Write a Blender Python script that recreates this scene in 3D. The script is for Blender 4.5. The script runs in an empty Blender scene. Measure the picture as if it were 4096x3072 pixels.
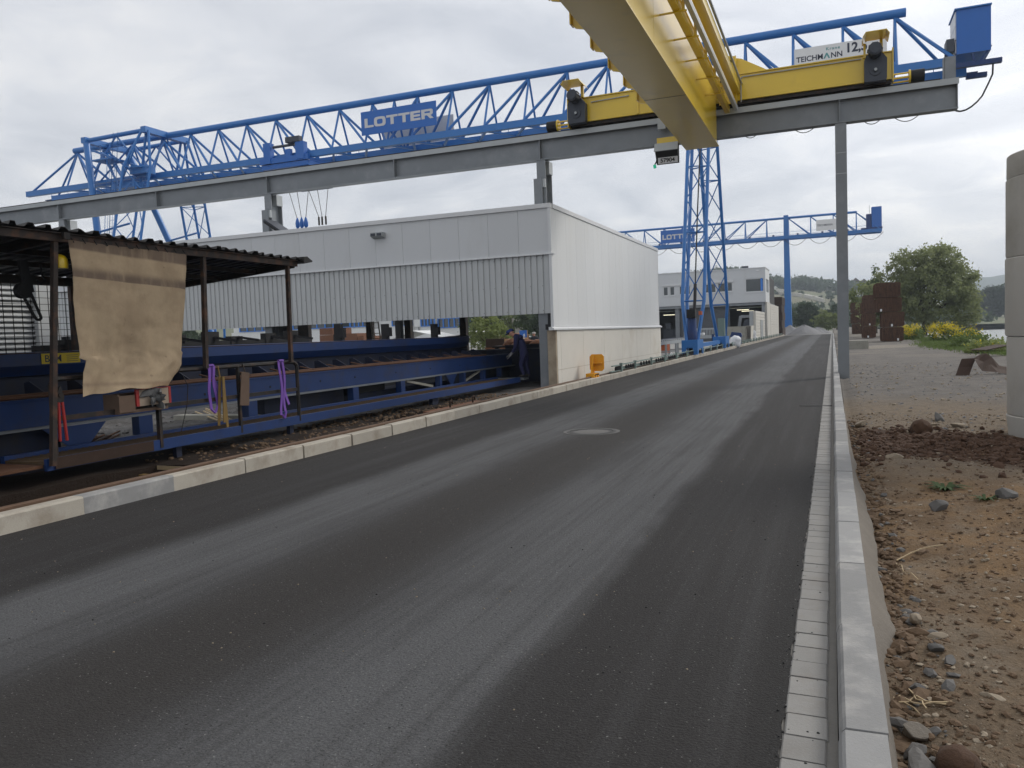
import bpy, bmesh, math, random
import numpy as np
from mathutils import Vector, Matrix
R = math.radians
rnd = random.Random(7)
SC = bpy.context.scene
COL = SC.collection

# ------------------------------------------------------------------ camera
YAW, PITCH, ROLL, EYE = R(21.917), R(-3.490), R(2.179), 1.6
fwd = Vector((-math.sin(YAW) * math.cos(PITCH), math.cos(YAW) * math.cos(PITCH), math.sin(PITCH)))
rgt = Vector((math.cos(YAW), math.sin(YAW), 0))
upv = rgt.cross(fwd)
r2 = rgt * math.cos(ROLL) - upv * math.sin(ROLL)
u2 = rgt * math.sin(ROLL) + upv * math.cos(ROLL)
cam_d = bpy.data.cameras.new('camera')
cam_d.sensor_width = 36.0
cam_d.lens = 28.118
cam_d.clip_start = 0.05
cam_d.clip_end = 12000
cam = bpy.data.objects.new('camera', cam_d)
COL.objects.link(cam)
cam.matrix_world = Matrix(((r2.x, u2.x, -fwd.x, 0), (r2.y, u2.y, -fwd.y, 0), (r2.z, u2.z, -fwd.z, EYE), (0, 0, 0, 1)))
SC.camera = cam

# ------------------------------------------------------------------ sky and sun
SUN_EL, SUN_AZ = R(34), R(36)          # azimuth from +Y (along the road) towards +X (river)
world = bpy.data.worlds.new('World')
SC.world = world
world.use_nodes = True
nt = world.node_tree
nt.nodes.clear()
def wn(t, **kw):
    n = nt.nodes.new(t)
    for k_, v_ in kw.items():
        setattr(n, k_, v_)
    return n
def wl(a, b): nt.links.new(a, b)
sky = wn('ShaderNodeTexSky', sky_type='NISHITA', sun_disc=False)
sky.sun_elevation = SUN_EL
sky.sun_rotation = SUN_AZ
sky.air_density, sky.dust_density = 1.0, 1.6
tc = wn('ShaderNodeTexCoord')
sep = wn('ShaderNodeSeparateXYZ'); wl(tc.outputs['Generated'], sep.inputs[0])
def wmath(op, a, b=None, clamp=False):
    n = wn('ShaderNodeMath', operation=op, use_clamp=clamp)
    for i, v in enumerate((a, b)):
        if v is None: continue
        if isinstance(v, (int, float)): n.inputs[i].default_value = v
        else: wl(v, n.inputs[i])
    return n.outputs[0]
den = wmath('MAXIMUM', wmath('ADD', sep.outputs['Z'], 0.16), 0.05)
cx = wmath('DIVIDE', sep.outputs['X'], den)
cy = wmath('DIVIDE', sep.outputs['Y'], den)
comb = wn('ShaderNodeCombineXYZ'); wl(cx, comb.inputs[0]); wl(cy, comb.inputs[1])
def wnoise(scale, detail, rough, dist=0.0, off=(0, 0, 0)):
    mp = wn('ShaderNodeMapping'); wl(comb.outputs[0], mp.inputs[0])
    mp.inputs['Location'].default_value = off
    n = wn('ShaderNodeTexNoise'); wl(mp.outputs[0], n.inputs['Vector'])
    n.inputs['Scale'].default_value = scale
    n.inputs['Detail'].default_value = detail
    n.inputs['Roughness'].default_value = rough
    n.inputs['Distortion'].default_value = dist
    return n.outputs['Fac']
n1 = wnoise(0.42, 6, 0.55, 0.5, (3.1, 1.2, 0))
n2 = wnoise(2.5, 8, 0.58, 0.6, (0.4, 7.7, 0))
mixn = wmath('ADD', wmath('MULTIPLY', n1, 0.52), wmath('MULTIPLY', n2, 0.48))
ramp = wn('ShaderNodeValToRGB'); wl(mixn, ramp.inputs[0])
cr = ramp.color_ramp
cr.elements[0].position = 0.37; cr.elements[0].color = (0.56, 0.58, 0.625, 1)
cr.elements[1].position = 0.62; cr.elements[1].color = (0.97, 0.95, 0.925, 1)
e = cr.elements.new(0.49); e.color = (0.725, 0.735, 0.765, 1)
# brighter cloud round the hidden sun
sd = Vector((math.sin(SUN_AZ) * math.cos(SUN_EL), math.cos(SUN_AZ) * math.cos(SUN_EL), math.sin(SUN_EL)))
dot = wn('ShaderNodeVectorMath', operation='DOT_PRODUCT')
wl(tc.outputs['Generated'], dot.inputs[0]); dot.inputs[1].default_value = sd
glow = wmath('POWER', wmath('MAXIMUM', dot.outputs['Value'], 0.0), 5.0)
gmul = wmath('ADD', wmath('MULTIPLY', glow, 0.75), 0.92)
vm = wn('ShaderNodeVectorMath', operation='SCALE'); wl(ramp.outputs[0], vm.inputs[0]); wl(gmul, vm.inputs['Scale'])
bg1 = wn('ShaderNodeBackground'); wl(sky.outputs[0], bg1.inputs[0]); bg1.inputs[1].default_value = 0.10
bg2 = wn('ShaderNodeBackground'); wl(vm.outputs[0], bg2.inputs[0]); bg2.inputs[1].default_value = 1.0
mx = wn('ShaderNodeMixShader'); mx.inputs[0].default_value = 0.90
wl(bg1.outputs[0], mx.inputs[1]); wl(bg2.outputs[0], mx.inputs[2])
out = wn('ShaderNodeOutputWorld'); wl(mx.outputs[0], out.inputs[0])

sun_d = bpy.data.lights.new('sun', 'SUN')
sun_d.energy = 1.5
sun_d.angle = R(14)
sun_d.color = (1.0, 0.95, 0.87)
sun = bpy.data.objects.new('sun', sun_d)
COL.objects.link(sun)
sun.location = sd * 300
sun.rotation_euler = (-sd).to_track_quat('-Z', 'Y').to_euler()

vs = SC.view_settings
vs.view_transform = 'Standard'
vs.look = 'None'
vs.exposure = 0.32
vs.gamma = 1.0
vs.use_curve_mapping = False
SC.cycles.use_denoising = True
SC.cycles.max_bounces = 6
SC.cycles.diffuse_bounces = 3
SC.cycles.glossy_bounces = 3
SC.cycles.transmission_bounces = 3
SC.cycles.volume_bounces = 0
SC.cycles.transparent_max_bounces = 6

# ------------------------------------------------------------------ helpers
HAZE = 0.00042
BASE = {}
class MB:
    def __init__(s): s.v, s.f, s.g = [], [], []
    def add(s, vs_, fs_):
        o = len(s.v)
        s.g.append((o, len(s.f)))
        s.v += [tuple(p) for p in vs_]
        s.f += [tuple(i + o for i in f) for f in fs_]
        return s
    def box(s, x0, x1, y0, y1, z0, z1):
        if x0 > x1: x0, x1 = x1, x0
        if y0 > y1: y0, y1 = y1, y0
        if z0 > z1: z0, z1 = z1, z0
        return s.add([(x0, y0, z0), (x1, y0, z0), (x1, y1, z0), (x0, y1, z0), (x0, y0, z1), (x1, y0, z1), (x1, y1, z1), (x0, y1, z1)],
              [(3, 2, 1, 0), (4, 5, 6, 7), (0, 1, 5, 4), (1, 2, 6, 5), (2, 3, 7, 6), (3, 0, 4, 7)])
    def bbox(s, x0, x1, y0, y1, z0, z1, b=0.01):
        """box with chamfered edges along z-top only (cheap bevel)"""
        return s.prism([(x0, z0), (x1, z0), (x1, z1 - b), (x1 - b, z1), (x0 + b, z1), (x0, z1 - b)], 'y', y0, y1)
    def prism(s, poly, axis, a, b):
        n = len(poly)
        if axis == 'x': f3 = lambda u, v, t: (t, u, v)
        elif axis == 'y': f3 = lambda u, v, t: (u, t, v)
        else: f3 = lambda u, v, t: (u, v, t)
        vs_ = [f3(u, v, a) for u, v in poly] + [f3(u, v, b) for u, v in poly]
        fs_ = [tuple(range(n))[::-1], tuple(range(n, 2 * n))]
        fs_ += [(i, (i + 1) % n, n + (i + 1) % n, n + i) for i in range(n)]
        return s.add(vs_, fs_)
    def tube(s, p, q, r, n=8, r2_=None, caps=True):
        p, q = Vector(p), Vector(q)
        d = (q - p)
        if d.length < 1e-6: return s
        d.normalize()
        a = d.orthogonal().normalized(); b = d.cross(a)
        if r2_ is None: r2_ = r
        vs_ = []
        for c, rr in ((p, r), (q, r2_)):
            for i in range(n):
                t = 2 * math.pi * i / n
                vs_.append(c + (a * math.cos(t) + b * math.sin(t)) * rr)
        fs_ = [(i, (i + 1) % n, n + (i + 1) % n, n + i) for i in range(n)]
        if caps: fs_ += [tuple(range(n))[::-1], tuple(range(n, 2 * n))]
        return s.add(vs_, fs_)
    def path(s, pts, r, n=7):
        for a, b in zip(pts, pts[1:]): s.tube(a, b, r, n)
        return s
    def bar(s, p, q, w, h, up=(0, 0, 1)):
        p, q = Vector(p), Vector(q)
        d = (q - p).normalized(); u = Vector(up)
        if abs(d.dot(u)) > 0.98: u = Vector((1, 0, 0))
        a = d.cross(u).normalized(); b = a.cross(d)
        vs_ = []
        for c in (p, q):
            for sa, sb in ((-1, -1), (1, -1), (1, 1), (-1, 1)):
                vs_.append(c + a * (w / 2 * sa) + b * (h / 2 * sb))
        return s.add(vs_, [(3, 2, 1, 0), (4, 5, 6, 7), (0, 1, 5, 4), (1, 2, 6, 5), (2, 3, 7, 6), (3, 0, 4, 7)])
    def ibeam(s, p, q, w, h, tf=0.02, tw=0.015):
        """I section from p to q along +-x, +-y or z; flange width w, depth h"""
        p, q = Vector(p), Vector(q); d = (q - p).normalized()
        b = Vector((0, 0, 1)) if abs(d.z) < 0.9 else Vector((0, 1, 0))
        off = b * (h / 2 - tf / 2)
        s.bar(p + off, q + off, w, tf, b); s.bar(p - off, q - off, w, tf, b); s.bar(p, q, tw, h - 2 * tf, b)
        return s
    def lathe(s, prof, n=24, c=(0, 0, 0)):
        vs_ = []
        for r_, z in prof:
            for i in range(n):
                t = 2 * math.pi * i / n
                vs_.append((c[0] + r_ * math.cos(t), c[1] + r_ * math.sin(t), c[2] + z))
        fs_ = []
        for k in range(len(prof) - 1):
            for i in range(n):
                j = (i + 1) % n
                fs_.append((k * n + i, k * n + j, (k + 1) * n + j, (k + 1) * n + i))
        fs_ += [tuple(range(n))[::-1], tuple(range((len(prof) - 1) * n, len(prof) * n))]
        return s.add(vs_, fs_)
    def grid(s, f, nu, nv):
        vs_ = [f(i / nu, j / nv) for j in range(nv + 1) for i in range(nu + 1)]
        w = nu + 1
        return s.add(vs_, [(j * w + i, j * w + i + 1, (j + 1) * w + i + 1, (j + 1) * w + i) for j in range(nv) for i in range(nu)])
    def rock(s, c, sx, sy, sz, rg, n=None):
        """angular pebble: jittered icosahedron"""
        t = (1 + 5 ** .5) / 2
        base = [(-1, t, 0), (1, t, 0), (-1, -t, 0), (1, -t, 0), (0, -1, t), (0, 1, t), (0, -1, -t), (0, 1, -t), (t, 0, -1), (t, 0, 1), (-t, 0, -1), (-t, 0, 1)]
        fs_ = [(0, 11, 5), (0, 5, 1), (0, 1, 7), (0, 7, 10), (0, 10, 11), (1, 5, 9), (5, 11, 4), (11, 10, 2), (10, 7, 6), (7, 1, 8), (3, 9, 4), (3, 4, 2), (3, 2, 6), (3, 6, 8), (3, 8, 9), (4, 9, 5), (2, 4, 11), (6, 2, 10), (8, 6, 7), (9, 8, 1)]
        rot = Matrix.Rotation(rg.uniform(0, 6.28), 3, 'Z') @ Matrix.Rotation(rg.uniform(-.5, .5), 3, 'X')
        vs_ = []
        for b in base:
            k_ = rg.uniform(.62, 1.15) / 1.9
            p = rot @ Vector((b[0] * sx * k_, b[1] * sy * k_, b[2] * sz * k_))
            vs_.append((c[0] + p.x, c[1] + p.y, c[2] + p.z))
        return s.add(vs_, fs_)

def mesh_of(name, mb, mat, smooth=False):
    me = bpy.data.meshes.new(name)
    me.from_pydata(mb.v, [], mb.f)
    if mat is not None: me.materials.append(mat)
    bm = bmesh.new(); bm.from_mesh(me); bmesh.ops.recalc_face_normals(bm, faces=bm.faces); bm.to_mesh(me); bm.free()
    if smooth:
        me.polygons.foreach_set('use_smooth', [True] * len(me.polygons))
        me.set_sharp_from_angle(angle=R(38))
    me.update()
    return me
def link(name, me, parent=None):
    o = bpy.data.objects.new(name, me)
    COL.objects.link(o)
    if parent is not None: o.parent = parent
    return o
def tag(o, label=None, cat=None, group=None, kind=None):
    if label: o['label'] = label
    if cat: o['category'] = cat
    if group: o['group'] = group
    if kind: o['kind'] = kind
    return o
def thing(name, label, cat, base=(0, 0, 0), group=None, kind=None):
    o = bpy.data.objects.new(name, None)
    COL.objects.link(o)
    o.empty_display_size = 0.3
    o.location = base
    BASE[o.name] = Vector(base)
    return tag(o, label, cat, group, kind)
def part(name, mb, mat, parent, smooth=False, label=None, kind=None):
    """mesh in world coordinates -> child of parent (parent's origin is its thing's base)"""
    b = BASE[parent.name]
    mb.v = [(x - b.x, y - b.y, z - b.z) for x, y, z in mb.v]
    o = link(name, mesh_of(name, mb, mat, smooth), parent)
    BASE[o.name] = b
    return tag(o, label, None, None, kind)
def part_each(name, mb, mat, parent, smooth=False, label=None):
    """one part per primitive of mb"""
    gs = mb.g + [(len(mb.v), len(mb.f))]
    out_ = []
    for (v0, f0), (v1, f1) in zip(gs, gs[1:]):
        m1 = MB(); m1.add(mb.v[v0:v1], [tuple(i - v0 for i in f) for f in mb.f[f0:f1]])
        out_.append(part(name, m1, mat, parent, smooth, label))
    return out_
def solo(name, mb, mat, label, cat, base, group=None, smooth=False, kind=None):
    b = Vector(base)
    mb.v = [(x - b.x, y - b.y, z - b.z) for x, y, z in mb.v]
    o = link(name, mesh_of(name, mb, mat, smooth))
    o.location = b
    BASE[o.name] = b
    return tag(o, label, cat, group, kind)
def structure(name, mb, mat, base=(0, 0, 0), smooth=False):
    return solo(name, mb, mat, None, None, base, None, smooth, 'structure')
def piece(name, me, parent, loc, rot=None):
    """one of many alike pieces sharing mesh data, at a world position"""
    o = link(name, me, parent)
    o.location = Vector(loc) - BASE[parent.name]
    if rot: o.rotation_euler = rot
    return o
def dup_tree(o, loc, label=None, group=None, rotz=None):
    def rec(a, par):
        c = a.copy(); COL.objects.link(c)
        if par is not None: c.parent = par
        for ch in a.children: rec(ch, c)
        return c
    c = rec(o, None)
    c.location = loc
    BASE[c.name] = Vector(loc)
    if rotz is not None: c.rotation_euler = (0, 0, rotz)
    if label: c['label'] = label
    if group: c['group'] = group
    return c
def text_part(name, txt, size, mat, parent, loc, rot, depth=0.01, bold=0.0, sx=1.0, align='LEFT', spacing=1.0):
    cu = bpy.data.curves.new(name, 'FONT')
    cu.body = txt; cu.size = size; cu.extrude = depth; cu.offset = bold; cu.align_x = align
    cu.space_character = spacing
    o = bpy.data.objects.new(name, cu); COL.objects.link(o)
    me = bpy.data.meshes.new_from_object(o.evaluated_get(bpy.context.evaluated_depsgraph_get()))
    bpy.data.objects.remove(o)
    me.materials.clear(); me.materials.append(mat)
    o = link(name, me, parent)
    o.location = Vector(loc) - BASE[parent.name]
    o.rotation_euler = rot
    o.scale = (sx, 1, 1)
    BASE[o.name] = Vector(loc)
    return o

# ------------------------------------------------------------------ materials
def mat(name, col, rough=0.6, metal=0.0, var=0.12, vs_=2.5, bump=0.0, bs=60.0, dirt=None, rand=0.0, spec=0.4, stretch=(1, 1, 1), fine=0.0, fs=180.0, translucent=0.0, coat=0.0):
    m = bpy.data.materials.new(name); m.use_nodes = True
    t = m.node_tree; N = t.nodes; L = t.links
    p = N['Principled BSDF']
    p.inputs['Roughness'].default_value = rough
    p.inputs['Metallic'].default_value = metal
    p.inputs['Specular IOR Level'].default_value = spec
    if coat: p.inputs['Coat Weight'].default_value = coat; p.inputs['Coat Roughness'].default_value = 0.12
    g = N.new('ShaderNodeNewGeometry')
    mp = N.new('ShaderNodeMapping'); mp.inputs['Scale'].default_value = stretch
    L.new(g.outputs['Position'], mp.inputs[0])
    def noise(sc, det=4, ro=0.6):
        n = N.new('ShaderNodeTexNoise'); L.new(mp.outputs[0], n.inputs['Vector'])
        n.inputs['Scale'].default_value = sc; n.inputs['Detail'].default_value = det; n.inputs['Roughness'].default_value = ro
        return n.outputs['Fac']
    def math_(op, a, b):
        n = N.new('ShaderNodeMath'); n.operation = op
        for i, v in enumerate((a, b)):
            if isinstance(v, (int, float)): n.inputs[i].default_value = v
            else: L.new(v, n.inputs[i])
        return n.outputs[0]
    f = math_('ADD', math_('MULTIPLY', noise(vs_, 5), 2 * var), 1 - var)
    if fine: f = math_('MULTIPLY', f, math_('ADD', math_('MULTIPLY', noise(fs, 3, .7), 2 * fine), 1 - fine))
    if rand:
        oi = N.new('ShaderNodeObjectInfo')
        f = math_('MULTIPLY', f, math_('ADD', math_('MULTIPLY', oi.outputs['Random'], 2 * rand), 1 - rand))
    rgb = N.new('ShaderNodeRGB'); rgb.outputs[0].default_value = (*col, 1)
    cur = rgb.outputs[0]
    if dirt:
        dc, amt, dsc = dirt
        mr = N.new('ShaderNodeMapRange'); L.new(noise(dsc, 6, .62), mr.inputs[0])
        mr.inputs[1].default_value = 0.62 - 0.3 * amt; mr.inputs[2].default_value = 0.75 - 0.15 * amt
        mr.inputs[4].default_value = min(1.0, amt * 1.3)
        mix = N.new('ShaderNodeMix'); mix.data_type = 'RGBA'
        L.new(mr.outputs[0], mix.inputs[0]); L.new(cur, mix.inputs[6]); mix.inputs[7].default_value = (*dc, 1)
        cur = mix.outputs[2]
    sc = N.new('ShaderNodeVectorMath'); sc.operation = 'SCALE'
    L.new(cur, sc.inputs[0]); L.new(f, sc.inputs['Scale'])
    L.new(sc.outputs[0], p.inputs['Base Color'])
    if bump:
        b = N.new('ShaderNodeBump'); b.inputs['Strength'].default_value = bump; b.inputs['Distance'].default_value = 0.01
        L.new(noise(bs, 4, .65), b.inputs['Height']); L.new(b.outputs[0], p.inputs['Normal'])
    if translucent:
        tr = N.new('ShaderNodeBsdfTranslucent'); L.new(sc.outputs[0], tr.inputs[0])
        ms = N.new('ShaderNodeMixShader'); ms.inputs[0].default_value = translucent
        L.new(p.outputs[0], ms.inputs[1]); L.new(tr.outputs[0], ms.inputs[2])
        L.new(ms.outputs[0], N['Material Output'].inputs[0])
    return m
def emit(name, col, s):
    m = bpy.data.materials.new(name); m.use_nodes = True
    p = m.node_tree.nodes['Principled BSDF']
    p.inputs['Base Color'].default_value = (*col, 1)
    p.inputs['Emission Color'].default_value = (*col, 1); p.inputs['Emission Strength'].default_value = s
    return m
def glass(name, col=(0.03, 0.04, 0.045)):
    m = mat(name, col, 0.06, 0, 0.05, 1, spec=0.8)
    return m
M = {}
M['kerb'] = mat('kerb_concrete', (0.37,0.34,0.29), 0.85, var=.16, vs_=3, bump=.35, bs=70, dirt=((.17, .13, .09), .42, 2.2), rand=.10, fine=.10, fs=90)
M['kerb_grey'] = mat('kerb_grey_concrete', (0.245,0.245,0.243), 0.85, var=.14, vs_=4, bump=.3, bs=80, dirt=((.52, .5, .47), .35, 3), rand=.16, fine=.08, fs=120)
M['gutter'] = mat('gutter_concrete', (0.235,0.23,0.22), 0.85, var=.12, vs_=7, bump=.3, bs=90, dirt=((.2, .18, .16), .35, 6), rand=.11, fine=.1, fs=130)
M['mortar'] = mat('mortar', (0.19,0.183,0.17), 0.9, var=.15, vs_=9, bump=.5, bs=60)
M['haunch'] = mat('haunch_concrete', (0.155,0.137,0.115), 0.95, var=.2, vs_=5, bump=.6, bs=45, fine=.2, fs=60)
M['galv'] = mat('galvanised_steel', (0.20, 0.215, 0.23), 0.5, .35, var=.22, vs_=1.1, fine=.05, fs=40, dirt=((.32, .33, .34), .3, 1.3))
M['rail_white'] = mat('rail_white', (0.66, 0.655, 0.63), 0.3, .2, var=.08)
M['galv_light'] = mat('galvanised_pale', (0.36, 0.38, 0.39), 0.55, .3, var=.15, vs_=2)
M['rail'] = mat('rail_rust', (0.10, 0.058, 0.035), 0.7, .2, var=.35, vs_=5, bump=.3, bs=40)
M['railtop'] = mat('rail_dark', (0.03, 0.025, 0.022), 0.6, .2, var=.3)
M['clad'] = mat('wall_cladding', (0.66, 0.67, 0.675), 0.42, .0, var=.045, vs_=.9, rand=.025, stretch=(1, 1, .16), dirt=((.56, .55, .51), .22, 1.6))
M['clad_shaded'] = mat('front_cladding_shaded', (0.56, 0.575, 0.59), 0.42, .0, var=.035, vs_=.9, rand=.02, stretch=(1, 1, .2), dirt=((.43, .43, .42), .2, 1.6))  # same cladding as the side wall, shade of the front toned into colour
M['trim'] = mat('metal_trim', (0.62,0.63,0.64), 0.4, .1, var=.06)
M['corr'] = mat('corrugated_steel', (0.48, 0.495, 0.50), 0.45, .1, var=.08, vs_=1.2)
M['plinth'] = mat('plinth_concrete', (0.62,0.59,0.53), 0.8, var=.08, vs_=1.2, bump=.15, bs=30, dirt=((.46, .40, .31), .32, .9), rand=.02)
M['plinth_dirty'] = mat('plinth_stained', (0.36, 0.30, 0.22), 0.85, var=.2, vs_=1.5, dirt=((.17, .12, .08), .5, 1.6))
M['blue'] = mat('crane_blue', (0.024, 0.15, 0.43), 0.38, .0, var=.10, vs_=1.5, spec=.5)
M['blue_sign'] = mat('sign_blue', (0.020,0.122,0.43), 0.4, var=.05)
M['mblue'] = mat('machine_blue', (0.008, 0.034, 0.135), 0.5, .0, var=.18, vs_=2, dirt=((.035, .03, .03), .35, 1.8), bump=.05, bs=20)
M['mdark'] = mat('machine_dark_blue', (0.007, 0.013, 0.038), 0.6, .0, var=.25, vs_=3, dirt=((.02, .015, .012), .5, 3))
M['yellow'] = mat('crane_yellow', (0.68, 0.47, 0.015), 0.30, .0, var=.08, vs_=.8, spec=.55, coat=.35, dirt=((.42, .29, .03), .22, 1.4))
M['bumper'] = mat('bumper_yellow', (0.75, 0.33, 0.01), 0.45, var=.12, vs_=4)
M['white'] = mat('white_paint', (0.72, 0.72, 0.72), 0.5, var=.06, vs_=2)
M['letter_grey'] = mat('letter_silver', (0.55,0.55,0.56), 0.45, var=.04)
M['letter_dark'] = mat('letter_dark', (0.03, 0.035, 0.06), 0.5, var=.05)
M['letter_teal'] = mat('letter_teal', (0.10, 0.30, 0.30), 0.5, var=.05)
M['motor'] = mat('motor_slate', (0.045, 0.052, 0.068), 0.5, .1, var=.2, vs_=6)
M['black'] = mat('black_rubber', (0.012, 0.012, 0.013), 0.7, var=.2)
M['steel_dark'] = mat('dark_steel', (0.022,0.02,0.019), 0.6, .3, var=.35, vs_=5, dirt=((.09, .045, .025), .45, 6))
M['rust'] = mat('rust', (0.16,0.07,0.036), 0.85, .1, var=.35, vs_=6, bump=.4, bs=50)
M['rust_wire'] = mat('rusty_wire', (0.115, 0.060, 0.036), 0.9, .1, var=.35, vs_=4)
M['rust_dark'] = mat('dark_rust', (0.045, 0.026, 0.018), 0.9, .1, var=.35, vs_=4, bump=.4, bs=40)
M['rust_bar'] = mat('rusty_bar', (0.11,0.05,0.025), 0.75, .2, var=.3, vs_=8)
M['grate'] = mat('walkway_grating', (0.10, 0.065, 0.035), 0.8, .1, var=.3, vs_=12, bump=.8, bs=90)
M['tarp'] = mat('tarp_canvas', (0.42, 0.315, 0.20), 0.85, var=.18, vs_=2.2, bump=.25, bs=120, dirt=((.17, .12, .085), .38, 2.0), fine=.06, fs=150)
M['sheet_roof'] = mat('bitumen_sheet', (0.03,0.028,0.027), 0.55, .2, var=.3, vs_=4)
M['wood_pole'] = mat('aged_steel_post', (0.035,0.026,0.022), 0.65, .2, var=.35, vs_=8, dirt=((.16, .07, .035), .5, 5))
M['purple'] = mat('purple_webbing', (0.19,0.085,0.40), 0.75, var=.15, vs_=12)
M['red'] = mat('red_grip', (0.33,0.025,0.022), 0.45, var=.1)
M['leather'] = mat('tan_strap', (0.20,0.125,0.035), 0.7, var=.3, vs_=9)
M['plate_brown'] = mat('brown_plate', (0.13, 0.085, 0.06), 0.8, var=.25, vs_=9)
M['card'] = mat('stained_card', (0.33,0.26,0.2), 0.85, var=.25, vs_=8)
M['rag'] = mat('grey_rag', (0.12, 0.12, 0.12), 0.9, var=.35, vs_=14)
M['yellow_sign'] = mat('yellow_label', (0.62, 0.46, 0.02), 0.6, var=.1)
M['concrete'] = mat('ring_concrete', (0.47,0.455,0.42), 0.88, var=.10, vs_=1.6, bump=.25, bs=60, dirt=((.30, .28, .24), .4, 1.1), fine=.05, fs=70)
M['conc_dirty'] = mat('weathered_concrete', (0.30, 0.29, 0.25), 0.9, var=.2, vs_=2, bump=.3, bs=40, dirt=((.14, .13, .11), .45, 2))
M['block'] = mat('white_block', (0.56, 0.54, 0.49), 0.85, var=.1, vs_=2, dirt=((.4, .37, .3), .3, 1))
M['iron'] = mat('cast_iron', (0.05,0.049,0.048), 0.6, .3, var=.25, vs_=14, bump=.5, bs=50)
M['manhole_fill'] = mat('manhole_concrete', (0.12,0.117,0.113), 0.85, var=.25, vs_=9, bump=.4, bs=60)
M['guard'] = mat('guard_green_grey', (0.17,0.23,0.21), 0.55, .1, var=.15, vs_=5)
M['window'] = glass('window_glass')
M['frame_white'] = mat('window_frame', (0.62, 0.63, 0.64), 0.5, var=.04)
M['blue_frame'] = mat('blue_frame', (0.04, 0.20, 0.62), 0.45, var=.06)
M['interior'] = mat('hall_interior', (0.035, 0.035, 0.038), 0.8, var=.3, vs_=1)
M['door_grey'] = mat('rolling_door', (0.075, 0.08, 0.09), 0.55, var=.15, vs_=.8)
M['lamp'] = emit('tube_light', (1.0, 0.93, 0.66), 1.1)
M['signal'] = emit('green_signal', (0.02, 0.45, 0.25), .35)
M['bag'] = mat('white_bag', (0.66, 0.67, 0.69), 0.7, var=.15, vs_=6)
M['orange'] = mat('orange_paint', (0.45, 0.10, 0.03), 0.6, var=.2)
M['timber'] = mat('plywood', (0.40, 0.24, 0.11), 0.8, var=.2, vs_=6)
M['cable'] = mat('cable', (0.02, 0.02, 0.022), 0.6, var=.1)
M['cover'] = mat('tent_white', (0.70, 0.71, 0.70), 0.7, var=.08, vs_=2)
M['fill'] = mat('gravel_heap', (0.19, 0.19, 0.195), 0.95, var=.25, vs_=1.2, bump=1, bs=12, fine=.25, fs=20)
def leafmat(name, col, v=.35, s=1.0):
    return mat(name, col, 0.6, var=v, vs_=s, fine=.25, fs=9, translucent=.48, spec=.2)
M['willow'] = leafmat('willow_leaf', (0.235, 0.265, 0.125), .30, .45)
M['bushleaf'] = leafmat('bush_leaf', (0.11, 0.155, 0.045), .3, .9)
M['flower'] = mat('yellow_blossom', (0.62, 0.50, 0.02), 0.6, var=.2, vs_=3, translucent=.3)
M['leaf_mid'] = leafmat('mid_leaf', (0.10,0.14,0.06), .35, .35)
M['leaf_light'] = leafmat('light_leaf', (0.20,0.24,0.085), .3, .4)
M['leaf_dark'] = leafmat('dark_leaf', (0.055, 0.08, 0.045), .3, .3)
M['wood_far'] = leafmat('far_wood_leaf', (0.07,0.10,0.06), .35, .05)
M['bark'] = mat('bark', (0.07, 0.055, 0.04), 0.9, var=.3, vs_=4, bump=.5, bs=12)
M['weed'] = leafmat('weed_leaf', (0.10,0.15,0.065), .2, 9)
M['straw'] = mat('dry_root', (0.40, 0.31, 0.19), 0.85, var=.2, vs_=20)

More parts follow.
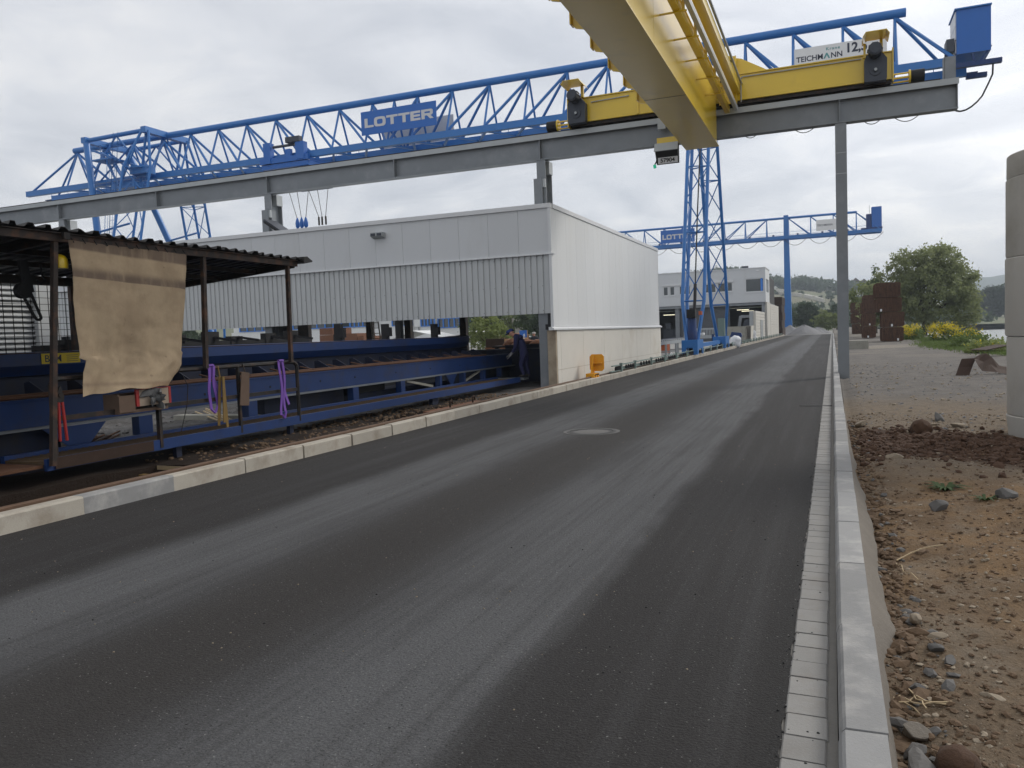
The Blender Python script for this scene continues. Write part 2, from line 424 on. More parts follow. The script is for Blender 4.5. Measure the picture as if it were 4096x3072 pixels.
# ------------------------------------------------------------------ node materials for ground
class NB:
    def __init__(s, name):
        s.m = bpy.data.materials.new(name); s.m.use_nodes = True
        s.t = s.m.node_tree; s.p = s.t.nodes['Principled BSDF']
        s.g = s.t.nodes.new('ShaderNodeNewGeometry')
        x = s.t.nodes.new('ShaderNodeSeparateXYZ'); s.t.links.new(s.g.outputs['Position'], x.inputs[0])
        s.X, s.Y, s.Z = x.outputs
    def link(s, a, b): s.t.links.new(a, b)
    def m2(s, op, a, b=None, clamp=False):
        n = s.t.nodes.new('ShaderNodeMath'); n.operation = op; n.use_clamp = clamp
        for i, v in enumerate((a, b)):
            if v is None: continue
            if isinstance(v, (int, float)): n.inputs[i].default_value = v
            else: s.link(v, n.inputs[i])
        return n.outputs[0]
    def noise(s, sc, det=4, ro=.6, stretch=(1, 1, 1), off=(0, 0, 0)):
        mp = s.t.nodes.new('ShaderNodeMapping'); mp.inputs['Scale'].default_value = stretch; mp.inputs['Location'].default_value = off
        s.link(s.g.outputs['Position'], mp.inputs[0])
        n = s.t.nodes.new('ShaderNodeTexNoise'); s.link(mp.outputs[0], n.inputs['Vector'])
        n.inputs['Scale'].default_value = sc; n.inputs['Detail'].default_value = det; n.inputs['Roughness'].default_value = ro
        return n.outputs['Fac']
    def vor(s, sc, out='Distance'):
        n = s.t.nodes.new('ShaderNodeTexVoronoi'); s.link(s.g.outputs['Position'], n.inputs['Vector']); n.inputs['Scale'].default_value = sc
        return n.outputs[out]
    def sstep(s, v, a, b, lo=0.0, hi=1.0):
        n = s.t.nodes.new('ShaderNodeMapRange'); n.interpolation_type = 'SMOOTHSTEP'
        s.link(v, n.inputs[0]); n.inputs[1].default_value = a; n.inputs[2].default_value = b
        n.inputs[3].default_value = lo; n.inputs[4].default_value = hi
        return n.outputs[0]
    def mix(s, f, a, b):
        n = s.t.nodes.new('ShaderNodeMix'); n.data_type = 'RGBA'
        if isinstance(f, (int, float)): n.inputs[0].default_value = f
        else: s.link(f, n.inputs[0])
        for i, v in ((6, a), (7, b)):
            if isinstance(v, tuple): n.inputs[i].default_value = (*v, 1)
            else: s.link(v, n.inputs[i])
        return n.outputs[2]
    def scale(s, c, f):
        n = s.t.nodes.new('ShaderNodeVectorMath'); n.operation = 'SCALE'
        if isinstance(c, tuple): n.inputs[0].default_value = c
        else: s.link(c, n.inputs[0])
        if isinstance(f, (int, float)): n.inputs['Scale'].default_value = f
        else: s.link(f, n.inputs['Scale'])
        return n.outputs[0]
    def bump(s, h, st, dist=.01):
        b = s.t.nodes.new('ShaderNodeBump'); b.inputs['Strength'].default_value = st; b.inputs['Distance'].default_value = dist
        s.link(h, b.inputs['Height']); s.link(b.outputs[0], s.p.inputs['Normal'])

# asphalt: two worn, dusty wheel lanes either side of darker strips
nb = NB('asphalt')
wx = nb.m2('ADD', nb.X, nb.m2('MULTIPLY', nb.m2('SUBTRACT', nb.noise(.35, 3, .5), .5), .35))
wx = nb.m2('ADD', wx, nb.m2('MULTIPLY', nb.m2('SUBTRACT', nb.noise(3.0, 4, .65, (1, .35, 1)), .5), .16))
def band(a, b, s1, s2): return nb.m2('MULTIPLY', nb.sstep(wx, a - s1, a + s1), nb.sstep(wx, b - s2, b + s2, 1, 0))
lane = nb.m2('MAXIMUM', band(-5.04, -3.80, .20, .55), band(-2.66, -1.40, .60, .12))
streak = nb.noise(2.4, 5, .62, (1.9, .055, 1), (3, 0, 0))
fine_st = nb.noise(9, 4, .6, (1.6, .05, 1), (1, 2, 0))
lane = nb.m2('MULTIPLY', lane, nb.sstep(streak, .22, .58, .6, 1.0))
lane = nb.m2('MULTIPLY', lane, nb.sstep(fine_st, .3, .65, .72, 1.08))
halo = nb.m2('MULTIPLY', nb.sstep(streak, .44, .72), .22)
lane = nb.m2('MAXIMUM', lane, halo)
patch = nb.noise(.7, 5, .62, (1, .5, 1), (7, 3, 0))
lane = nb.m2('MULTIPLY', lane, nb.sstep(patch, .3, .6, .82, 1.05))
c = nb.mix(lane, (.0255, .0240, .0238), (.084, .085, .088))
brown = nb.m2('MULTIPLY', band(-3.75, -2.75, .25, .25), .6)
c = nb.mix(brown, c, (.034, .031, .0285))
c = nb.mix(nb.m2('MULTIPLY', nb.sstep(nb.noise(.8, 5, .6), .55, .8), .4), c, (.022, .021, .021))
edge = nb.m2('MULTIPLY', nb.sstep(nb.X, -.42, -.2), .45)
c = nb.mix(edge, c, (.016, .016, .016))
g1 = nb.noise(78, 3, .72); g2 = nb.noise(31, 3, .65, (1, 1, 1), (4, 1, 0))
agg = nb.m2('ADD', nb.m2('MULTIPLY', g1, 1.9), nb.m2('ADD', nb.m2('MULTIPLY', g2, .7), -.28))
c = nb.scale(c, nb.m2('MAXIMUM', agg, .25))
spk = nb.sstep(nb.noise(62, 1, .5, (1, 1, 1), (9, 4, 0)), .715, .76)
c = nb.mix(nb.m2('MULTIPLY', spk, .75), c, (.24, .235, .225))
dk = nb.sstep(nb.noise(55, 2, .6, (1, 1, 1), (2, 8, 0)), .63, .70)
c = nb.mix(nb.m2('MULTIPLY', dk, .8), c, (.008, .008, .008))
tear = nb.sstep(nb.noise(16, 3, .6, (1, .55, 1), (6, 6, 0)), .73, .77)
c = nb.mix(nb.m2('MULTIPLY', tear, .4), c, (.17, .165, .155))
nb.link(c, nb.p.inputs['Base Color'])
nb.p.inputs['Roughness'].default_value = .78
nb.p.inputs['Specular IOR Level'].default_value = .20
nb.bump(nb.m2('ADD', nb.noise(75, 3, .7), nb.m2('MULTIPLY', nb.noise(9, 3), .3)), .8, .012)
M['asphalt'] = nb.m

# right yard: ochre soil near, wet dark spoil across, trodden gravel beyond
nb = NB('yard_soil')
wy = nb.m2('ADD', nb.Y, nb.m2('MULTIPLY', nb.m2('SUBTRACT', nb.noise(.9, 6, .62), .5), 2.6))
wy = nb.m2('ADD', wy, nb.m2('MULTIPLY', nb.X, .28))
n_lo = nb.noise(1.6, 6, .65); n_mid = nb.noise(7, 6, .68)
ochre = nb.mix(nb.sstep(n_lo, .38, .62), (.215, .138, .074), (.150, .102, .063))
ochre = nb.mix(nb.sstep(n_mid, .52, .72), ochre, (.205, .16, .112))
tan = nb.mix(nb.sstep(n_mid, .4, .65), (.195, .155, .112), (.145, .118, .092))
grey = nb.mix(nb.sstep(n_lo, .4, .65), (.165, .152, .138), (.125, .116, .107))
nearc = nb.mix(nb.sstep(n_mid, .42, .66), (.165, .125, .086), (.125, .098, .072))
ochre = nb.mix(nb.m2('MULTIPLY', nb.sstep(wy, 4.2, 6.2, 1, 0), .8), ochre, nearc)
ochre = nb.mix(nb.m2('MULTIPLY', nb.sstep(nb.noise(1.1, 5, .65, (1, 1, 1), (8, 2, 0)), .5, .66), .6), ochre, (.20, .165, .125))
c = nb.mix(nb.sstep(wy, 8.6, 10.2), ochre, tan)
c = nb.mix(nb.sstep(wy, 16.5, 20.5), c, grey)
c = nb.mix(nb.m2('MULTIPLY', nb.sstep(nb.noise(.14, 4), .5, .6), nb.sstep(nb.Y, 30, 60)), c, (.235, .21, .175))
dark = nb.m2('MULTIPLY', nb.sstep(wy, 10.0, 10.7), nb.sstep(wy, 12.9, 13.6, 1, 0))
darkc = nb.mix(nb.sstep(n_mid, .42, .66), (.045, .024, .015), (.105, .062, .040))
c = nb.mix(dark, c, darkc)
green = nb.m2('MULTIPLY', nb.sstep(nb.X, 8.2, 10.5), nb.sstep(nb.Y, 20, 30))
c = nb.mix(green, c, (.075, .10, .03))
farg = nb.sstep(nb.X, 60, 75)
c = nb.mix(farg, c, (.06, .085, .035))
c = nb.scale(c, nb.m2('ADD', nb.m2('MULTIPLY', nb.noise(42, 5, .75), 1.1), .45))
chip = nb.sstep(nb.noise(55, 2, .5, (1, 1, 1), (5, 5, 0)), .68, .72)
c = nb.mix(nb.m2('MULTIPLY', chip, .55), c, (.42, .37, .29))
nb.link(c, nb.p.inputs['Base Color']); nb.p.inputs['Roughness'].default_value = .95
nb.p.inputs['Specular IOR Level'].default_value = .15
nb.bump(nb.m2('ADD', nb.noise(38, 5, .75), nb.noise(11, 4, .7)), .9, .03)
M['yard'] = nb.m

# left working ground: oily, rusty gravel, near part painted dark for shade
nb = NB('works_ground')
n_lo = nb.noise(.9, 6, .65); n_mid = nb.noise(9, 6, .7)
c = nb.mix(nb.sstep(n_lo, .40, .60), (.12, .117, .115), (.07, .064, .06))
c = nb.mix(nb.sstep(n_mid, .45, .7), c, (.16, .157, .154))
oil_shade = nb.m2('MAXIMUM', nb.m2('MULTIPLY', nb.sstep(nb.X, -9.4, -8.4), nb.sstep(nb.Y, 16, 24, 1, 0)), nb.sstep(nb.m2('ADD', nb.Y, nb.m2('MULTIPLY', nb.X, -.25)), 12.0, 12.9, 1, 0))  # dark strip by the rail, plus shade under machine and canopy as colour
c = nb.mix(oil_shade, c, (.030, .021, .016))
far = nb.sstep(nb.Y, 28, 45)
c = nb.mix(far, c, (.27, .265, .25))
grn = nb.sstep(nb.Y, 190, 230)
c = nb.mix(grn, c, (.07, .09, .04))
c = nb.scale(c, nb.m2('ADD', nb.m2('MULTIPLY', nb.noise(50, 5, .75), 1.0), .5))
nb.link(c, nb.p.inputs['Base Color']); nb.p.inputs['Roughness'].default_value = .95
nb.p.inputs['Specular IOR Level'].default_value = .15
nb.bump(nb.m2('ADD', nb.noise(40, 5, .75), nb.noise(12, 4)), .8, .025)
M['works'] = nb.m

nb = NB('river_water')
nb.p.inputs['Base Color'].default_value = (.16, .18, .17, 1)
nb.p.inputs['Roughness'].default_value = .28
nb.p.inputs['Specular IOR Level'].default_value = .75
nb.bump(nb.noise(.9, 5, .65, (1, .5, 1)), 1.0, .8)
M['water'] = nb.m

nb = NB('vineyard_slope')
rows = nb.m2('SINE', nb.m2('ADD', nb.m2('MULTIPLY', nb.X, 1.1), nb.m2('MULTIPLY', nb.Y, .25)))
n_lo = nb.noise(.012, 5, .6); patch = nb.vor(.012, 'Color')
c = nb.mix(nb.sstep(n_lo, .42, .6), (.115, .125, .060), (.155, .135, .085))
sx_ = nb.t.nodes.new('ShaderNodeSeparateColor'); nb.link(patch, sx_.inputs[0])
c = nb.mix(nb.m2('MULTIPLY', sx_.outputs[0], .55), c, (.075, .10, .04))
c = nb.scale(c, nb.m2('ADD', nb.m2('MULTIPLY', rows, .06), .97))
nb.link(c, nb.p.inputs['Base Color']); nb.p.inputs['Roughness'].default_value = .95
M['vine'] = nb.m

# ------------------------------------------------------------------ ground
from mathutils import noise as mno
def fbm(x, y, s, o=4):
    return mno.fractal(Vector((x * s, y * s, 3.7)), 1.0, 2.0, o)
def frange(a, b, st):
    n = max(1, int(round((b - a) / st)))
    return [a + (b - a) * i / n for i in range(n)]
def sheet(xs, ys, zf, m_, name, smooth=True):
    mb = MB()
    mb.v = [(x, y, zf(x, y)) for y in ys for x in xs]
    w = len(xs)
    mb.f = [(j * w + i, j * w + i + 1, (j + 1) * w + i + 1, (j + 1) * w + i) for j in range(len(ys) - 1) for i in range(w - 1)]
    return structure(name, mb, m_, (0, 0, 0), smooth)
PITS = [(-8.66, -7.16, 3.2, 8.3, -1.0), (-8.5, -7.2, 13.4, 16.2, -.55)]
def pit_axis(lo, hi, k0, k1):
    s_ = set()
    for p in PITS:
        for v in (p[k0], p[k1]): s_ |= {v - .004, v + .004}
    return sorted(v for v in s_ if lo < v < hi)
lx = sorted(frange(-3000, -200, 400) + frange(-200, -20, 20) + frange(-20, -9, .5) + [-9, -8.8, -7.1, -7.0, -6.9, -3, .05] + pit_axis(-9, -7, 0, 1) + frange(-8.4, -7.3, .28))
ly = sorted([-60, -20, -5, 0, 2] + frange(3.3, 30, .4) + frange(30, 200, 10) + frange(200, 4200, 250) + [4200] + pit_axis(0, 30, 2, 3))
def left_z(x, y):
    for a, b, c_, d, z in PITS:
        if a < x < b and c_ < y < d: return z + .06 * fbm(x, y, 2)
    if x > -6.95: return -.06
    z = .02 if y < 24 else 0.0
    if -40 < x < -7.2 and 0 < y < 40: z += .045 * fbm(x, y, .9)
    return z
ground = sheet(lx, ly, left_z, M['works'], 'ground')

def bank(y):
    if y < 30: return 12.0
    return 9.6 + 1.2 * math.sin(y * .045)
rx = sorted([.05, .10, .165, .2, .25] + frange(.30, 2.6, .055) + frange(2.6, 5, .14) + frange(5, 14, .45) + frange(14, 80, 5.5) + frange(80, 3200, 260) + [3200])
ry = sorted([-60, -20, -6, 0, 1.6] + frange(2.4, 6, .05) + frange(6, 15, .09) + frange(15, 32, .3) + frange(32, 150, 3) + frange(150, 4300, 120) + [4300])
def right_z(x, y):
    b = bank(y)
    if x < .168: return -.14
    if x <= b:
        z = -.035
        if y < 40:
            near = max(0.0, min(1.0, (15 - y) / 6))
            z += (.032 + .022 * near) * fbm(x, y, 1.1, 5) + .016 * near * fbm(x, y, 6, 4)
            wyy = y + .28 * x
            d = max(0.0, 1 - abs(wyy - 11.8) / 1.7)
            z += d * (.02 + .075 * abs(fbm(x + 4, y, 3.4, 4)))
            z += .08 * math.exp(-((x - .95) ** 2 / .5 + (y - 9.6) ** 2 / .5))
            z += .10 * math.exp(-((x - 2.1) ** 2 / .6 + (y - 7.8) ** 2 / 2.0))
            z -= .035 * math.exp(-((x - .28) / .10) ** 2)
        else:
            z += .05 * fbm(x, y, .15, 3)
        return z
    if x < 66: return max(-3.2, -.03 - (x - b) * .75)
    return min(.3, -3.2 + (x - 66) * .5) + (0 if x < 90 else .2)
yard = sheet(rx, ry, right_z, M['yard'], 'yard_ground')

mb = MB().add([(6, -60, -2.3), (75, -60, -2.3), (75, 4200, -2.3), (6, 4200, -2.3)], [(0, 1, 2, 3)])
river = structure('river', mb, M['water'])

# road sheet with slightly ragged right edge against the gutter
xs = [-6.86, -5, -3.4, -1.7, -.35, -.2]
ys = frange(-8, 2.4, 1) + frange(2.4, 14, .06) + frange(14, 126, 4) + [126]
def road_v(x, y): return 0.0
mb = MB()
rg = random.Random(3)
for y in ys:
    for i, x in enumerate(xs):
        xx = x
        if i == 5: xx += rg.uniform(-.012, .006)
        if i == 0 and y > 20: xx += .42 * (y - 20) / 105
        mb.v.append((xx, y, 0))
w = len(xs)
mb.f = [(j * w + i, j * w + i + 1, (j + 1) * w + i + 1, (j + 1) * w + i) for j in range(len(ys) - 1) for i in range(w - 1)]
road = structure('road', mb, M['asphalt'])

# left kerb: long concrete stones, each one its own piece
kerb = thing('kerb', None, None, (-6.9, 8, 0), None, 'structure')
PIT_Y = [3.33, 4.50, 5.66, 6.81, 7.98, 9.18, 10.40, 11.62, 12.82, 14.03, 15.20, 16.38]
P = 1.18
edges = [PIT_Y[0] - P * i for i in range(8, 0, -1)] + PIT_Y
while edges[-1] < 76: edges.append(edges[-1] + P)
kz = .178
prof = [(-.075, -.25), (.075, -.25), (.075, kz - .018), (.060, kz), (-.075, kz)]
mk = mesh_of('kerb_stone', MB().prism(prof, 'y', -(P - .012) / 2, (P - .012) / 2), M['kerb'])
mg = mesh_of('kerb_stone_grey', MB().prism(prof, 'y', -(P - .012) / 2, (P - .012) / 2), M['kerb_grey'])
rg = random.Random(11)
for a, b in zip(edges, edges[1:]):
    yc = (a + b) / 2
    dx = .42 * max(0, yc - 20) / 105
    piece('kerb_stone', mg if abs(yc - 6.2) < .4 else mk, kerb, (-6.94 + dx + rg.uniform(-.004, .004), yc, rg.uniform(-.005, .004)), (0, 0, rg.uniform(-.002, .002)))
part('kerb_run', MB().prism([(-6.79, -.2), (-6.64, -.2), (-6.64, kz - .01), (-6.79, kz - .01)], 'y', edges[-1] + .01, 126), M['kerb'], kerb, kind='stuff')
# right kerb and gutter
kerbr = thing('kerb', None, None, (.08, 8, 0), None, 'structure')
prof = [(-.0825, -.25), (.0825, -.25), (.0825, .12), (-.058, .12), (-.070, .108), (-.0825, .07)]
P = 1.102
mk = mesh_of('kerb_stone_r', MB().prism(prof, 'y', -(P - .009) / 2, (P - .009) / 2), M['kerb_grey'])
y = 3.07 - 4 * P
while y < 74:
    piece('kerb_stone', mk, kerbr, (.0835 + rg.uniform(-.003, .003), y + P / 2, rg.uniform(-.004, .003)), (0, rg.uniform(-.01, .01), rg.uniform(-.002, .002)))
    y += P
part('kerb_run', MB().prism([(.001, -.25), (.166, -.25), (.166, .118), (.03, .118), (.001, .09)], 'y', y + .01, 126), M['kerb_grey'], kerbr, kind='stuff')
gut = thing('gutter', None, None, (-.1, 8, 0), None, 'structure')
GP = .1845
prof = [(-.081, -.1), (.081, -.1), (.081, -.004), (.074, .003), (-.074, .007), (-.081, .0)]
mgs = [mesh_of('paving_stone_%d' % i, MB().prism(prof, 'y', -(GP - .011) / 2, (GP - .011) / 2), M['gutter']) for i in range(1)]
y = 1.72
for i in range(300):
    piece('paving_stone', mgs[0], gut, (-.118 + rg.uniform(-.003, .003), y + GP / 2, -.001 + rg.uniform(-.002, .002)), (rg.uniform(-.006, .006), rg.uniform(-.008, .008), rg.uniform(-.01, .01)))
    y += GP
part('paving_run', MB().box(-.199, -.037, y, 126, -.1, .002), M['gutter'], gut, kind='stuff')
part('mortar_bed', MB().box(-.21, .0, 1, 126, -.12, -.009), M['mortar'], gut)
mb = MB()
HW = [(1.5, .05), (3.2, .04), (3.7, .05), (4.2, .06), (4.6, .13), (5.2, .10), (5.8, .10), (6.5, .13), (7.6, .11), (9, .085), (11, .06), (14, .045), (20, .02), (30, .02)]
def hinterp(y):
    for (a, va), (b, vb) in zip(HW, HW[1:]):
        if a <= y <= b: return va + (vb - va) * (y - a) / (b - a)
    return .02
def hv(u, v):
    yy = 1.5 + (30 - 1.5) * u
    w_ = hinterp(yy) + .02 * fbm(yy, 1, 2.2)
    w_ = max(.015, w_)
    return (.164 + w_ * v, yy, .095 - .15 * v ** 1.2 + .006 * fbm(yy * 3, v * 3, 2))
mb.grid(hv, 260, 5)
haunch = structure('kerb_haunch', mb, M['haunch'], (0.2, 8, 0), True)

# ------------------------------------------------------------------ grey crane runway: beam and four pillars
BZ0, BZ1 = 7.42, 8.25
rb = thing('crane_runway_beam', 'long grey galvanised steel crane beam running across the yard on pillars', 'crane beam', (-16, 25.85, BZ0))
XB0, XB1 = -46, 3.32
part('lower_flange', MB().box(XB0, XB1, 25.68, 26.03, BZ0, BZ0 + .035), M['galv'], rb)
part('web', MB().box(XB0, XB1 - .03, 25.845, 25.865, BZ0 + .036, BZ1 - .04), M['galv'], rb)
part('upper_flange', MB().prism([(25.66, BZ1 - .17), (25.675, BZ1 - .17), (25.675, BZ1 - .035), (26.035, BZ1 - .035), (26.035, BZ1 - .17), (26.05, BZ1 - .17), (26.05, BZ1), (25.66, BZ1)], 'x', XB0, XB1 + .02), M['galv_light'], rb)
part('crane_track', MB().box(XB0, 2.9, 25.80, 25.89, BZ1 + .001, BZ1 + .07), M['railtop'], rb)
part('end_plate', MB().box(XB1 - .028, XB1 - .004, 25.70, 26.01, BZ0 + .036, BZ1 - .04), M['galv'], rb)
part('buffer_stop', MB().box(2.97, 3.27, 25.72, 26.0, BZ1 + .001, 8.86).box(3.0, 3.24, 25.69, 25.718, BZ1 + .01, 8.84), M['galv'], rb)
ms = mesh_of('stiffener', MB().box(-.012, .012, -.085, .085, -.31, .31), M['galv'])
for xx in (-42.7, -37.1, -31.5, -25.85, -20.25, -14.6, -9.02, -3.4, .27):
    piece('stiffener', ms, rb, (xx, 25.76, (BZ0 + BZ1) / 2 - .075))
cb = MB()
for a, b, s_ in ((-.95, -.45, .10), (.95, 1.35, .09), (1.75, 2.35, .13), (-2.4, -2.1, .06)):
    pts = [(a + (b - a) * t / 8, 25.98, BZ0 - s_ * 4 * (t / 8) * (1 - t / 8)) for t in range(9)]
    cb.path(pts, .012, 5)
part('slack_cable', cb, M['cable'], rb)

def pillar(x, label, light):
    p = thing('steel_pillar', label, 'pillar', (x, 26, 0), 'pillars under the crane beam')
    fb = MB().box(x - .155, x + .155, 25.70, 25.735, 0, 7.415)
    part('front_flange', fb, M['galv'], p)
    part('rear_flange', MB().box(x - .155, x + .155, 26.33, 26.365, 0, 7.415), M['galv'], p)
    part('web', MB().box(x - .012, x + .012, 25.736, 26.329, 0, 7.415), M['galv'], p)
    if light:
        part('clamp_plate', MB().box(x - .24, x + .06, 25.60, 25.697, 5.3, 6.80), M['galv'], p)
        part('clamp_box', MB().box(x + .065, x + .155, 25.62, 25.697, 6.5, 6.78), M['galv_light'], p)
        part('top_bracket', MB().box(x - .155, x + .19, 26.0, 26.36, 7.0, 7.41), M['galv_light'], p)
    return p
pillar(-31.4, 'grey steel pillar rising directly behind the dark canopy roof', True)
p2 = pillar(-20.25, 'grey steel pillar carrying a dark floodlight above the hall roof', True)
pillar(-9.0, 'grey steel pillar rising from the hall corner beneath the yellow crane', True)
pr_ = thing('steel_pillar', 'tall free-standing grey steel pillar beside the gutter and gravel yard', 'pillar', (.30, 26, 0), 'pillars under the crane beam')
part('front_flange', MB().box(.145, .455, 25.70, 25.74, -.2, 7.415), M['galv'], pr_)
part('rear_flange', MB().box(.145, .455, 26.01, 26.05, -.2, 7.415), M['galv'], pr_)
part('side_plate', MB().box(.40, .43, 25.741, 26.009, -.2, 7.415).box(.17, .2, 25.741, 26.009, -.2, 7.415), M['galv'], pr_)
mbj = MB()
for z in (6.55, 5.95): mbj.box(.142, .458, 25.696, 25.699, z, z + .02)
part('weld_seam', mbj, M['galv_light'], pr_)
fl = thing('floodlight', 'dark rectangular floodlight tilted down on a steel pillar above the hall roof', 'floodlight', (-19.3, 25.6, 5.8))
mb = MB().bar((-19.98, 25.4, 6.30), (-18.95, 25.4, 5.62), .75, .12, (0, 0, 1))
part('lamp_body', mb, M['motor'], fl)
part('lamp_glass', MB().bar((-19.93, 25.01, 6.24), (-19.02, 25.01, 5.64), .02, .09, (0, 0, 1)), M['black'], fl)
part('bracket', MB().bar((-20.1, 25.65, 5.9), (-19.4, 25.45, 5.9), .05, .05), M['galv'], fl)

# ------------------------------------------------------------------ yellow travelling crane
yc_ = thing('bridge_crane', 'yellow travelling bridge crane passing overhead along the road', 'bridge crane', (-3.6, 25.5, 8.3))
GX0, GX1, GZ0, GZ1 = -4.13, -3.13, 7.10, 9.15
part('bottom_plate', MB().box(GX0, GX1, -6, 25.42, GZ0, GZ0 + .03), M['yellow'], yc_)
part('left_web', MB().box(GX0 + .10, GX0 + .13, -6, 25.36, GZ0 + .031, GZ1 - .03), M['yellow'], yc_)
w = part('right_web', MB().box(GX1 - .09, GX1 - .06, -6, 16.10, GZ0 + .031, GZ1 - .03).box(GX1 - .09, GX1 - .06, 16.115, 25.36, GZ0 + .031, GZ1 - .03), M['yellow'], yc_)
part('web_seam', MB().box(GX1 - .088, GX1 - .063, 16.101, 16.114, GZ0 + .031, GZ1 - .03), M['steel_dark'], yc_)
part('top_plate', MB().box(GX0, GX1, -6, 25.42, GZ1 - .029, GZ1), M['yellow'], yc_)
part('plate_seam', MB().box(GX0, GX1, 19.45, 19.47, GZ0 - .003, GZ0 - .0005).box(GX0, GX1, 11.4, 11.42, GZ0 - .003, GZ0 - .0005), M['steel_dark'], yc_)
part('end_cap', MB().box(GX0 + .1, GX1 - .06, 25.362, 25.385, GZ0 + .031, GZ1 - .03), M['yellow'], yc_)
# cable trays on the right of the girder
part('cable_tray', MB().prism([(-2.92, 8.02), (-2.78, 8.02), (-2.78, 8.20), (-2.795, 8.20), (-2.795, 8.035), (-2.92, 8.035)], 'y', -6, 25.3), M['yellow'], yc_)
part('power_rail', MB().prism([(-2.68, 8.14), (-2.58, 8.14), (-2.56, 8.21), (-2.58, 8.28), (-2.68, 8.28)], 'y', -6, 25.5), M['rail_white'], yc_)
part('walkway_channel', MB().prism([(-2.78, 8.62), (-2.50, 8.62), (-2.50, 8.86), (-2.515, 8.86), (-2.515, 8.635), (-2.78, 8.635)], 'y', -6, 25.7), M['yellow'], yc_)
part('top_tube', MB().tube((-2.46, -6, 8.92), (-2.46, 25.7, 8.92), .035, 8), M['galv_light'], yc_)
mbk = mesh_of('tray_bracket', MB().box(-.30, .26, -.02, .02, -.015, .015).box(.16, .22, -.02, .02, .016, .6), M['yellow'])
for i in range(18): piece('tray_bracket', mbk, yc_, (-2.90, 23.0 - 1.56 * i, 8.0))
# rail brackets on the left
mlb = mesh_of('rail_bracket', MB().prism([(0, .34), (-.46, .34), (-.46, .04), (-.40, -.04), (0, -.14)], 'y', -.014, .014).box(-.50, 0, -.12, .12, .341, .37).box(-.485, -.461, -.11, .11, .02, .34), M['yellow'])
for i in range(15): piece('rail_bracket', mlb, yc_, (GX0 + .10, 20.45 - 1.385 * i, 7.37))
part('conduit', MB().tube((GX0 - .10, -6, 7.66), (GX0 - .10, 25.3, 7.66), .03, 6).tube((GX0 - .25, -6, 7.76), (GX0 - .25, 25.3, 7.76), .022, 6), M['steel_dark'], yc_)
# end carriage
CY0, CY1 = 25.58, 26.12
ec = part('end_carriage', MB().box(-7.92, 1.66, CY0, CY1, 8.44, 9.18), M['yellow'], yc_)
part('carriage_skirt', MB().box(-7.90, 1.64, CY0 + .08, CY1 - .08, 8.33, 8.437), M['steel_dark'], ec)
part('carriage_edge', MB().box(-7.93, 1.67, CY0 - .05, CY1 + .05, 9.181, 9.21), M['yellow'], ec)
part_each('carriage_end', MB().box(-7.96, -7.925, CY0 - .06, CY1 + .06, 8.32, 9.24).box(1.665, 1.70, CY0 - .06, CY1 + .06, 8.36, 9.29), M['yellow'], ec)
gp = part_each('gusset_plate', MB().prism([(-3.10, 8.32), (-2.62, 8.32), (-2.62, 9.70), (-2.95, 9.76), (-3.10, 9.86)], 'y', 25.40, 25.43).prism([(-2.60, 9.215), (-1.7, 9.215), (-2.45, 9.66), (-2.60, 9.70)], 'y', 25.60, 25.63)
          .box(-3.10, -2.62, 25.431, 25.58, 8.6, 9.6).prism([(-5.6, 9.215), (-4.15, 9.215), (-4.15, 9.7), (-4.6, 9.66)], 'y', 25.6, 25.63), M['yellow'], yc_)[0]
part('gusset_rib', MB().box(-2.618, -2.585, 25.37, 25.58, 8.32, 9.71), M['yellow'], gp)
mbt = mesh_of('bolt', MB().tube((0, -.03, 0), (0, 0, 0), .038, 6), M['steel_dark'])
for i in range(6): piece('bolt', mbt, gp, (-2.73, 25.40, 8.44 + .225 * i))
for i in range(6): piece('bolt', mbt, gp, (-3.03, 25.40, 8.40 + .2 * i))
part('carriage_rib', MB().box(-5.66, -5.60, CY0 - .04, CY0 - .001, 8.45, 9.17), M['yellow'], ec)
part('cable_pipe', MB().path([(-2.47, 25.54, 8.36), (-2.47, 25.54, 9.06), (-2.40, 25.54, 9.10), (.86, 25.54, 9.10)], .018, 6), M['galv_light'], yc_)
part('cable_pipe', MB().path([(-7.15, 25.54, 9.02), (-5.9, 25.54, 9.05)], .018, 6), M['galv_light'], yc_)
part('strut', MB().bar((-5.55, 25.5, 9.1), (-4.55, 25.3, 8.66), .06, .06), M['yellow'], yc_)
